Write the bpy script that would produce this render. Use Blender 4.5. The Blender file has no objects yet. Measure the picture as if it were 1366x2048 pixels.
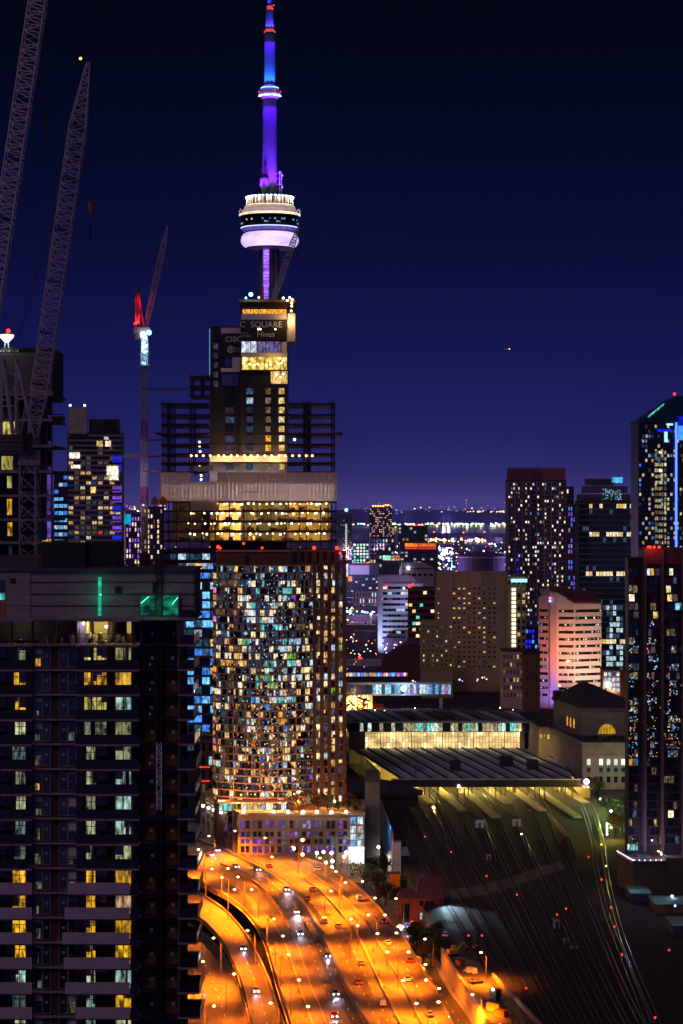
import bpy, math, random
from mathutils import Vector, Matrix
# ---------------------------------------------------------------- camera, sky, key light, exposure
F, HZ, CX, CH = 4760.0, 1014.0, 683.0, 140.0      # focal length (photo px), horizon row, centre column, eye height (m)
scene = bpy.context.scene
C = scene.collection
cam_data = bpy.data.cameras.new('camera'); cam = bpy.data.objects.new('camera', cam_data); C.objects.link(cam)
cam.location = (0, 0, CH); cam.rotation_euler = (math.radians(90), 0, 0)
cam_data.sensor_fit = 'VERTICAL'; cam_data.sensor_height = 36.0; cam_data.lens = F / 2048 * 36.0
cam_data.shift_y = -10 / 2048; cam_data.clip_start = 1.0; cam_data.clip_end = 90000
scene.camera = cam
def lin(c):
    return tuple((v / 12.92 if v <= 0.04045 else ((v + 0.055) / 1.055) ** 2.4) for v in c)
def s255(r, g, b): return lin((r / 255, g / 255, b / 255))
world = bpy.data.worlds.new('World'); scene.world = world; world.use_nodes = True
wn, wl = world.node_tree.nodes, world.node_tree.links; wn.clear()
w_out = wn.new('ShaderNodeOutputWorld'); w_add = wn.new('ShaderNodeAddShader')
bg_a, bg_b = wn.new('ShaderNodeBackground'), wn.new('ShaderNodeBackground')
sky = wn.new('ShaderNodeTexSky'); sky.sky_type = 'NISHITA'; sky.sun_disc = False
sky.sun_elevation = math.radians(-9); sky.sun_rotation = math.radians(20); bg_a.inputs[1].default_value = 0.05
wl.new(sky.outputs[0], bg_a.inputs[0])
tc = wn.new('ShaderNodeTexCoord'); sep = wn.new('ShaderNodeSeparateXYZ'); mr = wn.new('ShaderNodeMapRange'); ramp = wn.new('ShaderNodeValToRGB')
wl.new(tc.outputs['Generated'], sep.inputs[0]); wl.new(sep.outputs[2], mr.inputs[0])
mr.inputs[1].default_value = -0.01; mr.inputs[2].default_value = 0.24
wl.new(mr.outputs[0], ramp.inputs[0]); wl.new(ramp.outputs[0], bg_b.inputs[0]); bg_b.inputs[1].default_value = 1.0
stops = [(-.01, (72, 64, 130)), (.003, (70, 64, 130)), (.015, (44, 44, 114)), (.03, (27, 32, 100)), (.066, (13, 18, 75)), (.108, (7, 11, 52)),
         (.15, (2, 8, 36)), (.19, (0, 5, 20)), (.23, (0, 3, 12))]
cr = ramp.color_ramp
for i, (z, c) in enumerate(stops):
    p = (z + .01) / .25
    e = cr.elements[i] if i < 2 else cr.elements.new(p)
    e.position = p; e.color = (*s255(*c), 1)
wl.new(bg_a.outputs[0], w_add.inputs[0]); wl.new(bg_b.outputs[0], w_add.inputs[1]); wl.new(w_add.outputs[0], w_out.inputs[0])
sun_data = bpy.data.lights.new('moonlight', 'SUN'); sun_data.energy = 0.36; sun_data.angle = math.radians(25); sun_data.color = (1.0, 0.66, 0.80)
sun = bpy.data.objects.new('moonlight', sun_data); C.objects.link(sun)
sun.rotation_euler = Vector((0.32, 0.62, -0.75)).to_track_quat('-Z', 'Y').to_euler()
scene.view_settings.view_transform = 'Standard'; scene.view_settings.look = 'None'
scene.view_settings.exposure = 0.0; scene.view_settings.gamma = 1.0; scene.view_settings.use_curve_mapping = False
scene.render.engine = 'CYCLES'
cy = scene.cycles
cy.max_bounces = 3; cy.diffuse_bounces = 1; cy.glossy_bounces = 2; cy.transmission_bounces = 2; cy.transparent_max_bounces = 8
cy.caustics_reflective = False; cy.caustics_refractive = False; cy.use_denoising = True; cy.sample_clamp_indirect = 4.0; cy.use_adaptive_sampling = True; cy.adaptive_threshold = 0.02
scene.render.film_transparent = False

# ---------------------------------------------------------------- helpers
rng = random.Random(7)
def P(x, y, D): return Vector(((x - CX) * D / F, D, CH - (y - HZ) * D / F))       # photo pixel + distance -> place
def G(x, y, z=0.0):                                                              # photo pixel on a level plane
    D = (CH - z) * F / (y - HZ); return Vector(((x - CX) * D / F, D, z))
def ground_D(y, z=0.0): return (CH - z) * F / (y - HZ)

M = {}
def mat(name, col, rough=0.8, var=0.25, scale=0.4, bump=0.0, metal=0.0, spec=0.3, stretch=(1, 1, 1)):
    """plain paint / stone / metal with procedural blotches in world space"""
    m = bpy.data.materials.new(name); m.use_nodes = True; n, l = m.node_tree.nodes, m.node_tree.links
    b = n['Principled BSDF']; b.inputs['Roughness'].default_value = rough; b.inputs['Metallic'].default_value = metal
    b.inputs['Specular IOR Level'].default_value = spec
    geo = n.new('ShaderNodeNewGeometry'); mp = n.new('ShaderNodeMapping'); mp.inputs['Scale'].default_value = tuple(scale * s for s in stretch)
    nz = n.new('ShaderNodeTexNoise'); nz.inputs['Scale'].default_value = 1.0; nz.inputs['Detail'].default_value = 5; nz.inputs['Roughness'].default_value = 0.65
    l.new(geo.outputs['Position'], mp.inputs[0]); l.new(mp.outputs[0], nz.inputs['Vector'])
    r = n.new('ShaderNodeValToRGB'); l.new(nz.outputs['Fac'], r.inputs[0])
    r.color_ramp.elements[0].position = .3; r.color_ramp.elements[1].position = .7
    r.color_ramp.elements[0].color = (*[c * (1 - var) for c in col], 1); r.color_ramp.elements[1].color = (*[min(1, c * (1 + var)) for c in col], 1)
    l.new(r.outputs[0], b.inputs['Base Color'])
    if bump:
        bp = n.new('ShaderNodeBump'); bp.inputs['Strength'].default_value = bump; bp.inputs['Distance'].default_value = .1
        l.new(nz.outputs['Fac'], bp.inputs['Height']); l.new(bp.outputs[0], b.inputs['Normal'])
    M[name] = m; return m
def glow(name, col, strength=1.0, detail=0.0, scale=(1.3, 1.3, .55), mis=False, rand=True):
    """things that give off light: lamps, lit rooms behind glass (detail = how uneven the room is)"""
    m = bpy.data.materials.new(name); m.use_nodes = True; n, l = m.node_tree.nodes, m.node_tree.links; n.clear()
    out = n.new('ShaderNodeOutputMaterial'); em = n.new('ShaderNodeEmission'); em.inputs[0].default_value = (*col, 1)
    em.inputs[1].default_value = strength
    if detail:
        geo = n.new('ShaderNodeNewGeometry'); mp = n.new('ShaderNodeMapping'); mp.inputs['Scale'].default_value = scale
        nz = n.new('ShaderNodeTexNoise'); nz.inputs['Scale'].default_value = 1.0; nz.inputs['Detail'].default_value = 3
        oi = n.new('ShaderNodeObjectInfo'); mm = n.new('ShaderNodeMapRange'); mo = n.new('ShaderNodeMapRange'); mul = n.new('ShaderNodeMath'); mul.operation = 'MULTIPLY'
        l.new(geo.outputs['Position'], mp.inputs[0]); l.new(mp.outputs[0], nz.inputs['Vector']); l.new(nz.outputs['Fac'], mm.inputs[0])
        mm.inputs[1].default_value = .36; mm.inputs[2].default_value = .66
        mm.inputs[3].default_value = strength * (1 - detail); mm.inputs[4].default_value = strength * (1 + detail * 1.2)
        l.new(oi.outputs['Random'], mo.inputs[0]); mo.inputs[3].default_value = .45 if rand else 1.0; mo.inputs[4].default_value = 1.35 if rand else 1.0
        l.new(mm.outputs[0], mul.inputs[0]); l.new(mo.outputs[0], mul.inputs[1]); l.new(mul.outputs[0], em.inputs[1])
        # the pane in front of the room still mirrors the street
        gl = n.new('ShaderNodeBsdfGlossy'); gl.inputs[0].default_value = (.05, .05, .06, 1); gl.inputs['Roughness'].default_value = .08
        ad = n.new('ShaderNodeAddShader'); l.new(em.outputs[0], ad.inputs[0]); l.new(gl.outputs[0], ad.inputs[1]); l.new(ad.outputs[0], out.inputs[0])
    else:
        l.new(em.outputs[0], out.inputs[0])
    m.cycles.emission_sampling = 'AUTO' if mis else 'NONE'
    M[name] = m; return m
def glass(name, col, rough=.06, var=.5):
    m = mat(name, col, rough, var, .35, 0, 0, .6); return m

class MB:
    """collects shapes, builds ONE mesh object"""
    def __init__(s): s.v, s.f, s.m = [], [], []
    def add(s, vs, fs, mi=0):
        o = len(s.v); s.v += [tuple(v) for v in vs]; s.f += [tuple(o + i for i in f) for f in fs]; s.m += [mi] * len(fs); return s
    def box(s, x0, x1, y0, y1, z0, z1, mi=0):
        return s.add([(x0, y0, z0), (x1, y0, z0), (x1, y1, z0), (x0, y1, z0), (x0, y0, z1), (x1, y0, z1), (x1, y1, z1), (x0, y1, z1)],
                     [(0, 3, 2, 1), (4, 5, 6, 7), (0, 1, 5, 4), (1, 2, 6, 5), (2, 3, 7, 6), (3, 0, 4, 7)], mi)
    def obox(s, c, u, w, d, h, mi=0):
        """box centred at c: width w along plan direction u, depth d across, height h"""
        u = Vector((u[0], u[1], 0)).normalized(); n = Vector((-u.y, u.x, 0)); c = Vector(c); vs = []
        for dz in (-h / 2, h / 2):
            for a, b in ((-1, -1), (1, -1), (1, 1), (-1, 1)): vs.append(c + u * (a * w / 2) + n * (b * d / 2) + Vector((0, 0, dz)))
        return s.add(vs, [(0, 3, 2, 1), (4, 5, 6, 7), (0, 1, 5, 4), (1, 2, 6, 5), (2, 3, 7, 6), (3, 0, 4, 7)], mi)
    def bar(s, p, q, w, mi=0, w2=None):
        p, q = Vector(p), Vector(q); d = (q - p).normalized(); up = Vector((0, 0, 1)) if abs(d.z) < .9 else Vector((0, 1, 0))
        a = d.cross(up).normalized(); b = d.cross(a); w2 = w if w2 is None else w2; vs = []
        for pt, ww in ((p, w), (q, w2)):
            for i, j in ((-1, -1), (1, -1), (1, 1), (-1, 1)): vs.append(pt + a * (i * ww / 2) + b * (j * ww / 2))
        return s.add(vs, [(0, 3, 2, 1), (4, 5, 6, 7), (0, 1, 5, 4), (1, 2, 6, 5), (2, 3, 7, 6), (3, 0, 4, 7)], mi)
    def tube(s, pts, r, n=6, mi=0):
        pts = [Vector(p) for p in pts]; vs, fs = [], []
        rs = r if isinstance(r, (list, tuple)) else [r] * len(pts)
        for i, p in enumerate(pts):
            d = (pts[min(i + 1, len(pts) - 1)] - pts[max(i - 1, 0)]).normalized(); up = Vector((0, 0, 1)) if abs(d.z) < .9 else Vector((0, 1, 0))
            a = d.cross(up).normalized(); b = d.cross(a)
            for k in range(n): t = 2 * math.pi * k / n; vs.append(p + (a * math.cos(t) + b * math.sin(t)) * rs[i])
        for i in range(len(pts) - 1):
            for k in range(n): fs.append((i * n + k, i * n + (k + 1) % n, (i + 1) * n + (k + 1) % n, (i + 1) * n + k))
        fs += [tuple(range(n)), tuple((len(pts) - 1) * n + k for k in range(n))]
        return s.add(vs, fs, mi)
    def lathe(s, prof, n=32, c=(0, 0), mi=0, cap=True):
        vs, fs = [], []
        for r, z in prof:
            for k in range(n): t = 2 * math.pi * k / n; vs.append((c[0] + r * math.cos(t), c[1] + r * math.sin(t), z))
        for i in range(len(prof) - 1):
            for k in range(n): fs.append((i * n + k, i * n + (k + 1) % n, (i + 1) * n + (k + 1) % n, (i + 1) * n + k))
        if cap: fs += [tuple(range(n))[::-1], tuple((len(prof) - 1) * n + k for k in range(n))]
        return s.add(vs, fs, mi)
    def prism(s, poly, z0, z1, mi=0):
        n = len(poly); vs = [(p[0], p[1], z0) for p in poly] + [(p[0], p[1], z1) for p in poly]
        return s.add(vs, [tuple(range(n))[::-1], tuple(range(n, 2 * n))] + [(i, (i + 1) % n, n + (i + 1) % n, n + i) for i in range(n)], mi)
    def ball(s, c, r, mi=0, sz=1.0, n=8, k=5):
        prof = [(r * math.sin(math.pi * i / k) + 1e-4, c[2] - r * sz * math.cos(math.pi * i / k)) for i in range(k + 1)]
        return s.lathe(prof, n, (c[0], c[1]), mi)
    def octa(s, c, r, mi=0):
        x, y, z = c
        return s.add([(x + r, y, z), (x - r, y, z), (x, y + r, z), (x, y - r, z), (x, y, z + r), (x, y, z - r)],
                     [(0, 2, 4), (2, 1, 4), (1, 3, 4), (3, 0, 4), (2, 0, 5), (1, 2, 5), (3, 1, 5), (0, 3, 5)], mi)
    def ribbon(s, A, B, thick=0.0, mi=0):
        """surface between two edge lines (same number of points); thick > 0 makes it a solid slab"""
        n = len(A); vs = [tuple(p) for p in A] + [tuple(p) for p in B]; fs = [(i, i + 1, n + i + 1, n + i) for i in range(n - 1)]
        if thick:
            vs += [(p[0], p[1], p[2] - thick) for p in A] + [(p[0], p[1], p[2] - thick) for p in B]
            fs += [(2 * n + i, 3 * n + i, 3 * n + i + 1, 2 * n + i + 1) for i in range(n - 1)]
            fs += [(i, 2 * n + i, 2 * n + i + 1, i + 1) for i in range(n - 1)] + [(n + i, n + i + 1, 3 * n + i + 1, 3 * n + i) for i in range(n - 1)]
            fs += [(0, n, 3 * n, 2 * n), (n - 1, 3 * n - 1, 4 * n - 1, 2 * n - 1)]
        return s.add(vs, fs, mi)
    def build(s, name, m, parent=None, loc=None, smooth=False, kind=None):
        me = bpy.data.meshes.new(name); me.from_pydata(s.v, [], s.f)
        for x in (m if isinstance(m, (list, tuple)) else [m]): me.materials.append(M[x] if isinstance(x, str) else x)
        if any(s.m): me.polygons.foreach_set('material_index', s.m)
        if smooth: me.polygons.foreach_set('use_smooth', [True] * len(s.f))
        me.update(); o = bpy.data.objects.new(name, me); C.objects.link(o)
        if parent: o.parent = parent
        if loc is not None: o.location = loc
        if kind: o['kind'] = kind
        return o
def tag(o, label, cat, group=None, kind=None):
    o['label'] = label; o['category'] = cat
    if group: o['group'] = group
    if kind: o['kind'] = kind
    return o
def thing(name, label, cat, loc=(0, 0, 0), rz=0.0, group=None):
    o = bpy.data.objects.new(name, None); C.objects.link(o); o.location = loc; o.rotation_euler = (0, 0, rz); o.empty_display_size = .5
    return tag(o, label, cat, group)
def struct(o): o['kind'] = 'structure'; return o
def copy_tree(o, parent=None):
    c = o.copy(); C.objects.link(c); c.parent = parent
    for ch in list(o.children): copy_tree(ch, c)
    return c
_unit = {}
def ub(name, m, parent, c, size, rz=0.0):
    """one box-shaped piece; alike pieces share their mesh"""
    if m not in _unit:
        b = MB().box(-.5, .5, -.5, .5, -.5, .5); me = bpy.data.meshes.new(name); me.from_pydata(b.v, [], b.f); me.materials.append(M[m]); _unit[m] = me
    o = bpy.data.objects.new(name, _unit[m]); C.objects.link(o); o.parent = parent; o.location = c; o.scale = size; o.rotation_euler = (0, 0, rz); return o
_balls = {}
def bulb(name, m, parent, c, r, sz=1.0):
    if m not in _balls:
        b = MB().ball((0, 0, 0), 1.0, n=10, k=6); me = bpy.data.meshes.new(name); me.from_pydata(b.v, [], b.f); me.materials.append(M[m]); _balls[m] = me
    o = bpy.data.objects.new(name, _balls[m]); C.objects.link(o); o.parent = parent; o.location = c; o.scale = (r, r, r * sz); return o
_lights = {}
def point(parent, c, col, watt, r=.3):
    key = ('P', col, watt, r)
    if key not in _lights:
        d = bpy.data.lights.new('bulb_light', 'POINT'); d.color = col; d.energy = watt; d.shadow_soft_size = .06; _lights[key] = d
    o = bpy.data.objects.new('bulb_light', _lights[key]); C.objects.link(o); o.parent = parent; o.location = c; return o
def spot(parent, c, target, col, watt, deg=60, blend=.6, r=.3):
    key = ('S', col, watt, deg, blend, r)
    if key not in _lights:
        d = bpy.data.lights.new('flood_light', 'SPOT'); d.color = col; d.energy = watt; d.shadow_soft_size = .06; d.spot_size = math.radians(deg); d.spot_blend = blend; _lights[key] = d
    o = bpy.data.objects.new('flood_light', _lights[key]); C.objects.link(o); o.parent = parent; o.location = c
    o.rotation_euler = (Vector(target) - Vector(c)).to_track_quat('-Z', 'Y').to_euler(); return o
def text_mesh(name, s, size, m, parent, c, align='CENTER', depth=.05, rz=0.0):
    cu = bpy.data.curves.new(name, 'FONT'); cu.body = s; cu.size = size; cu.align_x = align; cu.align_y = 'CENTER'; cu.extrude = depth
    t = bpy.data.objects.new(name, cu); C.objects.link(t)
    me = bpy.data.meshes.new_from_object(t.evaluated_get(bpy.context.evaluated_depsgraph_get())); bpy.data.objects.remove(t)
    me.materials.clear(); me.materials.append(M[m]); o = bpy.data.objects.new(name, me); C.objects.link(o)
    o.parent = parent; o.location = c; o.rotation_euler = (math.radians(90), 0, rz); return o
def pick(r, table):
    t = r.random() * sum(w for _, w in table)
    for k, w in table:
        t -= w
        if t <= 0: return k
    return table[-1][0]

ORD = ['first', 'second', 'third', 'fourth', 'fifth', 'sixth', 'seventh', 'eighth', 'ninth', 'tenth', 'eleventh', 'twelfth', 'thirteenth',
       'fourteenth', 'fifteenth', 'sixteenth', 'seventeenth', 'eighteenth', 'nineteenth', 'twentieth', 'twenty-first', 'twenty-second', 'twenty-third', 'twenty-fourth']

def facade(root, a, b, z0, z1, nb, nf, table, r, wall='', pier=.5, span=.8, pier_m=None, span_m=None, pd=.3, sd=.22, singles=0, dark='glass_dark',
           joined=None, name='window', every_pier=1, cols=None, fins_single=False):
    """one face of a building from plan point a to b: recessed panes, proud piers and floor bands.
    singles = how many lit panes become parts of their own; the rest go to the joined mesh"""
    a, b = Vector((a[0], a[1], 0)), Vector((b[0], b[1], 0)); L = (b - a).length; u = (b - a) / L; n = Vector((u.y, -u.x, 0)); rz = math.atan2(u.y, u.x)
    bw, fh = L / nb, (z1 - z0) / nf
    own = joined is None
    if own: joined = (MB(), [])
    J, mats = joined
    def mi(k):
        if k not in mats: mats.append(k)
        return mats.index(k)
    made = 0
    for i in range(nf):
        zc = z0 + (i + .5) * fh
        for j in range(nb):
            k = (cols(i, j, nf, nb) if cols else None) or pick(r, table)
            if k == 'none': continue
            k = dark if k == 'dark' else k
            c = a + u * ((j + .5) * bw) + n * .02; c.z = zc
            if k != dark and made < singles:
                ub(name, k, root, c, (bw - pier, .06, fh - span), rz); made += 1
            else:
                J.obox(c, u, bw - pier, .06, fh - span, mi(k))
    if own and J.v: J.build('window_pane', mats, root, kind='stuff')
    if pier_m:
        if fins_single:
            for j in range(0, nb + 1, every_pier):
                c = a + u * (j * bw) + n * (pd / 2); c.z = (z0 + z1) / 2; ub('pier', pier_m, root, c, (pier, pd, z1 - z0), rz)
        else:
            q = MB()
            for j in range(0, nb + 1, every_pier):
                c = a + u * (j * bw) + n * (pd / 2); c.z = (z0 + z1) / 2; q.obox(c, u, pier, pd, z1 - z0)
            q.build('pier', pier_m, root, kind='stuff')
    if span_m:
        if fins_single:
            for i in range(nf + 1):
                c = a + u * (L / 2) + n * (sd / 2); c.z = z0 + i * fh; ub('spandrel', span_m, root, c, (L, sd, span), rz)
        else:
            q = MB()
            for i in range(nf + 1):
                c = a + u * (L / 2) + n * (sd / 2); c.z = z0 + i * fh; q.obox(c, u, L, sd, span)
            q.build('spandrel', span_m, root, kind='stuff')
    return made

def leafy_tree(name, label, base, h, rad, leaf_m, trunk_m='bark', n=420, squash=1.0, seed=1, group=None, leaf=.55, trunk_h=.35):
    r = random.Random(seed); t = thing(name, label, 'tree', base, r.random() * 6.28, group)
    q = MB(); th = h * trunk_h; q.tube([(0, 0, 0), (.1, 0, th * .5), (0, .1, th), (.1, .1, h * .7)], [rad * .09, rad * .075, rad * .06, rad * .02], 7)
    clumps = []
    for i in range(9):
        an = r.random() * 6.28; rr = rad * (.25 + .5 * r.random()); zz = th + (h - th) * (.15 + .65 * r.random())
        c = Vector((rr * math.cos(an), rr * math.sin(an), zz)); clumps.append((c, rad * (.32 + .25 * r.random()))); q.tube([(0, .05, th * .95), c * .6 + Vector((0, 0, zz * .35)), c], [rad * .04, rad * .025, rad * .01], 5)
    clumps.append((Vector((0, 0, h * .8)), rad * .5))
    q.build('trunk', trunk_m, t)
    k = MB()
    for i in range(n):
        c, cr_ = r.choice(clumps); d = Vector((r.gauss(0, 1), r.gauss(0, 1), r.gauss(0, 1))).normalized() * cr_ * (r.random() ** .4); d.z *= .8 * squash
        p = c + d; nn = (d.normalized() + Vector((r.gauss(0, .6), r.gauss(0, .6), r.gauss(0, .6)))).normalized(); a = nn.orthogonal().normalized(); b = nn.cross(a); s_ = leaf * (.6 + .8 * r.random())
        k.add([p - a * s_ * .5, p + b * s_ * .35, p + a * s_ * .5, p - b * s_ * .35], [(0, 1, 2, 3)], r.randrange(2))
    k.build('crown', [leaf_m, leaf_m + '_dark'], t)
    return t

# ---------------------------------------------------------------- materials
glow('w_warm', (1.0, .62, .20), .85, .75); glow('w_amber', (1.0, .44, .04), .75, .75); glow('w_cream', (1.0, .80, .48), 1.05, .7)
glow('w_white', (1.0, .90, .74), 1.05, .65); glow('w_cool', (.55, .80, 1.0), .8, .7); glow('w_teal', (.12, .75, .70), .75, .7); glow('w_blue', (.06, .28, 1.0), .9, .7)
glow('w_violet', (.28, .10, 1.0), .8, .6); glow('w_green', (.35, .80, .08), .6, .8); glow('w_dim', (.55, .36, .16), .22, .8); glow('w_dimblue', (.12, .25, .45), .25, .8)
glow('w_red', (1, .06, .03), .9, .5); glow('w_pink', (.9, .35, .75), .6, .7); glow('w_orange', (1.0, .30, .03), .9, .7); glow('w_sky', (.15, .5, 1.0), 1.1, .7)
glow('w_olive', (.62, .58, .22), .55, .8); glow('w_frost', (.70, .92, .80), .75, .7)
glow('w_violetdim', (.16, .09, .55), .4, .8); glow('shop_light', (.86, .93, 1.0), 2.2)
glow('w_frostwhite', (.72, .78, 1.0), .95, .6); glow('w_lilac', (.38, .30, .75), .45, .7); glow('w_lilacdim', (.30, .25, .42), .12, .6); glow('w_amberbright', (1, .62, .12), 1.1, .7, (.8, .8, .5)); glow('lamp_sky', (.2, .45, 1), .8)
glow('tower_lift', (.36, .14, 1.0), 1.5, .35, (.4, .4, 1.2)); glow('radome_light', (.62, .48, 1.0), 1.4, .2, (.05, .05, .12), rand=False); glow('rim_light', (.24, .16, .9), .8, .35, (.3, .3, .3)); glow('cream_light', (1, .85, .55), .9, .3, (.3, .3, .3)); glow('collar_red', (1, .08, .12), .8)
glow('room_amber', (1.0, .50, .02), .62, .85, (2.6, 2.6, .9)); glow('room_yellow', (.85, .72, .16), .55, .85, (2.6, 2.6, .9)); glow('room_pale', (.62, .66, .34), .42, .9, (2.6, 2.6, .9)); glow('room_mint', (.42, .68, .55), .5, .9, (2.6, 2.6, .9))
glow('room_mintdim', (.32, .50, .42), .16, .95, (2.6, 2.6, .9)); glow('room_dimgreen', (.40, .42, .14), .3, .9, (2.6, 2.6, .9)); glow('room_bluegold', (.9, .50, .04), .6, .8, (2.6, 2.6, .9)); glow('room_cream', (1, .62, .30), .6, .9, (2.6, 2.6, .9)); glow('slot_green', (.02, .85, .45), .55, .5, (1, 1, 1)); glow('green_room', (.01, .50, .26), .22, .8, (.8, .8, 1.2)); glow('lamp_palegreen', (.82, 1, .62), 1.6)
glow('w_bluedeep', (.01, .02, .95), .75, .5); glow('w_bluebright', (.05, .25, 1.0), 1.6, .3); glow('billboard_cyan', (.01, .50, .85), .9, .4, (.3, .3, .3)); glow('w_pinkwarm', (1, .55, .38), .9, .6); glow('w_orangered', (1, .20, .02), 1.3, .5, (.4, .4, .4)); glow('w_greenbright', (.05, 1, .2), .9, .4); glow('lamp_icy', (.45, .65, 1.0), 6)
glow('sign_cyan', (.35, .80, 1.0), 1.6); glow('sign_cyan2', (.10, .60, 1.0), 1.0, .5); glow('w_creambright', (1, .86, .58), 1.8); glow('w_creamdim', (.9, .75, .42), .5, .7); glow('w_magenta', (.9, .08, .6), .8, .5); glow('lamp_sky2', (.2, .55, 1), 3)
glow('concourse', (1.0, .70, .27), .95, .45, (.14, .14, .22), rand=False); glow('concourse_bright', (1.0, .82, .45), 1.25, .45, (.14, .14, .22), rand=False); glow('concourse_dim', (1.0, .66, .24), .8, .45, (.14, .14, .22), rand=False); glow('w_faint', (.42, .30, .26), .11, .8); glow('w_faintblue', (.22, .30, .40), .10, .8); glow('lamp_yellow', (1, .82, .30), 4); glow('lamp_violetwhite', (.85, .6, 1), 6); glow('room_amberbright', (1, .55, .03), 1.0, .35); glow('w_whitebright', (.92, 1, .88), 1.6, .15); glow('lamp_lilac', (.7, .6, 1), 5); glow('w_tealdim', (.05, .5, .5), .4, .6)
glow('w_warmbright', (1, .66, .16), 1.5, .6); glow('rim_strip_light', (.45, .55, 1.0), 2.4); glow('lamp_headlight', (.92, .90, 1.0), 10); glow('lamp_white', (.95, .97, 1.0), 9); glow('lamp_sodium', (1.0, .62, .22), 12); glow('lamp_red', (1, .03, .015), 3.6); glow('lamp_cyan', (.15, .75, 1.0), 8); glow('lamp_warm', (1, .75, .38), 7)
glow('lamp_green', (.1, 1, .55), 3); glow('lamp_violet', (.45, .25, 1), 5); glow('lamp_blue', (.05, .12, 1), 4); glow('lamp_amber', (1, .5, .05), 6); glow('lamp_pale', (.8, 1, .9), 6)
glow('lamp_magenta', (1, .1, .5), 4); glow('far_warm', (1, .6, .2), 4.18); glow('far_white', (1, .9, .75), 4.18); glow('far_green', (.35, 1, .45), 3.42); glow('far_teal', (.2, .95, .9), 3.80)
glow('far_red', (1, .15, .08), 3.42); glow('far_pink', (.85, .42, .55), 1.19); glow('far_blue', (.25, .5, 1), 3.04); glow('far_dim', (.75, .45, .35), 0.94)
glass('glass_brown', (.05, .03, .03), .2); glass('glass_dark', (.012, .014, .022)); glass('glass_teal', (.015, .05, .055)); glass('glass_blue', (.015, .03, .10)); glass('glass_maroon', (.05, .016, .022), .25)
mat('concrete', (.30, .26, .26), .85, .22, .25, .3); mat('concrete_dark', (.11, .095, .10), .85, .3, .3, .2); mat('concrete_pale', (.42, .36, .37), .85, .15, .2, .2)
mat('slab_edge', (.30, .22, .24), .8, .25, .8); mat('brick_brown', (.17, .085, .06), .85, .25, .7, .2); mat('brick_red', (.20, .06, .04), .85, .3, .8, .2)
mat('stone', (.34, .28, .22), .85, .2, .25, .25); mat('stone_dark', (.17, .14, .12), .85, .2, .25, .2); mat('tan', (.38, .32, .19), .85, .12, .12); mat('white_paint', (.72, .68, .72), .6, .08, .3)
mat('lilac_panel', (.46, .36, .46), .6, .12, .4); mat('steel_dark', (.05, .025, .028), .6, .4, .5, 0, .3); mat('steel_pale', (.42, .36, .40), .5, .2, .8, 0, .3); mat('steel_red', (.34, .04, .035), .5, .2, .8)
mat('wrap', (.55, .42, .42), .7, .10, .15, .2, stretch=(3, 3, .3)); _m = mat('wrap_sheet', (.66, .57, .55), .8, .12, .15, .2, stretch=(3, 3, .3)); _n = _m.node_tree.nodes; _tr = _n.new('ShaderNodeBsdfTranslucent'); _tr.inputs[0].default_value = (.80, .68, .64, 1); _mx = _n.new('ShaderNodeMixShader'); _mx.inputs[0].default_value = .5
_m.node_tree.links.new(_n['Principled BSDF'].outputs[0], _mx.inputs[1]); _m.node_tree.links.new(_tr.outputs[0], _mx.inputs[2]); _m.node_tree.links.new(_mx.outputs[0], _n['Material Output'].inputs[0])
mat('hoarding', (.58, .48, .50), .7, .12, .2); mat('sign_black', (.02, .018, .024), .6, .2, .4); mat('sign_letter', (.62, .55, .58), .6, .05, .5)
mat('roof_dark', (.05, .045, .05), .9, .3, .15, .2); mat('roof_maroon', (.15, .045, .06), .85, .2, .2); mat('roof_slate', (.40, .47, .62), .7, .35, .12, .2, stretch=(1, .3, 1)); mat('asphalt', (.085, .075, .07), .8, .30, .12, .15)
mat('deck', (.17, .15, .13), .7, .5, .12, .15, stretch=(1.6, .35, 1)); mat('parapet', (.26, .22, .20), .8, .2, .3); mat('paint_white', (.7, .68, .62), .6, .15, 1.5); mat('paint_yellow', (.68, .42, .06), .6, .15, 1.5)
mat('ballast', (.024, .017, .018), .95, .5, .25, .5, stretch=(2.0, .25, 1)); mat('rail_steel', (.55, .48, .44), .22, .2, .3, 0, .9); mat('sleeper', (.03, .022, .021), .9, .3, 1); mat('earth', (.022, .020, .026), .95, .5, .02, .2)
mat('leaf_green', (.045, .085, .02), .7, .5, .6); mat('leaf_green_dark', (.02, .04, .012), .7, .5, .6); mat('leaf_brown', (.10, .06, .015), .7, .5, .6); mat('leaf_brown_dark', (.05, .03, .01), .7, .5, .6); mat('bark', (.06, .04, .03), .9, .3, 2)
mat('ochre', (.34, .18, .045), .8, .35, .6, .2); mat('door_navy', (.02, .022, .05), .5, .3, .6); mat('paper', (.75, .75, .85), .6, .05, 1); mat('wood', (.30, .16, .06), .8, .3, 1); mat('rail_glass', (.02, .02, .028), .12, .3, .6)
mat('car_white', (.7, .7, .72), .3, .05, .5, 0, 0, .6); mat('car_silver', (.35, .35, .37), .3, .05, .5, 0, .5, .6); mat('car_dark', (.03, .03, .04), .3, .05, .5, 0, 0, .6); mat('car_red', (.3, .03, .02), .3, .05, .5, 0, 0, .6); mat('rubber', (.02, .02, .02), .9, .1, 1)
mat('tower_concrete', (.13, .12, .14), .75, .12, .10, .2, stretch=(1, 1, .25)); mat('tower_white', (.75, .75, .75), .6, .05, .2); mat('screen_green', (.02, .035, .03), .8, .3, .2); mat('container_yellow', (.55, .36, .05), .6, .2, 1); mat('container_blue', (.04, .05, .30), .6, .2, 1)
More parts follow.
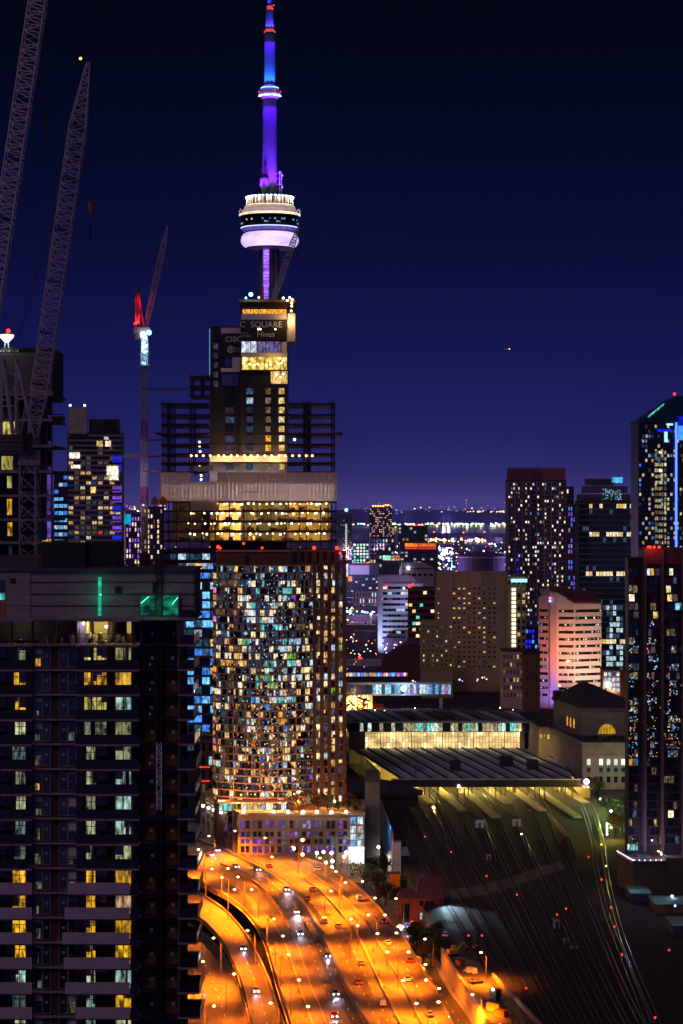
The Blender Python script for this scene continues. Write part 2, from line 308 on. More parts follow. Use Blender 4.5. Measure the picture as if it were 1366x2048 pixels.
mat('steel_redline', (.20, .03, .035), .5, .3, .6); mat('slab_brown', (.46, .27, .22), .75, .15, .5); mat('stone_warm', (.40, .27, .17), .85, .15, .3, .2); mat('concrete_teal', (.16, .20, .21), .85, .3, .1); mat('frame_grey', (.20, .17, .18), .6, .2, 1); mat('panel_maroon', (.075, .026, .032), .7, .2, .5); mat('paper_dim', (.25, .32, .33), .7, .2, 1); mat('curtain_tan', (.35, .25, .12), .9, .2, 2); mat('curtain_grey', (.12, .12, .11), .9, .2, 2); mat('ochre_dark', (.19, .10, .035), .8, .3, .6); mat('hoist_white', (.85, .80, .9), .5, .05, 1); mat('steel_jib', (.62, .5, .58), .5, .2, .8, 0, .2); mat('concrete_board', (.30, .24, .26), .85, .28, .5, .5, stretch=(.35, 1, 1.6)); mat('wall_violet', (.10, .05, .14), .8, .2, .1); mat('wall_lilac', (.30, .22, .36), .8, .15, .1); mat('wall_lilacdark', (.14, .10, .20), .8, .15, .1); mat('crown_red', (.24, .07, .13), .7, .15, .2); mat('wall_slate', (.07, .07, .13), .5, .2, .1); mat('white_cool', (.55, .55, .68), .7, .1, .1); mat('pink_panel', (.58, .44, .44), .7, .1, .1); mat('truss_lit', (.6, .65, .85), .5, .1, 1); mat('roof_slate_pale', (.50, .53, .66), .7, .35, .12, .2); mat('stone_yellow', (.40, .32, .18), .8, .2, .3); mat('roof_rust', (.16, .09, .05), .7, .35, .12, .2, stretch=(1, .2, 1)); mat('roof_green', (.035, .05, .045), .8, .3, .2); mat('fin_brown', (.17, .10, .09), .7, .15, .4); mat('floor_dark', (.05, .045, .055), .6, .3, .4); mat('wall_umber', (.10, .07, .045), .9, .15, .1); mat('steel_lamp', (.20, .14, .10), .5, .2, 1, 0, .3); mat('roof_city', (.16, .12, .22), .8, .3, .01); mat('fascia_brown', (.045, .025, .025), .8, .3, .3); mat('deck_dark', (.05, .045, .05), .6, .35, .15, .15, stretch=(1.6, .35, 1)); mat('blind', (.55, .52, .45), .9, .1, 1); mat('underside_violet', (.45, .40, .62), .6, .1, .2); mat('cream_wall', (.72, .60, .40), .7, .1, .3); mat('orange_paint', (.55, .16, .02), .6, .2, 1); mat('canvas_white', (.7, .7, .7), .8, .1, .6); mat('water', (.012, .012, .035), .12, .2, .004, .2)
# ================================================================ setting
LOW = -6.0                                            # street level; the railway lies on an embankment at 0
struct(MB().add([(-60000, -300, LOW), (60000, -300, LOW), (60000, 80000, LOW), (-60000, 80000, LOW)], [(0, 1, 2, 3)]).build('ground', 'earth'))
emb_left = [(1060, 2170), (985, 2062), (964, 2027), (890, 1909), (872, 1862), (800, 1722), (765, 1650), (742, 1600), (728, 1560)]
poly = [G(x, y) for x, y in emb_left]
poly = [(p.x, p.y) for p in poly] + [(0, 1320), (-30, 1640), (520, 1640), (520, poly[0].y)]
struct(MB().prism(poly[::-1], LOW, 0).build('railway_embankment_ground', 'ballast'))
wx = [(760, 1067), (860, 1066), (1012, 1066.5), (1180, 1068), (1180, 1052), (1012, 1051.5), (850, 1052), (760, 1055)]
pts = [G(x, y, LOW + 1.5) for x, y in wx]
struct(MB().add(pts, [tuple(range(len(pts)))]).build('lake_water', 'water'))

def smooth(pts, n):
    """Catmull-Rom through the points, n samples"""
    p = [Vector(q) for q in pts]; p = [p[0] * 2 - p[1]] + p + [p[-1] * 2 - p[-2]]; out = []; m = len(p) - 3
    for k in range(n):
        t = k / (n - 1) * m; i = min(int(t), m - 1); t -= i; a, b, c, d = p[i:i + 4]
        out.append(.5 * ((2 * b) + (c - a) * t + (2 * a - 5 * b + 4 * c - d) * t * t + (3 * b - a - 3 * c + d) * t ** 3))
    return out
DK, RAMP, LOWR = 5.0, 2.0, -2.0
NS = 60
def line(px, z): return smooth([G(x, y, z) for x, y in px], NS)
e1 = [(300, 1632), (395, 1652), (440, 1668), (515, 1690), (600, 1717), (650, 1735), (700, 1765), (740, 1800), (775, 1840), (805, 1880), (832, 1922), (860, 1970), (885, 2020), (900, 2050), (950, 2150)]
e3a = [(440, 1682), (520, 1706), (585, 1735), (640, 1762), (679, 1790), (719, 1832), (751, 1879), (777, 1924), (809, 1982), (842, 2046), (895, 2150)]
e2 = [(330, 1650), (440, 1680), (500, 1697), (554, 1722), (591, 1749), (629, 1774), (664, 1808), (691, 1840), (716, 1876), (740, 1928), (766, 1982), (795, 2040), (850, 2150)]
e3 = [(300, 1655), (395, 1683), (450, 1703), (489, 1722), (534, 1747), (579, 1779), (609, 1814), (634, 1851), (654, 1889), (671, 1926), (694, 1971), (720, 2018), (738, 2050), (790, 2150)]
e4 = [(300, 1688), (395, 1713), (462, 1738), (492, 1754), (519, 1774), (554, 1812), (579, 1851), (599, 1894), (611, 1929), (626, 1973), (644, 2013), (657, 2046), (700, 2150)]
e4b = [(300, 1700), (395, 1730), (440, 1752), (474, 1776), (506, 1806), (534, 1836), (556, 1866), (574, 1904), (587, 1944), (600, 1984), (618, 2036), (655, 2150)]
e5 = [(300, 1728), (400, 1768), (455, 1795), (490, 1822), (514, 1850), (532, 1882), (547, 1926), (559, 1971), (574, 2018), (584, 2048), (615, 2150)]
e6 = [(330, 1750), (400, 1790), (430, 1809), (460, 1834), (485, 1864), (504, 1896), (522, 1931), (537, 1969), (549, 2003), (562, 2043), (600, 2150)]
e7 = [(320, 1788), (400, 1839), (425, 1861), (445, 1884), (462, 1914), (480, 1951), (492, 1988), (504, 2038), (530, 2150)]
e8 = [(320, 1815), (400, 1866), (422, 1884), (445, 1914), (465, 1954), (480, 1996), (492, 2043), (515, 2150)]
e9 = [(150, 1830), (220, 1880), (260, 1915), (290, 1955), (310, 2000), (330, 2043), (350, 2150)]
L1, L2, L3, L4, L5, L3A, L4B = (line(e, DK) for e in (e1, e2, e3, e4, e5, e3a, e4b))
L6, L7 = line(e6, RAMP), line(e7, RAMP); L8, L9 = line(e8, LOWR), line(e9, LOWR)
def lift(L, dz): return [p + Vector((0, 0, dz)) for p in L]
def offset(L, d):
    out = []
    for i, p in enumerate(L):
        t = (L[min(i + 1, len(L) - 1)] - L[max(i - 1, 0)]); t.z = 0; t.normalize(); out.append(p + Vector((t.y, -t.x, 0)) * d)
    return out
def mixl(A, B, t): return [a.lerp(b, t) for a, b in zip(A, B)]
def resample(L, step):
    out, acc = [(L[0], (L[1] - L[0]).normalized())], 0.0
    for a, b in zip(L, L[1:]):
        d = (b - a).length; t = step - acc
        while t <= d: out.append((a.lerp(b, t / d), (b - a).normalized())); t += step
        acc = (acc + d) % step
    return out
def road(name, label, A, B, marks, thick=1.3, m='deck'):
    """a carriageway slab with its parapets, lane markings and columns"""
    o = MB().ribbon(A, B, thick).build(name, m); struct(o)
    for E, s in ((A, 1), (B, -1)):
        MB().ribbon(lift(offset(E, .28 * s), .95), lift(offset(E, -.02 * s), .95), 1.05).build('parapet', 'parapet', o)
    for L, kind in marks:
        q = MB()
        if kind == 'solid': q.ribbon(lift(offset(L, -.11), .012), lift(offset(L, .11), .012)); q.build('lane_marking', 'paint_yellow', o)
        else:
            for i, (p, t) in enumerate(resample(L, 3.0)):
                if i % 4 == 0: q.obox(p + Vector((0, 0, .012)), t, 3.4, .2, .012)
            q.build('lane_marking', 'paint_white', o, kind='stuff')
    q = resample(mixl(A, B, .5), 26.0)
    for p, t in q:
        if p.z - thick - LOW > 2:
            n = Vector((-t.y, t.x, 0))
            b = MB(); b.obox(Vector((p.x, p.y, p.z - thick - .5)), n, 9, 1.6, 1.0)
            for s in (-3, 3): b.obox(Vector((p.x, p.y, (p.z - thick - 1 + LOW) / 2)) + n * s, n, 1.3, 1.3, p.z - thick - 1 - LOW)
            b.build('column_bent', 'concrete_dark', o)
    return o
def barrier(L, m, parent, w=.6, h=.9):
    b = MB().ribbon(lift(offset(L, -w / 2), h), lift(offset(L, w / 2), h), h - .004); return b.build('median_barrier', m, parent)
highway = road('elevated_highway_road', '', L5, L1, [(mixl(L4, L3, .36), 'dash'), (mixl(L4, L3, .68), 'dash'), (mixl(L3, L2, .36), 'dash'), (mixl(L3, L2, .68), 'dash'), (mixl(L3A, L1, .52), 'dash'),
                (offset(L4, .5), 'solid'), (offset(L3, -.9), 'solid'), (offset(L3, .9), 'solid'), (offset(L2, -.7), 'solid'), (offset(L1, -1.0), 'solid'), (offset(L4B, -.5), 'solid'), (offset(L5, 1.0), 'solid')])
barrier(L3, 'parapet', highway, .9, 1.1)
barrier(L2[22:], 'parapet', highway, .5, .8); barrier(L3A[14:], 'parapet', highway, .45, .8); barrier(L4[8:28], 'parapet', highway, .4, .8)
for px_, z_ in (((612, 1928), .014), ((640, 1820), .014), ((800, 1925), .014), ((705, 1700), .014)):        # expansion joints across the decks
    pass
for A, B, f0, f1, k0, k1 in ((L4, L3, .05, .62, 16, 33), (L4, L3, .55, .97, 30, 58), (L3, L2, .04, .34, 10, 36), (L3, L2, .36, .66, 38, 50), (L3A, L1, .1, .45, 18, 27), (L5, L4B, .1, .8, 12, 22), (L7, L6, .55, .9, 28, 44)):      # resurfaced, darker lanes
    A_, B_ = mixl(A, B, f0)[k0:k1], mixl(A, B, f1)[k0:k1]; MB().ribbon(lift(A_, .006), lift(B_, .006)).build('resurfaced_lane', 'deck_dark', highway)
rp = random.Random(4)
for i in range(34):                                     # repair patches
    A, B = rp.choice(((L4, L3), (L3, L2), (L3A, L1), (L5, L4B))); k = rp.randrange(10, 56); p = mixl(A, B, rp.uniform(.1, .9))[k]; MB().obox(p + Vector((0, 0, .005)), A[k + 1] - A[k], rp.uniform(3, 12), rp.uniform(1.2, 3), .006).build('road_patch', rp.choice(('deck_dark', 'asphalt')), highway)
jb = MB()
for k in (20, 27, 34, 40, 46, 51):
    jb.add([L5[k] + Vector((0, 0, .02)), L1[k] + Vector((0, 0, .02)), L1[k] + Vector((0, .35, .02)), L5[k] + Vector((0, .35, .02))], [(0, 1, 2, 3)])
jb.build('expansion_joint', 'parapet', highway, kind='stuff')
ramp_road = road('ramp_road', '', L7, L6, [(mixl(L7, L6, .5), 'dash'), (offset(L6, -.8), 'solid'), (offset(L7, .8), 'solid')], 1.1)
lower_road = road('side_road', '', L9, L8, [(mixl(L9, L8, .5), 'dash'), (mixl(L9, L8, .75), 'dash'), (offset(L8, -.8), 'solid')], .9)
# lower street beside the highway, with kerb, and the tall retaining wall of the railway
st_a = [(905, 2140), (880, 2040), (850, 1985), (815, 1920), (790, 1870), (770, 1820), (748, 1780), (725, 1752), (690, 1730), (640, 1712)]
st_b = [(1010, 2140), (958, 2060), (915, 2000), (868, 1930), (838, 1880), (815, 1830), (790, 1785), (768, 1755), (735, 1728), (690, 1706)]
SA, SB = smooth([G(x, y, LOW + .01) for x, y in st_a], 40), smooth([G(x, y, LOW + .01) for x, y in st_b], 40)
street = struct(MB().ribbon(SA, SB).build('street_road', 'asphalt'))
MB().ribbon(lift(SB, .13), lift(offset(SB, 2.2), .13), .12).build('pavement_kerb', 'concrete', street)
q = MB()
for i, (p, t) in enumerate(resample(mixl(SA, SB, .55), 3.0)):
    if i % 4 == 0: q.obox(p + Vector((0, 0, .012)), t, 3.2, .2, .012)
q.build('lane_marking', 'paint_white', street, kind='stuff')
# retaining wall, in bays
wall_px = [(886, 1903), (900, 1925), (915, 1949), (930, 1973), (945, 1997), (960, 2021), (975, 2045), (990, 2069), (1005, 2093)]
rw = thing('retaining_wall', 'tall sodium-lit concrete retaining wall beside the lower street', 'wall', (0, 0, 0))
for a, b in zip(wall_px, wall_px[1:]):
    A, B = G(*a), G(*b); d = (B - A); nrm = Vector((d.y, -d.x, 0)).normalized()
    if nrm.x > 0: nrm = -nrm
    c = (A + B) / 2 + nrm * .35; c.z = LOW / 2
    MB().obox(c, d, d.length - .08, .5, -LOW + .9).build('wall_panel', 'concrete_pale', rw)
    c2 = c.copy(); c2.z = 1.05; MB().obox(c2, d, d.length - .06, .8, .3).build('coping', 'concrete', rw)
rb = [(880, 1950), (905, 1990), (925, 2015), (950, 2052), (975, 2090)]
lw = thing('street_barrier', 'low bright concrete barrier between street and retaining wall', 'barrier', (0, 0, 0))
for a, b in zip(rb, rb[1:]):
    A, B = G(*a, LOW), G(*b, LOW); d = B - A; c = (A + B) / 2; c.z = LOW + .55; MB().obox(c, d, d.length - .1, .7, 1.1).build('barrier_segment', 'concrete_pale', lw)
yard_px = [(985, 1955), (1008, 1979), (1030, 2002), (1052, 2025), (1075, 2049), (1100, 2075)]
yw = thing('yard_wall', 'low orange-lit wall dividing the equipment yard from the tracks', 'wall', (0, 0, 0))
for a, b in zip(yard_px, yard_px[1:]):
    A, B = G(*a), G(*b); d = B - A; c = (A + B) / 2; c.z = .7; MB().obox(c, d, d.length - .1, .5, 1.4).build('wall_panel', 'concrete', yw)
yp = [G(890, 1905), G(960, 1925), G(985, 1958), G(1100, 2080), G(1012, 2090), G(964, 2024)]
struct(MB().add([p + Vector((0, 0, .02)) for p in yp], [tuple(range(6))]).build('yard_ground', 'asphalt'))
pp = [G(882, 1816), G(905, 1806), G(932, 1810), G(950, 1826), G(966, 1846), G(950, 1858), G(920, 1866), G(896, 1856)]
struct(MB().add([p + Vector((0, 0, .025)) for p in pp], [tuple(range(8))]).build('added_pale_ground', 'asphalt'))  # paler ground added so the house flood light shows as a pool
# service road crossing the yard of tracks
sp = [G(905, 1800), G(1000, 1783), G(1060, 1762), G(1130, 1738), G(1120, 1722), G(1050, 1744), G(990, 1764), G(900, 1780)]
struct(MB().add([p + Vector((0, 0, .03)) for p in sp], [tuple(range(8))]).build('service_path', 'concrete_dark'))

# ---------------------------------------------------------------- railway tracks
def track(px, label, n=26, world=False):
    L = smooth(px if world else [G(x, y) for x, y in px], n)
    t = thing('railway_track', label, 'track', (0, 0, 0), 0, 'railway tracks of the station yard')
    for s in (-.75, .75):
        R = offset(L, s); MB().ribbon(lift(offset(R, -.10), .30), lift(offset(R, .10), .30), .17).build('rail', 'rail_steel', t)
    if not world: return t
    q = MB()
    for p, d in resample(L, 2.4): q.obox(p + Vector((0, 0, .06)), (-d.y, d.x), 2.5, .5, .12)
    q.build('sleeper', 'sleeper', t, kind='stuff'); return t
TR = []
for k in range(10):
    xs = 20 + k * 8.4; xb = 47 + k * 3.8
    pts = [Vector((xs - 8, 1230, .0)), Vector((xs, 1137, .0)), Vector((xs + (xb - xs) * .34 + math.sin(k * 1.7) * .5, 980, .0)), Vector((xs + (xb - xs) * .68 + math.sin(k * 2.3) * .5, 820, .0)), Vector((xb, 650, .0)), Vector((xb + 3, 560, 0))]
    track(pts, f'straight railway track, {ORD[k]} counting from the retaining wall side', world=True); TR.append(pts)
for k in range(5):                                     # short spurs between the running lines, near the platforms
    xs = 24 + k * 16.8; pts = [Vector((xs - 8, 1230, 0)), Vector((xs, 1137, 0)), Vector((xs + 3.6, 1060, 0)), Vector((xs + 4.0 + k * .1, 1000, 0)), Vector((xs + 4.3 - k * .9, 940, 0))]
    track(pts, f'short platform spur track, {ORD[k]} from the retaining wall side', world=True, n=16)
for i, px in enumerate([[(1120, 1552), (1160, 1580), (1186, 1620), (1204, 1680), (1212, 1740), (1229, 1820), (1254, 1900), (1320, 2060)], [(1108, 1555), (1146, 1585), (1168, 1622), (1184, 1680), (1193, 1740), (1211, 1820), (1240, 1900), (1302, 2060)]]):
    track(px, ['outermost curved railway track beside the trees and tower podium', 'inner curved railway track sweeping out from the bright platform end'][i])

# ---------------------------------------------------------------- the far city that reads as one mass of lights
FAR = ['far_warm', 'far_white', 'far_green', 'far_teal', 'far_red', 'far_pink', 'far_blue', 'far_dim', 'lamp_violet', 'lamp_white']
# low roofs of the far districts
q = MB(); r = random.Random(91)
for i in range(900):
    x = r.uniform(640, 1300) if i % 5 else r.uniform(230, 330); y = 1078 + 230 * r.random() ** 1.6; D = ground_D(y, LOW); w = r.uniform(10, 40); h = r.uniform(6, 22); p = G(x, y, LOW); q.box(p.x - w / 2, p.x + w / 2, D, D + r.uniform(12, 30), LOW, LOW + h, r.randrange(3))
for i in range(700):
    x = r.uniform(660, 1320) if i % 6 else r.uniform(230, 330); y = 1018 + 32 * r.random(); D = min(ground_D(y, LOW), 19400); p = P(x, y, D); w = r.uniform(20, 120); q.box(p.x - w / 2, p.x + w / 2, D, D + 40, LOW, LOW + r.uniform(10, 60) * (D / 9000), r.randrange(3))
tag(q.build('city_roofs', ['roof_city', 'wall_violet', 'wall_lilacdark']), 'low purple rooftops of the far districts filling up to the horizon', 'rooftops', kind='stuff')
q = MB(); r = random.Random(11)
def farlight(x, y, rp, k):
    if y > 1024: D = min((CH - 12 - LOW) * F / (y - HZ), 19500); p = P(x, y, D)
    else: D = 19000; p = P(x, y, D)
    q.ball(p, rp * D / F, FAR.index(k), .85, 7, 4)
WARM = [('far_warm', 5), ('far_white', 4), ('far_dim', 3), ('far_red', .6), ('far_teal', .6), ('far_pink', 1)]
for i in range(300): farlight(r.uniform(690, 1016), r.gauss(1046, 3.2), r.uniform(1.1, 2.6), pick(r, [('far_warm', 4), ('far_white', 4), ('far_green', 3), ('far_teal', 1.6), ('far_red', .4)]))
for i in range(60): farlight(r.uniform(855, 1010), r.gauss(1046, 2.6), r.uniform(1.6, 2.9), pick(r, [('far_warm', 3), ('far_white', 4), ('far_green', 4), ('far_teal', 2)]))
for i in range(520): farlight(r.uniform(685, 1280), 1042 - abs(r.gauss(0, 13)), r.uniform(.6, 1.5), pick(r, [('far_dim', 5), ('far_pink', 4), ('far_warm', 2), ('far_white', 1), ('far_red', .6), ('far_teal', .3)]))
for i in range(40): farlight(r.uniform(930, 1015), r.gauss(1024, 1.2), r.uniform(.8, 1.6), 'far_warm')
for i in range(70):
    x = r.uniform(855, 972); 
    if not 908 < x < 921: farlight(x, r.gauss(1080, 2), r.uniform(1.2, 2.4), pick(r, [('far_warm', 6), ('far_white', 2)]))
for i in range(8): farlight(932 + r.uniform(-2.5, 2.5), 1000 + i * 6, r.uniform(.8, 1.4), 'far_red' if i % 3 == 0 else 'far_pink')
for x, y in ((868, 1064), (927, 1065), (969, 1064)): farlight(x, y, 2.2, 'far_red')
for i in range(1100): farlight(r.uniform(676, 1140), r.uniform(1082, 1300), r.uniform(.7, 2.0), pick(r, [('far_warm', 3), ('far_white', 4), ('far_teal', 1.5), ('far_red', 1), ('far_blue', 1.2), ('far_dim', 4), ('far_pink', 1.5)]))
for i in range(120): farlight(r.uniform(686, 800), r.uniform(1212, 1262), r.uniform(1.2, 2.6), pick(r, [('far_teal', 4), ('far_white', 3), ('far_blue', 2)]))
for i in range(90): farlight(r.uniform(870, 905), r.uniform(1095, 1140), r.uniform(.8, 2.2), pick(r, [('far_white', 4), ('far_blue', 3), ('far_red', 1)]))
for i in range(260): farlight(r.uniform(243, 330), r.uniform(1008, 1135), r.uniform(.8, 2.2), pick(r, [('far_pink', 4), ('lamp_violet', 1), ('far_white', 3), ('far_warm', 2), ('far_red', 1)]))
for i in range(120): farlight(r.uniform(690, 740), r.uniform(1390, 1420), r.uniform(1.0, 2.4), pick(r, [('far_warm', 5), ('far_red', 1)]))
for i in range(140): farlight(r.uniform(690, 1000), r.uniform(1300, 1365), r.uniform(.8, 1.8), pick(r, [('far_white', 3), ('far_blue', 2), ('far_warm', 2), ('far_red', 1)]))
for i in range(520): farlight(r.uniform(686, 872), r.uniform(1088, 1250), r.uniform(.9, 2.3), pick(r, [('far_warm', 3), ('far_white', 4), ('far_teal', 2), ('far_red', 1), ('far_blue', 2), ('far_pink', 2)]))
for i in range(26):                                   # lamps strung along the far streets
    x0 = r.uniform(600, 1350); y0 = r.uniform(1090, 1240); a = G(x0, y0, LOW + 10); d = Vector((r.uniform(-1, 1), r.uniform(-.35, .6), 0)).normalized(); k = pick(r, [('far_warm', 5), ('far_white', 2), ('far_teal', 1), ('far_dim', 2)]); n = r.randrange(14, 34); st = a.y / 70
    for j in range(n):
        p = a + d * (st * j + r.uniform(-.12, .12) * st)
        if 1900 < p.y < 15000: q.ball(p, r.uniform(.7, 1.3) * p.y / F, FAR.index(k), .85, 6, 4)
cl = q.build('city_lights', FAR)
r = random.Random(44)
for i in range(34):  # unseen lights added to brighten the haze and far roofs
    y = r.choice((1040, 1060, 1085, 1100, 1120, 1150, 1180)); x = r.uniform(240, 330) if i % 6 == 0 else r.uniform(670, 1300); D = min(ground_D(y, 45), 18500); p = P(x, y, D); p.z = 60
    point(cl, p, r.choice(((.45, .32, 1.0), (.6, .35, .95), (.5, .45, 1.0), (.9, .5, .6))), 330000.0 * (D / 3400) ** 1.5)
tag(cl, 'countless tiny coloured lights of the far city towards the horizon', 'lights', kind='stuff')
# ================================================================ observation tower (distance 1750 m)
TD = 1750.0; k_ = TD / F
tower = thing('observation_tower', 'tall concrete observation tower lit violet and blue with round pod', 'tower', ((539.5 - CX) * k_, TD, LOW))
def tz(y): return CH - (y - HZ) * k_ - LOW
def hexa(w0, z0, w1, z1, n=6, rot=.0, name='shaft', m='tower_concrete'):
    q = MB(); q.lathe([(w0, z0), (w1, z1)], n); 
    if rot: q.v = [(x * math.cos(rot) - y * math.sin(rot), x * math.sin(rot) + y * math.cos(rot), z) for x, y, z in q.v]
    return q.build(name, m, tower)
q = MB()      # lower shaft: a core with three tapering fins
q.lathe([(24, 0), (13, 60), (7.6, 160), (5.8, tz(600)), (5.4, tz(490))], 12)
for a in (math.radians(90), math.radians(210), math.radians(330)):
    d = Vector((math.cos(a), math.sin(a), 0)); n = Vector((-d.y, d.x, 0)); prof = [(33, 0), (20, 60), (11.5, 160), (8.0, tz(600)), (7.4, tz(490))]
    vs = []
    for R_, z in prof: vs += [n * 2.3 + Vector((0, 0, z)), d * R_ + n * 1.9 + Vector((0, 0, z)), d * R_ - n * 1.9 + Vector((0, 0, z)), n * -2.3 + Vector((0, 0, z))]
    q.add(vs, [(4 * i + j, 4 * i + (j + 1) % 4, 4 * i + 4 + (j + 1) % 4, 4 * i + 4 + j) for i in range(4) for j in range(4)])
q.build('lower_shaft', 'tower_concrete', tower)
for i in range(16):           # lit lift shaft, pane by pane
    z = tz(600) + i * (tz(500) - tz(600)) / 16
    ub('lift_light', 'tower_lift', tower, (-2.4, -6.4, z + 1.0), (4.0 if i > 3 else 3.4, .5, 1.95)) if 'tower_lift' in M else None
hexa(5.5, tz(392), 5.0, tz(197), 14, .2, 'upper_shaft')
q = MB(); P_ = [(r_ * k_, tz(y)) for r_, y in ((47, 495.5), (53, 492.5), (57, 487), (58, 481), (56.5, 474.5), (53, 469), (48, 466.5))]
q.lathe(P_, 48, cap=False); q.build('radome', 'radome_light', tower, smooth=True)
MB().lathe([(r_ * k_, tz(y)) for r_, y in ((18, 500), (40, 498), (47.2, 495.6))], 48).build('pod_underside', 'underside_violet', tower)  # violet light on the underside is put into its paint
MB().lathe([(r_ * k_, tz(y)) for r_, y in ((49, 466.6), (51, 464.6), (50, 463))], 48).build('pod_seam', 'steel_dark', tower)
MB().lathe([(r_ * k_, tz(y)) for r_, y in ((57.6, 457.4), (58.3, 456.6), (57.6, 455.8))], 48).build('rim_strip', 'rim_strip_light', tower)
MB().lathe([(r_ * k_, tz(y)) for r_, y in ((50, 465), (52, 462.5), (56.5, 459.5), (57.5, 456.5), (54, 455))], 48).build('lower_rim', 'rim_light', tower)
wband = MB().lathe([(r_ * k_, tz(y)) for r_, y in ((54, 455.5), (56, 450), (59, 438), (60, 432))], 48).build('window_band', 'glass_dark', tower)
r = random.Random(5)
for i in range(34):
    a = math.radians(180 + 10 + i * 160 / 33); R_ = 57.5 * k_ + .12; row = r.choice((436.5, 443, 449)); 
    if r.random() < .75: ub('window', pick(r, [('w_teal', 2), ('w_blue', 2), ('w_warm', 2), ('w_cool', 1), ('w_violet', 1), ('w_pink', .5)]), wband, (R_ * math.cos(a), R_ * math.sin(a), tz(row)), (1.3, .3, 1.1), a - math.pi / 2)
MB().lathe([(r_ * k_, tz(y)) for r_, y in ((60, 433), (61.5, 431.5), (61.5, 429), (59, 428))], 48).build('deck_rim', 'cream_light', tower)
MB().lathe([(r_ * k_, tz(y)) for r_, y in ((58, 429), (53, 421), (50, 413), (47, 411.5))], 48).build('pod_shoulder', 'cream_wall', tower)
MB().lathe([(r_ * k_, tz(y)) for r_, y in ((46, 412.5), (46.3, 410))], 48).build('red_band', 'steel_red', tower)
drum = MB().lathe([(r_ * k_, tz(y)) for r_, y in ((45, 411), (45, 396), (42, 394.5), (16, 393))], 48).build('upper_drum', 'concrete_dark', tower)
for i in range(20):
    a = math.radians(180 - 6 + i * 192 / 19); c = (46.5 * k_ * math.cos(a), 46.5 * k_ * math.sin(a))
    bulb('roof_lamp', 'lamp_pale', drum, (c[0], c[1], tz(395.5)), .85, .6)
    q = MB(); q.bar((c[0], c[1], tz(397)), (c[0] * 1.0, c[1] * 1.0, tz(411)), .35); q.build('lamp_bracket', 'tower_white', drum)
for i in range(7):
    a = math.radians(180 + 15 + i * 25); point(tower, (51 * k_ * math.cos(a), 51 * k_ * math.sin(a), tz(400)), (1.0, .9, .68), 2200, .3)
for s in (-1, 1):        # dish brackets at the pod's sides
    q = MB(); q.tube([(s * 54 * k_, -2, tz(424)), (s * 58 * k_, -2, tz(419)), (s * 61 * k_, -2, tz(424)), (s * 59 * k_, -2, tz(428))], .5); q.build('side_bracket', 'tower_white', tower)
# equipment at the foot of the upper shaft
q = MB(); q.lathe([(2.6, tz(388)), (2.6, tz(376)), (3.4, tz(375)), (3.4, tz(360)), (2.2, tz(356))], 16, (-3.6, -5.2)); q.build('equipment_drum', 'tower_concrete', tower, smooth=False)
MB().box(-5.6, -1.8, -6.3, -4.5, tz(352), tz(334)).build('access_hatch', 'steel_dark', tower)
q = MB(); q.bar((7.2, -3, tz(390)), (7.2, -3, tz(342)), .5); q.bar((8.6, -3, tz(390)), (8.6, -3, tz(346)), .5)
for y in (348, 358, 370, 380): q.bar((4.5, -3, tz(y)), (9.5, -3, tz(y)), .4)
q.build('antenna_rack', 'steel_pale', tower)
for x, y in ((7.6, 346), (9.0, 352), (9.2, 376)): bulb('dish', 'tower_white', tower, (x, -3.8, tz(y)), .9)
spod = MB().lathe([(r_ * k_, tz(y)) for r_, y in ((14, 198), (17, 197), (20.5, 192), (21.5, 187), (21, 182), (19, 178), (15, 175), (12, 171))], 32).build('sky_pod', 'tower_white', tower)
for i in range(12):
    a = math.radians(185 + i * 170 / 11); R_ = 21.6 * k_; bulb('pod_lamp', 'lamp_white' if i % 3 else 'lamp_cyan', spod, (R_ * math.cos(a), R_ * math.sin(a), tz(192.5)), .42)
    bulb('pod_lamp', 'lamp_cyan', spod, (16.8 * k_ * math.cos(a), 16.8 * k_ * math.sin(a), tz(176.5)), .4)
for s in (-1, 1): bulb('beacon', 'lamp_red', tower, (s * 21.5 * k_, -1, tz(184)), .5)
bulb('beacon', 'lamp_red', tower, (4, -21.5 * k_, tz(184)), .45)
hexa(11 * k_, tz(171), 10.6 * k_, tz(68), 12, .1, 'antenna_mast'); MB().lathe([(12.2 * k_, tz(68.5)), (12.2 * k_, tz(65.5)), (9 * k_, tz(65))], 16).build('mast_platform', 'steel_dark', tower)
MB().lathe([(9 * k_, tz(65)), (9 * k_, tz(59))], 16).build('red_collar', 'collar_red', tower)
hexa(8.6 * k_, tz(59), 7.4 * k_, tz(20), 12, .1, 'antenna_mast'); MB().lathe([(6 * k_, tz(20)), (5.6 * k_, tz(12))], 12).build('red_collar', 'collar_red', tower)
hexa(4.6 * k_, tz(12), 3.2 * k_, tz(-109), 10, .1, 'antenna_tip')
for s, y in ((-1, 65.5), (1, 65), (.6, 19), (.8, 12)): bulb('beacon', 'lamp_red', tower, (s * 10 * k_, -2.5, tz(y)), .5)
VI, BL = (.12, .012, 1.0), (.012, .13, 1.0)
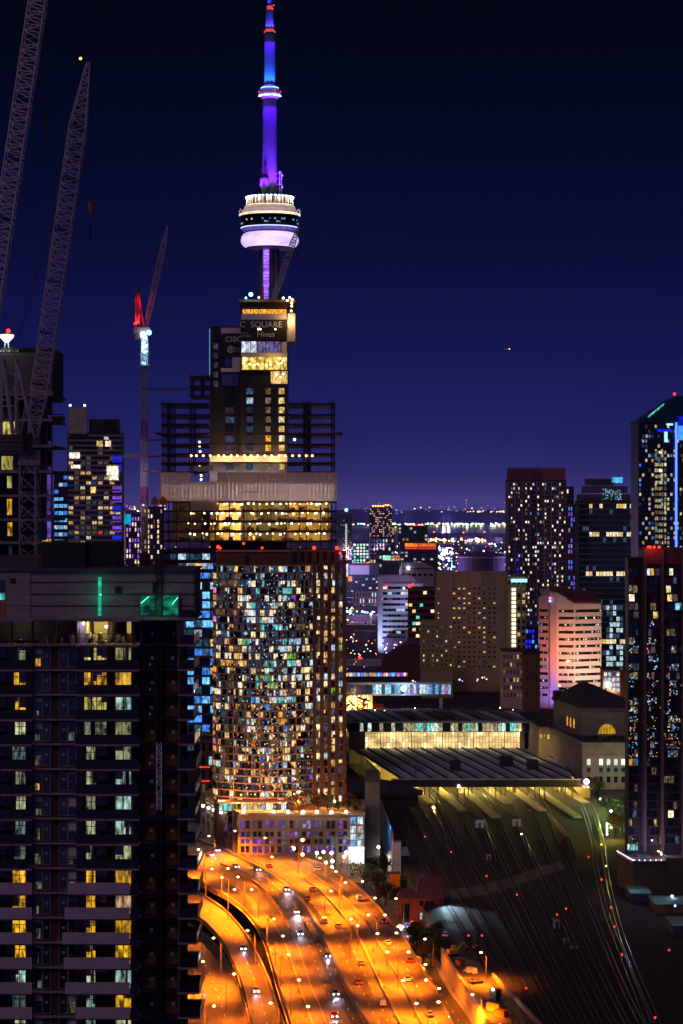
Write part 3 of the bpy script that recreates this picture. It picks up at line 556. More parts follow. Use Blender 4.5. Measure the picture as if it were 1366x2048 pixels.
for a in (-140, -90, -40):
    a = math.radians(a); c = Vector((math.cos(a), math.sin(a), 0))
    spot(tower, c * 15 + Vector((0, 0, tz(392))), (0, 0, tz(290)), VI, 399000, 60, .8, .5)
    spot(tower, c * 11 + Vector((0, 0, tz(199))), (0, 0, tz(290)), (.06, .006, 1.0), 96600, 70, .8, .5)
    spot(tower, c * 8.2 + Vector((0, 0, tz(175))), (0, 0, tz(120)), BL, 84000, 60, .8, .4)
    spot(tower, c * 5.5 + Vector((0, 0, tz(60))), (0, 0, tz(30)), (.05, .05, 1.0), 19000, 70, .8, .3)
    spot(tower, c * 4.5 + Vector((0, 0, tz(16))), (0, 0, tz(-30)), (.03, .06, 1.0), 19000, 60, .8, .3)
    spot(tower, c * 9 + Vector((0, 0, tz(72))), (0, 0, tz(130)), (.06, .006, 1.0), 54600, 60, .8, .3)
# ================================================================ office tower under construction (1150 m)
BD = 1150.0; b_ = BD / F
site = thing('unfinished_office_tower', 'unfinished office tower with dark core, steel frame, pale wrap and lit floors', 'building', (0, BD, LOW))
def bx(x): return (x - CX) * b_
def bz(y): return CH - (y - HZ) * b_ - LOW
def sbox(name, m, x0, x1, y0, y1, d0, d1): return ub(name, m, site, ((bx(x0) + bx(x1)) / 2, (d0 + d1) / 2, (bz(y0) + bz(y1)) / 2), (bx(x1) - bx(x0), d1 - d0, bz(y0) - bz(y1)))
DP = 46.0
sbox('core', 'sign_black', 418, 482, 650, 1180, 9, 34); sbox('core', 'sign_black', 480, 574, 640, 1180, 7, 36)
sbox('core_top', 'steel_dark', 479, 574, 600, 640, 8, 34); sbox('core_top', 'steel_dark', 572, 589, 603, 627, 10, 30)
sbox('work_deck', 'wood', 477, 590, 597, 601, 6, 36); sbox('work_glow_strip', 'w_amber', 484, 572, 616, 625, 7.7, 7.95)
for i in range(22):
    x = 480 + i * 4.4 + (i % 3); sbox('rebar_post', 'steel_dark', x, x + 1.0, 589 + (i * 7) % 6, 598, 7 + (i % 5) * 4, 7.3 + (i % 5) * 4)
sbox('hoarding', 'hoarding', 481, 573, 625, 637, 6.5, 6.9); sbox('hoarding', 'hoarding', 575, 590, 625, 681, 5, 30); sbox('hoarding_side', 'hoarding', 573.5, 576, 640, 681, 5.5, 29)
sbox('sign_panel', 'sign_black', 480, 573.5, 637, 660, 6.2, 6.8); sbox('sign_panel', 'sign_black', 480, 573.5, 660.5, 678, 6.2, 6.8); sbox('sign_panel', 'sign_black', 438, 481, 664.5, 712, 8.3, 8.9)
sbox('hoarding', 'hoarding', 440, 481, 653, 664, 8.3, 8.8); sbox('hoarding', 'hoarding', 440, 481, 734, 742, 8.3, 8.8); sbox('hoarding', 'hoarding', 463, 481, 712.5, 734, 8.3, 8.8)
sbox('blue_sheet', 'container_blue', 448, 462.5, 712.5, 731, 8.4, 8.8); sbox('blue_sheet', 'container_blue', 442, 476, 746, 770, 8.4, 8.8)
sbox('edge_light', 'lamp_sky', 416.8, 418, 655, 748, 8.2, 8.6)
def sign(s, x, y, h, m='sign_letter', d=6.1, align='CENTER'): return text_mesh('sign_lettering', s, h * b_ * 1.42, m, site, (bx(x), d, bz(y)), align)
sign('SQUARE', 532, 647.5, 12); sign('C', 484, 647.5, 12); sign('Hines', 531, 667, 11); sign('CIBC', 466, 676.5, 11, d=8.2)
sign('Ivanhoé', 474.5, 694, 4, d=8.2); sign('Cambridge', 475, 699, 3.6, d=8.2); sign('Ivanhoé', 487, 664, 3.5); sign('Cambridge', 489, 669.5, 3.5)
q = MB(); q.lathe([(1.7, -.1), (1.7, .1)], 20); o = q.build('round_emblem', 'sign_letter', site, (bx(460), 8.2, bz(697))); o.rotation_euler = (math.radians(90), 0, 0)
q = MB(); q.lathe([(1.0, -.1), (1.0, .1)], 18); o = q.build('emblem_ring', 'sign_black', site, (bx(460.4), 8.08, bz(697))); o.rotation_euler = (math.radians(90), 0, 0)
q = MB(); q.lathe([(.55, -.1), (.55, .1)], 14); o = q.build('emblem_dot', 'sign_letter', site, (bx(460.4), 7.98, bz(697))); o.rotation_euler = (math.radians(90), 0, 0)
sbox('lit_bay', 'w_frostwhite', 482, 512, 681, 703, 6.6, 6.9); sbox('lit_bay', 'w_lilac', 513, 560, 681, 703, 6.6, 6.9); sbox('lit_bay', 'hoarding', 561, 573, 682, 703, 6.6, 6.9)
for x in (499, 512.5, 530, 545, 560): sbox('post', 'steel_dark', x, x + 1.2, 681, 703, 6.1, 6.5)
sbox('hoarding', 'hoarding', 481, 574, 703.5, 712, 6.2, 6.8); sbox('lit_bay', 'w_amberbright', 482, 574, 712.5, 738, 6.6, 6.9); sbox('lit_bay', 'w_warm', 541, 574, 741, 766, 6.6, 6.9)
for x in (482, 496, 512, 528, 545, 560, 573): sbox('post', 'steel_dark', x, x + 1.0, 712, 740, 6.1, 6.5)
sbox('scaffold_deck', 'steel_dark', 480, 575, 738, 740.5, 5.4, 7.5)
for x, y in ((487, 715), (489, 720), (498, 727), (508, 728), (514, 727), (532, 728), (540, 728), (556, 726), (562, 725), (567, 720), (560, 715), (552, 748), (560, 753), (566, 747), (487, 725), (520, 656.5), (516, 656.5), (550, 656.5)):
    bulb('work_lamp', 'lamp_warm', site, (bx(x), 6.0, bz(y)), .42)
r = random.Random(3)
for y in range(775, 945, 19):
    for x0, x1, tb in ((557, 568, [('w_warm', 4), ('w_cream', 2)]), (530, 541, [('w_amber', 1), ('glass_dark', 1), ('w_dim', 2)]), (492, 505, [('w_cool', 1), ('w_dimblue', 2), ('w_lilacdim', 2)]), (449, 466, [('w_dimblue', 1), ('w_lilacdim', 2), ('glass_dark', 2)])):
        k = pick(r, tb); k = 'w_dim' if (x0 == 530 and y < 840) else k
        sbox('core_opening', k, x0, x1, y, y + 12, 6.7 if x0 > 480 else 8.7, 6.95 if x0 > 480 else 8.95)
for y in (684, 703, 722, 741, 760): sbox('core_opening', 'w_lilacdim', 425, 434, y, y + 12, 8.7, 8.95)
# steel frame
FL = [806, 828, 847, 867, 888, 907, 925, 943]
def frame(x0, x1, ys, cols, d0=0.0, d1=DP, th=4.2):
    for y in ys: sbox('floor_slab', 'steel_dark', x0, x1, y, y + th, d0, d1)
    for x in cols:
        for d in (d0 + .5, d0 + 15, d1 - 15, d1 - .9): sbox('column', 'steel_dark', x, x + 2.4, ys[0] - 3, ys[-1] + 2, d, d + .6)
frame(322, 418, FL, (324, 336, 378), 0); frame(574, 670, FL, (606, 612, 617, 662, 667), 0); frame(378, 418, [751, 771, 790], (379, 400), 2, 30)
for y in (867, 888, 907, 925): sbox('edge_beam', 'steel_redline', 322, 672, y - 1.2, y + .8, -.25, .15)
for x0, x1, s in ((311, 322, -1), (670, 685, 1)):
    q = MB(); zz = bz(864); a, b = bx(x0), bx(x1); q.add([(a, 0, zz - (.3 if s > 0 else 0)), (b, 0, zz + (0 if s > 0 else -.3)), (b, DP, zz), (a, DP, zz), (a, 0, zz - 1), (b, 0, zz - 1.6), (b, DP, zz - 1), (a, DP, zz - 1)], [(0, 1, 2, 3), (4, 7, 6, 5), (0, 4, 5, 1), (1, 5, 6, 2), (2, 6, 7, 3), (3, 7, 4, 0)]); q.build('safety_net', 'steel_dark', site)
# lit floor behind the frame
sbox('floor_back_wall', 'stone', 418, 574, 911, 925, 6.4, 6.7)
for i in range(19):
    x = 381 + i * 13.5 + r.uniform(-2, 2); bulb('work_lamp', 'lamp_warm', site, (bx(x), -.3, bz(911.5)), .5)
for x in (400, 450, 500, 550, 610): point(site, (bx(x), 2.5, bz(914)), (1, .6, .18), 3500, .4)
for x, y in ((399, 884), (399, 892), (400, 903), (399, 933), (402, 951), (402, 959)): bulb('work_lamp', 'lamp_warm', site, (bx(x), 1.0, bz(y)), .5)
bulb('work_lamp', 'lamp_pale', site, (bx(589), 1, bz(879)), .6)
# wrapped storeys, strip by strip
x = 320.0; i = 0
while x < 675:
    w = 7.0 + (i * 37 % 5) * .35; x1 = min(x + w, 675); top, bot = 944.5 + (i % 3) * .3, 1002.5
    if 379 < x < 434: top = 964.5
    if 378 < x < 434: bot = 1021
    sbox('wrap_strip', 'wrap_sheet', x, x1 - .55, top, bot, -.9 - (i % 2) * .12, -.6); x = x1; i += 1
for y in (967, 984): sbox('wrap_band', 'steel_pale', 321, 674, y, y + .8, -1.12, -1.04)
sbox('wrap_gap', 'sign_black', 486, 518, 983, 984.5, -1.3, -1.05); sbox('wrap_gap', 'sign_black', 516.8, 517.8, 946, 984, -1.3, -1.05)
sbox('wrap_backing', 'concrete_pale', 322, 673, 966, 1002, 6, DP)
for y in (956, 973, 992):
    for i in range(9): point(site, (bx(338 + i * 40 + (i * 7) % 11), 2.6, bz(y)), (1, .78, .70), 3400); sbox('notch_panel', 'hoarding', 388, 427, 932, 941, -.9, -.6)
for a, b in ((945, 956), (956, 964)): pass
# lit floors below the wrap
FL2 = [1002, 1021, 1042, 1062, 1081, 1100, 1119, 1138, 1157]
for y in FL2: sbox('floor_slab', 'steel_dark', 323, 674, y, y + 3.6, -.2, DP)
for y in FL2[:4]:
    sbox('edge_beam', 'steel_redline', 323, 674, y - .6, y + .9, -.45, -.22); x0 = 380 if y > 1010 else 437
    sbox('floor_back_wall', 'stone', 437, 575, y + 3.7, y + 19, 7.4, 7.9); sbox('floor_back_wall', 'stone', 576, 660, y + 3.7, y + 19, 13, 13.4); sbox('floor_back_wall', 'stone_dark', 340, 437, y + 3.7, y + 19, 16, 16.4)
    for x in (430, 470, 510, 550, 590, 630): point(site, (bx(x + r.uniform(-6, 6)), 2.2, bz(y + 7)), (1.0, .60, .12), 4200, .4)
    n = 22
    for i in range(n):
        x = x0 + (i + r.uniform(-.45, .45)) * (652 - x0) / (n - 1); bulb('work_lamp', r.choice(('lamp_pale', 'lamp_warm', 'lamp_yellow')), site, (bx(x), -.35 + r.uniform(0, 3), bz(y + 5.2 + r.uniform(-.6, 1.5))), r.uniform(.28, .6))
    for i in range(30):
        x = r.uniform(340, 665); sbox('stacked_material', r.choice(('wood', 'steel_dark', 'brick_red', 'concrete_dark', 'steel_dark')), x, x + r.uniform(2, 11), y + 19 - r.uniform(2, 9), y + 19, r.uniform(.8, 4), 4.6)
for x in (324, 336, 352, 378, 402, 430, 458, 486, 514, 542, 570, 598, 612, 640, 655, 662, 671): sbox('column', 'steel_dark', x, x + 2.0, 1004, 1120, .3, 1.0)
# glazed floors further down
for f, y in enumerate(range(1104, 1500, 19)):
    for i, x in enumerate(range(324, 676, 16)):
        tb = [('w_cool', 1), ('w_dimblue', 3), ('w_warm', 2 if y < 1140 else .4), ('glass_blue', 4), ('w_blue', 1.5 if y < 1180 else 4), ('w_sky', .6 if y < 1180 else 3)] if x < 430 else [('w_cream', 2), ('glass_dark', 2), ('w_warm', 2)]
        if x > 440 and y > 1130: continue
        sbox('curtain_pane', pick(r, tb), x + .6, x + 15.4, y + 3.8, y + 17.5, .4, .5)
    if y > 1160: sbox('floor_slab', 'concrete_dark', 323, 674, y, y + 3.6, -.2, DP)
sbox('inner_mass', 'sign_black', 326, 672, 1104, 1520, 2, DP)
# a blue flood lamp and edge lamps on the work deck
bulb('flood_lamp', 'lamp_cyan', site, (bx(501), 5, bz(587)), 1.0); bulb('flood_lamp', 'lamp_cyan', site, (bx(491), 5, bz(594)), .5); bulb('flood_lamp', 'lamp_white', site, (bx(517), 5, bz(593)), .45); point(site, (bx(501), 3, bz(586)), (.2, .6, 1), 900, .5)
for x, y in ((566, 594), (574, 599), (583, 604), (583, 610), (582, 620), (584, 597), (579, 593)): bulb('work_lamp', 'lamp_warm', site, (bx(x), 5.5, bz(y)), .55)
point(site, (bx(580), 2, bz(640)), (1, .62, .2), 2600, .5); point(site, (bx(545), 2.5, bz(725)), (1, .62, .2), 1600, .5)

# ---------------------------------------------------------------- lattice helpers and cranes
def lattice(q, a, b, w0, w1, side, n, t=.12, up=None):
    """four chords and zig-zag bracing from a to b; side = plan direction of the width"""
    a, b = Vector(a), Vector(b); d = (b - a).normalized(); s = Vector(side).normalized(); s = (s - d * s.dot(d)).normalized(); u = d.cross(s).normalized()
    ring = []
    for i in range(n + 1):
        f = i / n; c = a.lerp(b, f); w = (w0 + (w1 - w0) * f) / 2; ring.append([c + s * (i_ * w) + u * (j_ * w) for i_, j_ in ((-1, -1), (1, -1), (1, 1), (-1, 1))])
    for k in range(4): q.bar(ring[0][k], ring[-1][k], t * 1.5)
    for i in range(n):
        for k in range(4):
            p, o_ = ring[i], ring[i + 1]; q.bar(p[k], p[(k + 1) % 4], t)
            q.bar(p[k], o_[(k + 1) % 4], t) if (i + k) % 2 else q.bar(p[(k + 1) % 4], o_[k], t)
    for k in range(4): q.bar(ring[-1][k], ring[-1][(k + 1) % 4], t)
def jib(parent, a, b, n_sec, w, taper_last, m, per=5, t=.12, name='jib_section'):
    a, b = Vector(a), Vector(b)
    for i in range(n_sec):
        p, q_ = a.lerp(b, i / n_sec), a.lerp(b, (i + 1) / n_sec); w0 = w; w1 = w
        if i >= n_sec - taper_last: w0 = w * (1 - (i - (n_sec - taper_last)) / taper_last * .8); w1 = w * (1 - (i + 1 - (n_sec - taper_last)) / taper_last * .8)
        if i == 0: w0 = w * .55
        g = MB(); lattice(g, p, q_, w0, w1, (1, 0, 0), per, t); g.build(name, m, parent)
# slender luffing crane beside the office tower, lit blue-white near its top
cD = 1165.0; cr_ = thing('luffing_crane', 'slender luffing crane with blue-white lit mast beside the office tower', 'crane', (P(289, 1000, cD).x, cD, LOW))
def cz(y): return CH - (y - HZ) * cD / F - LOW
def cx(x): return (x - 289) * cD / F
for i in range(14):
    y0, y1 = 1140 - i * 33.0, 1140 - (i + 1) * 33.0; g = MB(); lattice(g, (0, 0, cz(y0)), (0, 0, cz(y1)), 3.0, 3.0, (1, 0, 0), 5, .28); g.build('mast_section', 'steel_pale' if i > 11 or i % 4 else 'steel_red', cr_)
for y in (708, 731): MB().box(cx(278), cx(300), -2.4, 2.4, cz(y + 1.5), cz(y - 1.5)).build('mast_collar', 'steel_pale', cr_)
MB().box(cx(268), cx(301), -2, 2, cz(668), cz(655)).build('machinery_deck', 'steel_pale', cr_); MB().box(cx(270), cx(282), -2.2, 2.2, cz(679), cz(667)).build('counterweight', 'concrete_dark', cr_)
g = MB()
for s in (-1.4, 1.4):
    g.bar((cx(272), s, cz(655)), (cx(272), s, cz(590)), .5); g.bar((cx(288), s, cz(655)), (cx(278), s, cz(590)), .5); g.bar((cx(280), s, cz(655)), (cx(275), s, cz(590)), .35); g.bar((cx(272), s, cz(640)), (cx(285), s, cz(625)), .25)
g.bar((cx(271), 0, cz(590)), (cx(280), 0, cz(590)), 1.6); g.build('back_frame', 'steel_red', cr_)
jib(cr_, (cx(292), 0, cz(656)), (cx(335), 0, cz(452)), 5, 2.4, 1, 'steel_pale', 6, .2); bulb('beacon', 'lamp_red', cr_, (cx(275), -2.5, cz(645)), .9); bulb('beacon', 'lamp_red', cr_, (cx(271), -2.5, cz(648)), .6)
g = MB(); g.bar((cx(276), 0, cz(590)), (cx(283), 0, cz(566)), .5); g.bar((cx(283), 0, cz(566)), (cx(316), 0, cz(500)), .18); g.build('luffing_rope', 'steel_dark', cr_)
g = MB(); g.bar((cx(335), 0, cz(452)), (cx(335), 0, cz(508)), .1); g.box(cx(334), cx(338), -.6, .6, cz(512), cz(507)); g.build('hook_block', 'steel_dark', cr_)
bulb('flood_lamp', 'lamp_cyan', cr_, (cx(299), -2.4, cz(666)), 1.2); bulb('flood_lamp', 'lamp_white', cr_, (cx(287), -3, cz(670)), 1.3); bulb('flood_lamp', 'lamp_cyan', cr_, (cx(291), -2.6, cz(675)), 1.0)
for y in (674, 684, 694, 704): point(cr_, (cx(289), 0, cz(y)), (.35, .75, 1.0), 2600, .5)
for y in (712, 726): point(cr_, (cx(289), -2.5, cz(y)), (.35, .75, 1.0), 500, .3)
point(cr_, (cx(276), -3, cz(640)), (1, .06, .04), 1500, .5); point(cr_, (cx(281), -4, cz(605)), (1, .06, .05), 900, .5)
for x1, y in ((375, 778), (322, 880), (322, 913), (322, 942)):
    g = MB(); g.bar((cx(291), 0, cz(y)), (cx(x1), 0, cz(y)), .8); g.build('tie_strut', 'steel_redline', cr_)
g = MB(); lattice(g, (cx(247), 0, cz(912)), (cx(284), 0, cz(912)), 1.6, 1.6, (0, 1, 0), 8, .2); g.build('tie_strut', 'steel_pale', cr_)
# crane whose jib rises from the top of the office tower
c2 = thing('rooftop_crane', 'pale lattice crane jib rising from the top of the unfinished tower', 'crane', (0, BD + 14, LOW))
jib(c2, (bx(541), 0, bz(606)), (bx(596), 0, bz(447)), 5, 2.6, 1, 'steel_pale', 6, .22); MB().box(bx(524), bx(546), -2, 2, bz(612), bz(597)).build('machinery_deck', 'steel_dark', c2)
g = MB(); g.bar((bx(521), 0, bz(600)), (bx(521), 0, bz(573)), .5); g.bar((bx(526), 0, bz(600)), (bx(522), 0, bz(573)), .5); g.build('back_frame', 'steel_red', c2); g = MB(); g.bar((bx(594), 0, bz(448)), (bx(594), 0, bz(500)), .12); g.box(bx(591.5), bx(596.5), -.6, .6, bz(506), bz(499)); g.build('hook_block', 'steel_dark', c2)
g = MB(); lattice(g, (bx(535), 0, bz(700)), (bx(535), 0, bz(606)), 3, 3, (1, 0, 0), 8, .3); g.build('mast_section', 'steel_dark', c2)
# ================================================================ curved glass condominium (945 m) and its podium
KD = 948.0; d_ = KD / F
condo = thing('curved_condominium_tower', 'curved glass apartment tower with many lit windows above an orange-lit podium', 'building', (0, KD, LOW))
def kx(x): return (x - CX) * d_
def kz(y): return CH - (y - HZ) * d_ - LOW
r = random.Random(21)
# plan: rounded left corner, bowed front, flat right end with piers
bow = []
xa, xb_ = kx(432), kx(628)
for i in range(23):
    t = i / 22; bow.append((xa + (xb_ - xa) * t, 5.0 - 11.0 * math.sin(math.pi * (.06 + .88 * t))))
left_side = [(kx(423), 22), (kx(424), 10.5)]
right_pts = [(kx(688), bow[-1][1] + 3.0), (kx(691), 22)]
plan = left_side + bow + right_pts
z_top, z_bot, NF = kz(1131), kz(1608), 33
fh = (z_top - z_bot) / NF
MB().prism([(x, y) for x, y in [(p[0] * .995 + kx(556) * .005, p[1] + .35) for p in plan]], 0, z_top).build('wall', 'brick_brown', condo)
def slab_ring(z, h, out, m, name):
    q = MB(); A, B = [], []
    for i, p in enumerate(plan):
        a, b = Vector(plan[max(i - 1, 0)]), Vector(plan[min(i + 1, len(plan) - 1)]); t = (b - a).normalized(); n = Vector((t.y, -t.x)); A.append(Vector((p[0] + n.x * out, p[1] + n.y * out, z + h))); B.append(Vector((p[0] - n.x * .3, p[1] - n.y * .3, z + h)))
    q.ribbon(A, B, h); return q.build(name, m, condo)
for f in range(NF + 1): slab_ring(z_bot + f * fh - .2, .52, .55 if f % 1 == 0 else .3, 'slab_brown', 'floor_slab')
JB = (MB(), [])
budget = 300
def zone(f, j):
    """tinted reflections run down the bow; otherwise a mix of lit rooms"""
    u_ = f / NF
    if 6 <= j <= 16 and u_ > .62: return [('dark', 9), ('w_cool', 2), ('w_teal', 1.6), ('w_cream', 2), ('w_dimblue', 2.5), ('w_green', .5), ('w_white', .8)]
    if 9 <= j <= 17 and .40 < u_ <= .75: return [('dark', 8.5), ('w_green', .9), ('w_teal', 1.8), ('w_cool', 2), ('w_cream', 2), ('w_warm', 1), ('w_dimblue', 2)]
    if 7 <= j <= 17 and .1 < u_ <= .45: return [('dark', 7), ('w_warm', 2.2), ('w_cream', 2.0), ('w_white', .8), ('w_dim', 3.5), ('w_orange', 1.0), ('w_cool', .9), ('w_blue', .4)]
    return [('dark', 12), ('w_cream', 1.3), ('w_warm', 1.2), ('w_dim', 2.8), ('w_cool', .6), ('w_dimblue', 1.2), ('w_amber', .4), ('w_white', .4), ('w_violet', .12)]
# glazing between the slabs: two unequal lights per bay with a mullion
def bay(a, b, f, j, kinds):
    global budget
    a, b = Vector((a[0], a[1], 0)), Vector((b[0], b[1], 0)); L = (b - a).length; u = (b - a) / L; n = Vector((u.y, -u.x, 0)); rz = math.atan2(u.y, u.x)
    split = r.choice((.36, .5, .64)); zc = z_bot + (f + .5) * fh + .16; same = r.random() < .72; k0 = None
    for s0, s1 in ((0, split), (split, 1)):
        k = k0 if (same and k0) else pick(r, kinds); k0 = k; w = L * (s1 - s0) - .16; c = a + u * (L * (s0 + s1) / 2) + n * .10; c.z = zc; h = fh - .56
        if k == 'dark': k = r.choice(('glass_dark', 'glass_dark', 'w_faint', 'w_faint', 'w_faintblue', 'glass_brown'))
        if k[0] == 'w' and k not in ('w_dim', 'w_dimblue', 'w_faint', 'w_faintblue') and r.random() < .22: h *= .62; c.z += .45        # blinds drawn from below / balcony front
        if k[0] == 'w' and budget > 0 and (w > 1.0) and k not in ('w_dim', 'w_dimblue', 'w_faint', 'w_faintblue'): ub('window', k, condo, c, (w, .08, h), rz); budget -= 1
        else:
            if k not in JB[1]: JB[1].append(k)
            JB[0].obox(c, u, w, .08, h, JB[1].index(k))
for f in range(NF):
    for j in range(len(bow) - 1): bay(bow[j], bow[j + 1], f, j, zone(f, j))
    for j, (a, b) in enumerate(((left_side[0], left_side[1]), (left_side[1], bow[0]))): bay(a, b, f, j, [('dark', 3), ('w_dim', 2), ('w_warm', 1.5), ('w_orange', 1.5), ('w_pink', 1)])  # side panes glow orange and pink as painted reflections of highway lights
    A, B = Vector(bow[-1]), Vector(right_pts[0])
    for j in range(4): bay(A.lerp(B, j / 4 + .05), A.lerp(B, (j + 1) / 4 - .05), f, j, [('dark', 6), ('w_cream', 1.8), ('w_warm', 1.8), ('w_cool', .8), ('w_dim', 2), ('w_dimblue', 1), ('w_white', .7), ('w_green', .15)])
# small glowing specks painted on the glass as reflected city lights
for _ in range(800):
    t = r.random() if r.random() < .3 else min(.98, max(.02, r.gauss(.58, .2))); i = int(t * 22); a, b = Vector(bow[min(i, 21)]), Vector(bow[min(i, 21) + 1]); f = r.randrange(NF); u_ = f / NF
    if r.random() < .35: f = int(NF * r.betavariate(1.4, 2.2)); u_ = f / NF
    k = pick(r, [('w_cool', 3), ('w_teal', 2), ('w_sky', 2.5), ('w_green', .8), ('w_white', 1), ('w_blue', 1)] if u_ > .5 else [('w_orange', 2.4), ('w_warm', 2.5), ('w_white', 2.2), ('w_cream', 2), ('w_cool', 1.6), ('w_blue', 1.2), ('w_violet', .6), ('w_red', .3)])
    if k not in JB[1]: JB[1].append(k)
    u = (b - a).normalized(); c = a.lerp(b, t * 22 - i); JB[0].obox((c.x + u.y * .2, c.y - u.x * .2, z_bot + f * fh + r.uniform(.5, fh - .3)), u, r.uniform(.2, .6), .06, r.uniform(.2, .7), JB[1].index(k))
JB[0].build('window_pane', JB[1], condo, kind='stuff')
# piers of the flat end and slim mullions on the bow
A, B = Vector(bow[-1]), Vector(right_pts[0]); u = (B - A).normalized(); rz = math.atan2(u.y, u.x)
for j in range(5):
    c = A.lerp(B, j / 4); zt = kz(1102); ub('pier', 'brick_brown', condo, (c.x + u.y * .45, c.y - u.x * .45, (zt + z_bot) / 2), (1.5, .9, zt - z_bot), rz)
for x, yy in ((bow[4], 0), (bow[10], 0), (bow[14], 0), (bow[18], 0)): ub('mullion', 'slab_brown', condo, (x[0], x[1] - .3, (z_top + z_bot) / 2), (.35, .5, z_top - z_bot), 0)
# mechanical storeys
MB().box(kx(431), kx(580), 3, 20, z_top + .2, kz(1102)).build('mechanical_storey', 'brick_brown', condo); MB().box(kx(431), kx(580), 2.6, 3.4, kz(1104), kz(1100)).build('roof_coping', 'slab_brown', condo)
MB().box(kx(580), kx(676), 3, 20, z_top + .2, kz(1101)).build('mechanical_storey', 'brick_brown', condo)
for x in range(588, 676, 15): ub('louvre_opening', 'sign_black', condo, (kx(x + 4), 2.95, kz(1115)), (2.0, .2, 4.2)); 
for x in range(581, 680, 15): ub('pier', 'brick_brown', condo, (kx(x), 2.7, kz(1116)), (1.0, .7, 6.0))
MB().box(kx(490), kx(497), 2.7, 3.0, kz(1128), kz(1110)).build('roof_door', 'steel_dark', condo)
for x, y in ((436, 1094), (440, 1096.5), (524, 1096), (628, 1096), (674, 1096), (680, 1107), (694, 1118), (487, 1087)): bulb('warning_light', 'lamp_red', condo, (kx(x), 1.5, kz(y)), .75 if x in (628, 674, 436) else .5)
for x in (446, 480, 520, 560, 600, 640, 676): point(condo, (kx(x), -17 if 450 < x < 620 else -9, z_bot + 3), (1, .36, .06), 4600 if x < 610 else 1700)  # unseen lights added to wash the lower slabs orange
# ---- podium
PD = 926.0; pod = thing('podium_block', 'stone podium block with tall bluish windows and a row of globe lamps', 'building', (0, PD, LOW)); p_ = PD / F
def px_(x): return (x - CX) * p_
def pz(y): return CH - (y - HZ) * p_ - LOW
zt = pz(1630)
PA, PB, PC, PE = (px_(385), 64), (px_(478), 0), (px_(698), 0), (px_(729), 0)
MB().prism([PA, PB, PE, (px_(731), 42), (px_(400), 80)], 0, zt).build('wall', 'stone_warm', pod)
MB().prism([(PA[0], PA[1] - .4), (PB[0], -.5), (PE[0] + .3, -.5), (px_(732), 42), (px_(400), 80)], zt, zt + .9).build('parapet', 'stone_warm', pod)
r = random.Random(8)
def pane_grid(root, a, b, zs, nb, groups, tb, sill='stone_warm'):
    a, b = Vector((*a, 0)), Vector((*b, 0)); L = (b - a).length; u = (b - a) / L; n = Vector((u.y, -u.x, 0)); rz = math.atan2(u.y, u.x); bw = L / nb
    for j in range(nb):
        for z0, z1 in zs:
            for s in (-1, 1):
                c = a + u * ((j + .5) * bw + s * bw * .2) + n * .05; c.z = (z0 + z1) / 2; ub('window', pick(r, tb), root, c, (bw * .30, .14, z1 - z0), rz)
        c = a + u * (j * bw) + n * .3; c.z = zt / 2; ub('pier', sill, root, c, (bw * .17, .6, zt), rz)
    for z0, z1 in zs:
        c = a + u * (L / 2) + n * .2; c.z = z1 + .45; ub('string_course', sill, root, c, (L, .4, .8), rz)
tbp = [('w_violetdim', 4), ('glass_blue', 3), ('w_dimblue', 2), ('w_lilac', 1), ('w_violet', .7), ('glass_dark', 2)]
pane_grid(pod, PB, PC, [(pz(1657), pz(1641)), (pz(1676), pz(1663)), (pz(1690), pz(1678)), (pz(1705), pz(1692))], 9, 2, tbp)
pane_grid(pod, PA, PB, [(pz(1655), pz(1641)), (pz(1676), pz(1663)), (pz(1690), pz(1678))], 8, 2, [('glass_dark', 4), ('w_dim', 1), ('w_violetdim', 1), ('glass_blue', 2)])
for y0, y1 in ((1648, 1634), (1665, 1652), (1679, 1668), (1692, 1681)):
    for x0, x1, k in ((701, 711, r.choice(('w_sky', 'w_cool'))), (715, 726, 'w_cool' if y0 != 1665 else 'w_white')): ub('window', k, pod, ((px_(x0) + px_(x1)) / 2, -.05, (pz(y0) + pz(y1)) / 2), (px_(x1) - px_(x0), .14, pz(y1) - pz(y0)))
ub('shop_front', 'shop_light', pod, (px_(713), -.1, pz(1712)), (px_(729) - px_(699), .3, pz(1698) - pz(1727))); ub('canopy', 'shop_light', pod, (px_(713), -.9, pz(1695)), (px_(729) - px_(698), 1.8, .5)); point(pod, (px_(713), -4, pz(1710)), (.8, .88, 1.0), 2500, .6)
for x, y, d in ((487, 1624, 0), (547, 1624, 0), (576, 1624, 0), (606, 1624, 0), (634, 1624, 0), (663, 1624, 0), (692, 1624, 0), (406, 1612, 52), (417, 1616, 44), (427, 1620, 36), (437, 1624, 28), (442, 1625, 22)):
    D = PD + d; c = P(x, y, D); ub('lamp_post', 'steel_dark', pod, (c.x, d + .4, zt + 1.4), (.12, .12, 1.6)); bulb('globe_lamp', 'lamp_white', pod, (c.x, d + .4, c.z - LOW), .62)
    point(pod, (c.x, d - 1.2, c.z - LOW + .2), (1, .85, .6), 260, .3)
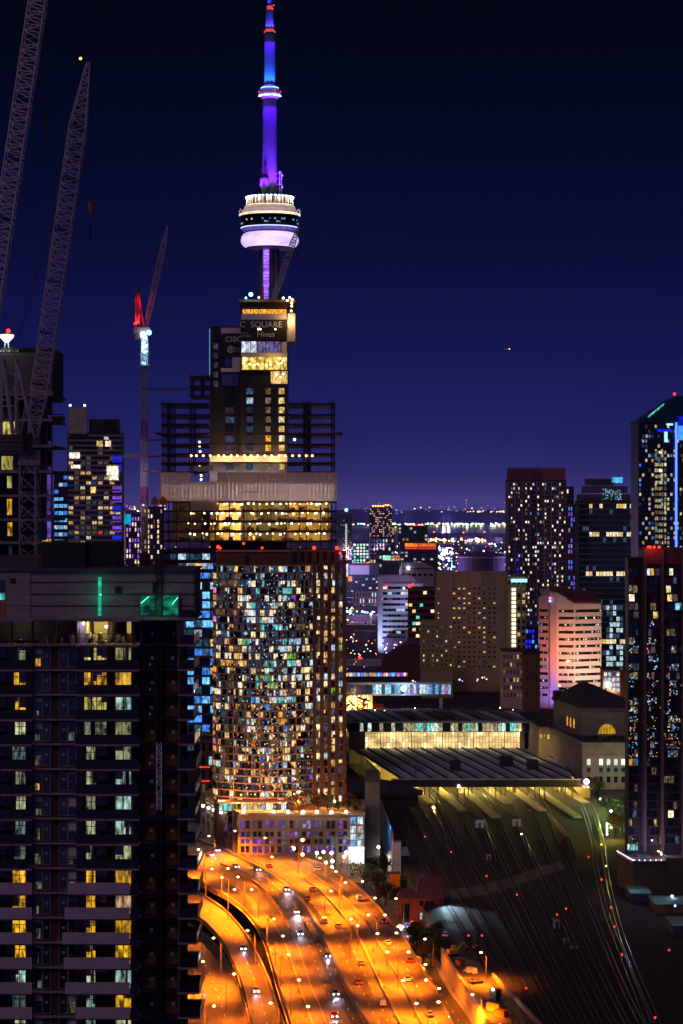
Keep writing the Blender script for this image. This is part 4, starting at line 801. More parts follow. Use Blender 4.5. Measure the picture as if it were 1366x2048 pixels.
# glazed pavilion on the podium roof
pv = thing('glass_pavilion', 'low glowing glass pavilion on the podium roof under the curved tower', 'pavilion', (0, PD + 8, LOW + zt))
def vx(x): return (x - CX) * (PD + 8) / F
for i, (x0, x1, k) in enumerate([(438, 446, 'w_frost'), (447, 455, 'w_teal'), (456, 464, 'w_frost'), (465, 474, 'w_olive'), (482, 494, 'w_cream'), (495, 507, 'w_olive'), (508, 520, 'w_warm'), (521, 530, 'w_frost'), (532, 546, 'w_cream'), (548, 560, 'w_dim'), (562, 572, 'w_cool')]): ub('glass_panel', k, pv, ((vx(x0) + vx(x1)) / 2, 0 if x0 > 480 else 2, 1.9), (vx(x1) - vx(x0), .12, 3.2))
MB().box(vx(434), vx(575), -1.0, 8, 3.6, 4.0).build('roof_slab', 'slab_brown', pv); MB().box(vx(436), vx(574), 2.3, 7.5, 0, 3.6).build('inner_wall', 'sign_black', pv)
for i, (x, h, w) in enumerate([(592, 7.5, 3.2), (612, 9.5, 4.2), (636, 8.5, 3.8), (655, 9, 3.6), (676, 7, 3.4), (697, 7.5, 3.2), (712, 6, 2.6)]):
    leafy_tree('terrace_tree', f'rust-brown terrace tree on the podium roof, {ORD[i]} along the row from the pavilion', (vx(x), PD + 6 + (i % 3) * 2.5, LOW + zt), h, w, 'leaf_brown', n=380, seed=40 + i, group='trees on the podium terrace', leaf=.6, trunk_h=.2)
point(pod, (px_(672), 2, zt + 4), (1, .72, .1), 900, .3); point(pod, (px_(612), 2, zt + 3), (1, .5, .1), 500, .3); bulb('globe_lamp', 'lamp_warm', pod, (px_(669), 3, zt + 5), .5); ub('lamp_post', 'steel_dark', pod, (px_(669), 3, zt + 2.5), (.12, .12, 5))
# plain block and blue-lit flank wall beside the podium
blk = thing('service_block', 'plain grey-green windowless block beside the podium end', 'building', (0, 952, LOW))
MB().box((731 - CX) * .2, (760 - CX) * .2, 0, 40, 0, 36).build('wall', 'concrete_teal', blk); MB().box((730.5 - CX) * .2, (760.6 - CX) * .2, -.2, 40.3, 36, 36.6).build('roof_coping', 'concrete_dark', blk)
A, B = G(764, 1720, LOW), G(800, 1775, LOW)
bw_ = thing('flank_wall', 'long flank wall washed by bright blue light next to the tracks', 'wall', (0, 0, 0))
wa = [P(761, 1640, 1050), P(775, 1662, 985), P(786, 1680, 942)]
for i in range(2):
    a, b = wa[i], wa[i + 1]; c = (a + b) / 2; c.z = 4 + LOW / 2; MB().obox(c, b - a, (b - a).length - .1, .6, 14 - LOW).build('wall_panel', 'concrete_pale', bw_)
c = P(794, 1700, 930); MB().obox((c.x, c.y, 3), (1, 0), 3.0, 6, 13).build('end_pier', 'concrete', bw_)
spot(bw_, (16.6, 952, 14), (18.6, 985, 4), (.05, .35, 1.0), 30000, 80, .9, .5); spot(bw_, (17.2, 938, 9), (20.0, 952, 3), (.6, .45, .9), 2500, 70, .9, .5)
# ================================================================ near apartment tower (276 m)
ND = 276.0; n_ = ND / F
near = thing('near_apartment_tower', 'dark nearby apartment tower with concrete penthouse, balconies and yellow rooms', 'building', (0, ND, LOW))
def nx(x): return (x - CX) * n_
def nz(y): return CH - (y - HZ) * n_ - LOW
def nb_(name, m, x0, x1, y0, y1, d0, d1, par=None): return ub(name, m, par or near, ((nx(x0) + nx(x1)) / 2, (d0 + d1) / 2, (nz(y0) + nz(y1)) / 2), (nx(x1) - nx(x0), d1 - d0, nz(y0) - nz(y1)))
_win = {}
def window(x0, x1, y0, y1, m, bars=(), transom=None, d=-.02, root=None):
    """a pane with its frame (frame is a part of the window)"""
    w, h = nx(x1) - nx(x0), nz(y0) - nz(y1); key = (round(w, 2), round(h, 2), m)
    if key not in _win:
        q = MB().box(-w / 2, w / 2, 0, .06, -h / 2, h / 2); me = bpy.data.meshes.new('window'); me.from_pydata(q.v, [], q.f); me.materials.append(M[m]); _win[key] = me
    o = bpy.data.objects.new('window', _win[key]); C.objects.link(o); o.parent = near; o.location = ((nx(x0) + nx(x1)) / 2, d, (nz(y0) + nz(y1)) / 2)
    fk = (round(w, 2), round(h, 2), bars, transom)
    if fk not in _win:
        q = MB(); t = .055
        for s in (-1, 1): q.box(s * w / 2 - t, s * w / 2 + t, -.10, -.01, -h / 2, h / 2)
        for s in (-1, 1): q.box(-w / 2 - t, w / 2 + t, -.105, -.012, s * h / 2 - t, s * h / 2 + t)
        for b in bars: q.box(-w / 2 + w * b - t * .8, -w / 2 + w * b + t * .8, -.095, -.014, -h / 2, h / 2)
        if transom: q.box(-w / 2, w / 2, -.09, -.016, h / 2 - h * transom - t * .7, h / 2 - h * transom + t * .7)
        me = bpy.data.meshes.new('frame'); me.from_pydata(q.v, [], q.f); me.materials.append(M['frame_grey']); _win[fk] = me
    f = bpy.data.objects.new('frame', _win[fk]); C.objects.link(f); f.parent = o
    return o
NR = 17
def ys(i): return 1242 + 49.5 * i
nb_('inner_mass', 'sign_black', -120, 282, 1292, 2110, 1.2, 18); nb_('inner_mass', 'sign_black', 282, 352, 1240, 2110, 2.4, 14)
rooms = {1: ('room_pale', 'room_yellow', 'room_dimgreen'), 2: ('room_amber', 'room_amber', 'room_bluegold'), 3: ('room_amber', 'room_yellow', 'room_mint'), 4: ('room_pale', 'room_pale', 'room_dimgreen'), 5: ('room_mintdim', 'room_pale', 'room_pale'),
         6: ('room_pale', 'room_pale', 'room_mint'), 7: ('room_pale', 'room_pale', 'room_mint'), 8: ('room_mintdim', 'room_pale', 'room_mint'), 9: ('room_mintdim', 'room_pale', 'room_pale'), 10: ('room_amber', 'room_amber', 'room_amber'),
         11: ('room_amber', 'room_amber', 'room_cream'), 12: ('room_amber', 'room_amber', 'room_amber'), 13: ('room_amber', 'room_amber', 'room_amber'), 14: ('room_mint', 'room_pale', 'room_mint'), 15: ('room_mintdim', 'room_mint', 'room_amber'), 16: ('room_pale', 'room_mint', 'room_pale')}
r = random.Random(31)
for i in range(0, NR):
    y, y1 = ys(i), ys(i + 1); sl = y1 - 4
    nb_('floor_slab', 'slab_edge', -120, 68, y - 4, y, -1.7, 2); nb_('floor_slab', 'slab_edge', 68.3, 154, y - 3.5, y + .5, -.45, 2); nb_('floor_slab', 'slab_edge', 154.3, 281, y - 4, y, -1.7, 2); nb_('floor_slab', 'door_navy', 281.3, 356, y - 5, y, -.5, 3)
    xe = 387 + 13 * (y - 1240) / 800 + math.sin(i * 1.3) * 2.0; nb_('floor_slab', 'slab_edge', 356.3, xe, y - 4, y, -1.2, 9)
    nb_('corner_rail', 'rail_glass', 360, xe - .5, y - 23, y - 4.2, -1.15, -1.08); nb_('corner_rail', 'rail_glass', xe - .9, xe - .4, y - 23, y - 4.2, -1.1, 8.8); nb_('corner_post', 'concrete_dark', 357, 360.5, y - 49, y - 4.2, -.9, 0)
    for k in range(4): nb_('rail_post', 'steel_dark', 361 + k * (xe - 362) / 3.2, 361.6 + k * (xe - 362) / 3.2, y - 24, y - 4.2, -1.22, -1.15)
    if i == 0: continue
    nb_('corner_glass', 'rail_glass' if (i * 7) % 5 < 3 else 'glass_blue', 362, 371, y + 2, y + 45, 4.0, 4.1); nb_('corner_wall', 'concrete_dark', 352, 357.5, y, y + 45.4, 1.0, 8)
    t, b = y + 3, sl - 3; lt = rooms[i] if i in rooms else rooms[16]
    rail = i <= 9
    # wall panels between the windows
    for x0, x1, m in ((-120, -40, 'glass_maroon'), (14, 23.5, 'glass_maroon'), (53, 66, 'glass_maroon'), (102.5, 117.5, 'panel_maroon'), (154, 167, 'glass_maroon'), (215, 229.5, 'panel_maroon'), (264, 281, 'door_navy')): nb_('wall_panel', m, x0, x1, y + .6, sl - .3, .05 if x1 < 280 else .25, 1.2)
    window(-38, 13, t, b, 'glass_dark', (.5,), .3); window(24.5, 52, t, b, lt[0], (.52,), .25)
    window(68.5, 84.5, t, b, 'glass_teal', (), .55); window(86, 101.5, t, b, 'glass_teal' if i % 3 else 'glass_dark', (), None); nb_('notice', 'paper_dim', 90, 96, y + 17, y + 22.5, -.06, -.035)
    window(118.5, 135, t, b, 'glass_teal' if i % 2 else 'glass_dark', (), None); window(136.5, 153, t, b, 'glass_dark', (), .55); nb_('notice', 'paper_dim', 124, 130, y + 17, y + 22, -.06, -.035)
    if i <= 4: window(168, 182, t, b, lt[1], (), .7); window(183.5, 214, t, b, lt[1], (.33, .66), .22)
    else: window(172, 191.5, t, b, lt[1], (.55,), .3); window(193, 214, t, b, 'glass_dark', (), .2)
    window(230.5, 263, t, b, lt[2], (.5 if i % 2 else .42,), None)
    for x0, x1 in ((25, 36), (184, 192), (251, 262)):            # drapes and furniture seen inside
        if r.random() < .55: nb_('curtain', r.choice(('curtain_tan', 'curtain_grey')), x0, x0 + r.uniform(3, 8), t + 1, b - 1, -.055, -.035)
    for x0, x1 in ((25, 37.5), (38.5, 51), (169, 181), (185, 193), (194, 203), (204, 213), (231.5, 246), (248, 262), (69.5, 83.5), (137.5, 152)):      # blinds let down to different heights
        if r.random() < .3: nb_('blind', 'blind', x0, x1, t + .6, t + r.uniform(5, 26), -.05, -.03)
    if r.random() < .5: nb_('lit_corner', r.choice(('room_mintdim', 'room_dimgreen', 'room_amber')), r.uniform(70, 76), r.uniform(77, 84), b - r.uniform(10, 24), b - 2, -.05, -.03)
    if r.random() < .4: nb_('lit_corner', r.choice(('room_mintdim', 'room_dimgreen', 'room_cream')), r.uniform(137, 142), r.uniform(144, 151), b - r.uniform(10, 24), b - 2, -.05, -.03)
    # balconies
    if i < 10:
        for x0, x1 in ((-120, 67), (155, 280)):
            nb_('balcony_rail', 'rail_glass', x0, x1, y1 - 22, y1 - 4.2, -1.66, -1.60); nb_('hand_rail', 'steel_dark', x0, x1, y1 - 23, y1 - 22, -1.7, -1.56)
        for x in (5, 28, 50, 156, 180, 205, 230, 255, 278): nb_('rail_post', 'steel_dark', x, x + .9, y1 - 22.5, y1 - 4, -1.72, -1.67)
    else:
        xs = 133 + [6, 0, -5, -2, 1, 22, 8][i - 10]; nb_('balcony_panel', 'lilac_panel', -120, 68, y1 - 26, y1 - 3, -1.85, -1.70); nb_('balcony_panel', 'lilac_panel', xs, 262, y1 - 26, y1 - 3, -1.85, -1.70); nb_('balcony_panel', 'door_navy', 263, 281, y1 - 24, y1 - 3, -1.82, -1.7)
    # ochre end bays with doors and paper notices
    nb_('end_wall', 'ochre', 282, 311, y + 1, sl - 1.5, .9, 2.4); nb_('end_wall', 'ochre', 329, 356, y + 1, sl - 1.5, .9, 2.4)
    dk = i in (1, 2, 3); nb_('door_leaf', 'door_navy' if dk or i % 3 == 0 else 'ochre_dark', 290, 310, y + 12, sl - 1.5, .7, .88); nb_('door_leaf', 'door_navy' if i == 1 else 'ochre_dark', 333, 352, y + 12, sl - 1.5, .7, .88)
    for x, yy in ((299.5 + r.uniform(-1, 2), 22), (342 + r.uniform(-2, 2), 22)): nb_('notice', 'paper', x, x + 5.5, y + yy, y + yy + 6, .62, .68); nb_('notice_print', 'door_navy', x + 1.6, x + 3.8, y + yy + 1.8, y + yy + 4.2, .59, .61)
    if i in (1, 2, 3, 5): nb_('notice', 'paper', 296.5, 301, y + 36, y + 41, .62, .68)
    nb_('fascia', 'steel_dark', 282, 356, y + .4, y + 5, .2, .6)
# balcony things: string lights, pots with plants, folding chairs
for i, m, n in ((1, 'lamp_amber', 16), (8, 'lamp_white', 14), (11, 'lamp_amber', 7), (14, 'lamp_warm', 6)):
    for k in range(n): bulb('string_light', m, near, (nx(233 + k * 2.6 + r.uniform(-1, 1)), -1.55, nz(ys(i + 1) - 21 + r.uniform(-2, 7))), .035)
for i, x in ((2, 60), (3, 246), (4, 202), (5, 262), (6, 30), (7, 176), (8, 58), (9, 240), (4, 40), (9, 10), (2, 205), (6, 268)):
    y1 = ys(i + 1); g = MB(); g.lathe([(.16, 0), (.22, .4), (.2, .42)], 8); g.build('plant_pot', 'brick_red', near, (nx(x), -1.2, nz(y1 - 4))); g = MB()
    for k in range(40): an, rr, zz = r.random() * 6.28, .35 * r.random(), .4 + .9 * r.random(); g.add([(rr * math.cos(an), rr * math.sin(an), zz), (rr * math.cos(an) + .12, rr * math.sin(an), zz + .08), (rr * math.cos(an), rr * math.sin(an) + .12, zz + .14)], [(0, 1, 2)])
    g.build('pot_plant', 'leaf_green', near, (nx(x), -1.2, nz(y1 - 4)))
for i, x in ((1, 200), (3, 45), (5, 190), (7, 250), (8, 195), (6, 200)):
    y1 = ys(i + 1); g = MB(); g.box(-.25, .25, -.25, .25, .42, .47); g.box(-.25, .25, .2, .25, .47, .95)
    for a in (-.22, .22):
        for b in (-.22, .22): g.box(a - .02, a + .02, b - .02, b + .02, 0, .42)
    g.build('balcony_chair', 'steel_pale', near, (nx(x), -1.0, nz(y1 - 4)))
# upper unfinished floor
y = 1242
nb_('back_wall', 'concrete_dark', -120, 281, 1238, 1288, 7.5, 8.2); nb_('plaster_wall', 'concrete_pale', 157, 168, 1240, 1288, 1.0, 7.4); nb_('plaster_wall', 'concrete_pale', 213, 217, 1240, 1288, 2.0, 7.4); nb_('plaster_wall', 'tan', 249, 262, 1240, 1288, 3.0, 7.4)
for x in (-30, 21, 62, 108, 154, 262, 279): nb_('column', 'concrete_dark', x, x + 4, 1239, 1288, .2, .9)
nb_('guard_rail', 'steel_dark', -120, 281, 1266, 1267, -1.5, -1.42); nb_('guard_rail', 'steel_dark', -120, 281, 1276, 1277, -1.5, -1.42)
for k in range(26): x = -20 + k * 11.5; nb_('guard_post', 'steel_dark', x, x + .8, 1264, 1288, -1.52, -1.45)
for k in range(24):
    x = r.uniform(20, 262); h = r.uniform(4, 22); nb_('stored_item', r.choice(('wood', 'steel_dark', 'concrete', 'steel_pale', 'orange_paint')), x, x + r.uniform(1, 8), 1288 - h, 1288, r.uniform(.2, 3), r.uniform(3.2, 5))
g = MB(); 
for s in (0, .5): g.bar((nx(207) + s, 2.0, nz(1288)), (nx(214) + s, 3.0, nz(1250)), .08)
for k in range(7): f = k / 7 + .05; g.bar((nx(207) + (nx(214) - nx(207)) * f, 2 + f, nz(1288) + (nz(1250) - nz(1288)) * f), (nx(207) + (nx(214) - nx(207)) * f + .5, 2 + f, nz(1288) + (nz(1250) - nz(1288)) * f), .05)
g.build('ladder', 'steel_pale', near)
nb_('yellow_wall', 'tan', 176, 206, 1244, 1288, 6.6, 7.4); bulb('work_lamp', 'lamp_warm', near, (nx(207), 3.2, nz(1256)), .18); bulb('work_lamp', 'lamp_white', near, (nx(166), .6, nz(1247)), .15)
point(near, (nx(190), 4.2, nz(1254)), (1, .85, .25), 260, .1); point(near, (nx(161), -.2, nz(1252)), (.85, .75, 1), 45, .1); point(near, (nx(256), 1.8, nz(1256)), (1, .85, .3), 70, .1); point(near, (nx(30), 4.5, nz(1254)), (.8, .7, .35), 60, .1)
nb_('end_wall', 'door_navy', 284, 352, 1243, 1286, 1.2, 2.4)
for x in (300, 343): nb_('notice', 'paper', x, x + 6, 1266, 1272, 1.05, 1.12)
# concrete penthouse with board-marked panels
bays = [(-120, 62), (62.6, 131), (131.6, 204), (204.6, 268), (268.6, 330), (330.6, 389)]
for x0, x1 in bays: nb_('penthouse_panel', 'concrete_board', x0, x1, 1141, 1234, -.4 - (0.15 if x0 < 0 else 0), 12)
nb_('coping', 'concrete_dark', -120, 391, 1136.5, 1141, -.8, 12.3); nb_('penthouse_base', 'slab_edge', -120, 392, 1234, 1239, -1.7, 12)
for x0, x1, y0, y1, m in ((22, 33, 1156, 1166, 'screen_green'), (231, 243, 1173, 1187, 'screen_green'), (306, 316, 1165, 1186, 'sign_black'), (-6, 12, 1159, 1184, 'glass_teal'), (197.3, 203.6, 1154, 1231, 'slot_green')):
    nb_('opening', m, x0, x1, y0, y1, -.62, -.42)
nb_('opening', 'w_teal', -6, 11, 1186, 1199, -.62, -.5); nb_('opening', 'wood', -6, 13, 1200, 1231, -.62, -.5)
nb_('green_opening', 'green_room', 281, 309, 1191, 1230, -.62, -.42); nb_('green_opening', 'green_room', 327, 359, 1191, 1230, -.62, -.42)
for x0, y0, x1, y1 in ((281, 1213, 309, 1214.2), (327, 1213, 359, 1214.2), (280, 1189, 281.3, 1231), (309, 1189, 310.5, 1231), (326, 1189, 327, 1231), (359, 1189, 360.3, 1231)): nb_('opening_bar', 'steel_dark', x0, x1, y0, y1, -.75, -.64)
g = MB(); g.bar((nx(283), -.7, nz(1206)), (nx(298), -.7, nz(1193)), .08); g.bar((nx(345), -.7, nz(1208)), (nx(357), -.7, nz(1194)), .08); g.build('opening_brace', 'lamp_green', near)
point(near, (nx(200), -2.0, nz(1190)), (.05, 1, .5), 26, .1); point(near, (nx(318), -2.2, nz(1212)), (.05, 1, .5), 30, .1)
for yy in (1163, 1187, 1210): nb_('form_line', 'concrete_dark', -120, 389, yy, yy + .5, -.57, -.42)
for k in range(28):
    nb_('tie_hole', 'sign_black', 14 + (k % 14) * 27, 15.2 + (k % 14) * 27, 1174 + (k // 14) * 24, 1175.3 + (k // 14) * 24, -.6, -.5)
# roof clutter
nb_('plant_screen', 'screen_green', 76, 166, 1087, 1137, 3, 12); nb_('plant_screen', 'screen_green', 167, 230, 1085, 1137, 4, 12); nb_('plant_screen', 'concrete_dark', -80, 75, 1113, 1137, 5, 12)
for x in range(78, 392, 17): nb_('roof_rail_post', 'steel_dark', x, x + 1.0, 1121, 1137, .0, .1)
nb_('roof_rail', 'steel_dark', 76, 391, 1121, 1122, -.02, .1); nb_('roof_rail', 'steel_dark', 76, 391, 1129, 1130, -.02, .1)
g = MB(); g.lathe([(.55, 0), (.55, 1.3), (.3, 1.6), (.02, 1.75)], 14); g.build('roof_tank', 'steel_dark', near, (nx(287), 2, nz(1132)))
# service hoist mast running up the end bays
hoist = thing('hoist_mast', 'slim lattice hoist mast climbing the end of the near tower', 'hoist', (nx(319), ND - .6, LOW))
for i in range(22):
    y0, y1 = 2120 - i * 45.5, 2120 - (i + 1) * 45.5; g = MB(); lattice(g, (0, 0, nz(y0)), (0, 0, nz(y1)), .55, .55, (1, 0, 0), 4, .055)
    mid = (y0 + y1) / 2; g.build('mast_section', 'hoist_white' if 1470 < mid < 1628 else 'steel_dark', hoist)
    if i % 3 == 0: MB().box(-.5, .5, -.02, .6, nz(y0) - .05, nz(y0) + .05).build('wall_tie', 'steel_dark', hoist)
for s in (-1, 1):
    g = MB(); g.bar((s * .48, 0, nz(1145)), (s * .48, 0, nz(992)), .16); g.build('guide_post', 'steel_dark', hoist)
    g = MB(); g.lathe([(.46, -.08), (.46, .08)], 16); o = g.build('end_disc', 'orange_paint', hoist, (s * .48, -.15, nz(1003))); o.rotation_euler = (math.radians(90), 0, 0)
for i in range(9): MB().box(-.5, .5, -.05, .05, nz(1030 + i * 13) - .03, nz(1030 + i * 13) + .03).build('rung', 'steel_dark', hoist)

# ================================================================ unfinished tower behind it (305 m) with the big crane
RD = 305.0; q_ = RD / F
rear = thing('unfinished_apartment_tower', 'unfinished concrete tower with open floors behind the near tower and crane', 'building', (0, RD, LOW))
def rx(x): return (x - CX) * q_
def rzz(y): return CH - (y - HZ) * q_ - LOW
def rb_(name, m, x0, x1, y0, y1, d0, d1): return ub(name, m, rear, ((rx(x0) + rx(x1)) / 2, (d0 + d1) / 2, (rzz(y0) + rzz(y1)) / 2), (rx(x1) - rx(x0), d1 - d0, rzz(y0) - rzz(y1)))
rb_('core', 'concrete_dark', -60, 101, 697, 796, 1.5, 14); rb_('core_cap', 'steel_dark', -60, 102, 694, 698, 1.3, 14.2); rb_('inner_mass', 'sign_black', -60, 70, 796, 1145, 2.2, 14)
r = random.Random(17)
for i, y in enumerate((787, 838, 890, 941, 989, 1037, 1083, 1130)):
    rb_('floor_slab', 'slab_edge', -60, 107 - (i % 2), y, y + 5, -.8, 14)
    if i >= 1:
        rb_('column', 'concrete_dark', 76, 79, y - 46, y, 0, .6); rb_('column', 'concrete_dark', 103, 105, y - 46, y, -.4, .2); rb_('bay_glass', r.choice(('glass_blue', 'glass_maroon', 'glass_dark')), 80, 92, y - 44, y - 2, .8, .9); rb_('bay_glass', 'w_violetdim' if i in (4, 5, 6) else 'glass_dark', 93, 102, y - 40, y - 8, .8, .9)  # violet glow in some panes is a painted reflection of purple lights
        rb_('wall_panel', 'door_navy' if i > 3 else 'concrete_dark', -60, 37, y - 45.5, y - .5, 1.2, 2.2); rb_('wall_panel', 'concrete_dark', 46, 75, y - 45.5, y - .5, 1.0, 2.2)
        rb_('guard_rail', 'steel_dark', 78, 106, y - 18, y - 17, -.75, -.68)
for x0, x1, y0, y1, m in ((0, 34, 843, 868, 'room_yellow'), (1, 23, 912, 939, 'room_yellow'), (12, 21, 952, 976, 'room_yellow'), (12, 21, 998, 1030, 'room_amber'), (13, 22, 1045, 1072, 'room_amber'), (14, 21, 1092, 1120, 'w_dimblue'), (-20, -4, 843, 868, 'room_yellow'), (25, 34, 916, 934, 'glass_blue'), (82, 100, 1078, 1084, 'room_amber')): rb_('lit_room', m, x0, x1, y0, y1, 1.05, 1.18)
rb_('soffit_light', 'wood', 78, 106, 780, 787, -.6, 2); rb_('platform', 'steel_dark', 104, 127, 833, 842, -.5, 2); rb_('platform_rail', 'steel_dark', 106, 127, 828, 830, -.5, -.4); rb_('platform_rail', 'steel_dark', 126, 127, 826, 842, -.5, -.4)
# roof flood lamp
fl = thing('roof_flood_lamp', 'round white flood lamp with red beacon on the unfinished tower top', 'lamp', (rx(9), RD + 2, rzz(697) + LOW))
g = MB(); g.lathe([(.25, .9), (.9, 1.6), (.95, 1.9), (.2, 2.0)], 18); g.build('lamp_dish', 'lamp_palegreen', fl); g = MB()
for s in (-.35, .35): g.bar((s, 0, -.3), (s * .5, 0, 1.0), .12)
g.build('lamp_stand', 'steel_pale', fl); bulb('beacon', 'lamp_red', fl, (.2, 0, 2.4), .28); MB().box(-1.3, 1.6, -.5, .5, -.35, .0).build('lamp_base', 'w_cool', fl); point(fl, (0, -1.2, .9), (.6, 1, .5), 120, .1)
# big crane standing in front of it
gD = 292.0; g_ = gD / F; big = thing('tower_crane', 'large grey luffing tower crane with counterweights and long lattice jib', 'crane', ((57 - CX) * g_, gD, LOW))
def gx(x): return (x - 57) * g_
def gz(y): return CH - (y - HZ) * g_ - LOW
for i in range(8):
    y0, y1 = 1150 - i * 28.5, 1150 - (i + 1) * 28.5; g = MB(); lattice(g, (0, 0, gz(y0)), (0, 0, gz(y1)), 1.9, 1.9, (1, 0, 0), 1, .16); g.build('mast_section', 'steel_pale', big)
for i in range(4): MB().box(gx(-20), gx(49), -1.2, 1.2, gz(902 - i * 8.6), gz(902 - i * 8.6) + .46).build('counterweight', 'concrete_dark', big)
MB().box(gx(-12), gx(52), -.7, .7, gz(908), gz(903)).build('counter_deck', 'steel_pale', big); MB().box(gx(38), gx(78), -1.2, 1.2, gz(931), gz(922)).build('slewing_ring', 'steel_pale', big); g = MB(); lattice(g, (gx(40), 0, gz(912)), (gx(78), 0, gz(912)), 1.1, 1.1, (0, 1, 0), 5, .12); g.build('turntable', 'steel_pale', big)
MB().box(gx(52), gx(66), -1.3, -.2, gz(903), gz(868)).build('machinery_cab', 'steel_dark', big)
g = MB()
for s in (-.8, .8):
    for a, b, w in (((2, 868), (2, 716), .22), ((6, 716), (26, 868), .28), ((33, 868), (33, 716), .2), ((35, 728), (70, 878), .32), ((2, 800), (22, 800), .12), ((2, 812), (33, 812), .1), ((10, 738), (32, 752), .14), ((33, 800), (48, 796), .12), ((20, 790), (33, 770), .12), ((42, 868), (52, 808), .12)): g.bar((gx(a[0]), s, gz(a[1])), (gx(b[0]), s, gz(b[1])), w)
g.bar((gx(-1), 0, gz(716)), (gx(36), 0, gz(714)), .55); g.build('back_frame', 'steel_pale', big)
jib(big, (gx(66), 0, gz(872)), (gx(156), 0, gz(255)), 6, 2.0, 0, 'steel_jib', 8, .085); 
g = MB(); lattice(g, (gx(156), 0, gz(255)), (gx(176), 0, gz(130)), 2.0, .5, (1, 0, 0), 8, .085); g.build('jib_head', 'steel_jib', big); MB().box(gx(172), gx(181), -.4, .4, gz(137), gz(125)).build('jib_sheave', 'steel_pale', big); bulb('beacon', 'lamp_amber', big, (gx(161), 0, gz(117)), .17); g = MB(); g.bar((gx(161), 0, gz(118)), (gx(173), 0, gz(135)), .07); g.build('beacon_arm', 'steel_dark', big)
g = MB(); g.bar((gx(180), 0, gz(127)), (gx(180), 0, gz(404)), .035); g.build('hoist_rope', 'steel_dark', big); g = MB(); g.box(gx(176.5), gx(183), -.25, .25, gz(424), gz(403)); g.bar((gx(180), 0, gz(424)), (gx(180), 0, gz(433)), .1); g.build('hook_block', 'orange_paint', big); MB().box(gx(178), gx(181.5), -.15, .15, gz(477), gz(449)).build('hook_weight', 'steel_dark', big)
g = MB(); g.bar((gx(22), .4, gz(716)), (gx(155), .4, gz(262)), .05); g.bar((gx(30), -.4, gz(716)), (gx(158), -.4, gz(252)), .05); g.build('luffing_rope', 'steel_dark', big)
# second crane: only its jib crosses the frame
hD = 280.0; h_ = hD / F; sec = thing('leaning_crane', 'grey lattice crane jib leaning up across the top corner of the sky', 'crane', ((-75 - CX) * h_, hD, LOW))
def hx(x): return (x + 75) * h_
def hz(y): return CH - (y - HZ) * h_ - LOW
for i in range(7): g = MB(); lattice(g, (0, 0, hz(1200 - i * 40)), (0, 0, hz(1200 - (i + 1) * 40)), 1.9, 1.9, (1, 0, 0), 2, .16); g.build('mast_section', 'steel_pale', sec)
jib(sec, (hx(-62), 0, hz(915)), (hx(100), 0, hz(-160)), 9, 1.95, 1, 'steel_jib', 9, .085); MB().box(hx(-110), hx(-60), -1.2, 1.2, hz(930), hz(905)).build('counterweight', 'concrete_dark', sec); g = MB(); g.bar((hx(93), 0, hz(-160)), (hx(93), 0, hz(232)), .035); g.box(hx(90), hx(96), -.2, .2, hz(272), hz(232)); g.build('hook_block', 'steel_dark', sec)
# ================================================================ middle distance and background buildings
def slabhouse(label, x0, x1, ytop, D, depth, wallm, nb, nf, table, seed, ybot=None, pier=.5, span=.9, pier_m=None, span_m=None, singles=0, name='city_building', cat='building', rz=0.0, side=None, roof=None, dark='glass_dark', pd=.3, sd=.22, cols=None, zmin=None, top_gap=0.0, every_pier=1):
    """box building: wall, roof rim, window grid on the front (and a side if side = number of bays)"""
    k = D / F; w = (x1 - x0) * k; h = CH - (ytop - HZ) * k - LOW; t = thing(name, label, cat, (((x0 + x1) / 2 - CX) * k, D, LOW), rz)
    MB().box(-w / 2, w / 2, 0, depth, 0, h).build('wall', wallm, t); MB().box(-w / 2 - .3, w / 2 + .3, -.3, depth + .3, h, h + 1.0).build('roof', roof or 'roof_dark', t)
    zb = 4 if ybot is None else max(2, CH - (ybot - HZ) * k - LOW); r = random.Random(seed); ht = h - 1 - top_gap
    facade(t, (-w / 2, 0), (w / 2, 0), zb, ht, nb, nf, table, r, '', pier, span, pier_m, span_m, pd, sd, singles, dark, cols=cols, every_pier=every_pier)
    if side: facade(t, (w / 2, 0), (w / 2, depth), zb, ht, side, nf, table, r, '', pier, span, pier_m, span_m, pd, sd, 0, dark)
    if side and side < 0: pass
    t['_h'] = h; return t, w, h, k
MIX = [('dark', 10), ('w_cream', 1.6), ('w_warm', 1.4), ('w_white', .8), ('w_dim', 2), ('w_cool', .7)]
SPARSE = [('dark', 16), ('w_cream', 1.2), ('w_warm', 1.2), ('w_dim', 1.5), ('w_cool', .4)]
# --- behind the left cranes
t, w, h, k = slabhouse('slim residential tower with tall blank concrete stair core and blue-lit corner', 136, 242, 868, 1500, 22, 'concrete_dark', 9, 26, [('dark', 9), ('w_warm', 1.6), ('w_cream', 1.4), ('w_dim', 2), ('w_white', .6), ('w_dimblue', 1), ('w_red', .2)], 51, ybot=1130, pier=.9, span=1.3, pier_m='sign_black', span_m='slab_edge', sd=.9)
hx0 = lambda x: (x - 189) * k
hz0 = lambda y: CH - (y - HZ) * k - LOW
for i in range(2):
    for j in range(3): ub('core_panel', 'concrete_pale', t, (hx0(138 + 9.5 + i * 18.5), -1.0, hz0(868) + (j + .5) * 5.6), (18 * k, 3, 5.45))
MB().box(hx0(178), hx0(236), 2, 16, h, hz0(838)).build('plant_storey', 'roof_dark', t); MB().box(hx0(210), hx0(233), 1.5, 2.1, h + 2, hz0(841)).build('louvre_panel', 'sign_black', t)
for x in (141, 170): bulb('roof_lamp', 'lamp_pale', t, (hx0(x), -2, hz0(811)), .7)
r = random.Random(2)
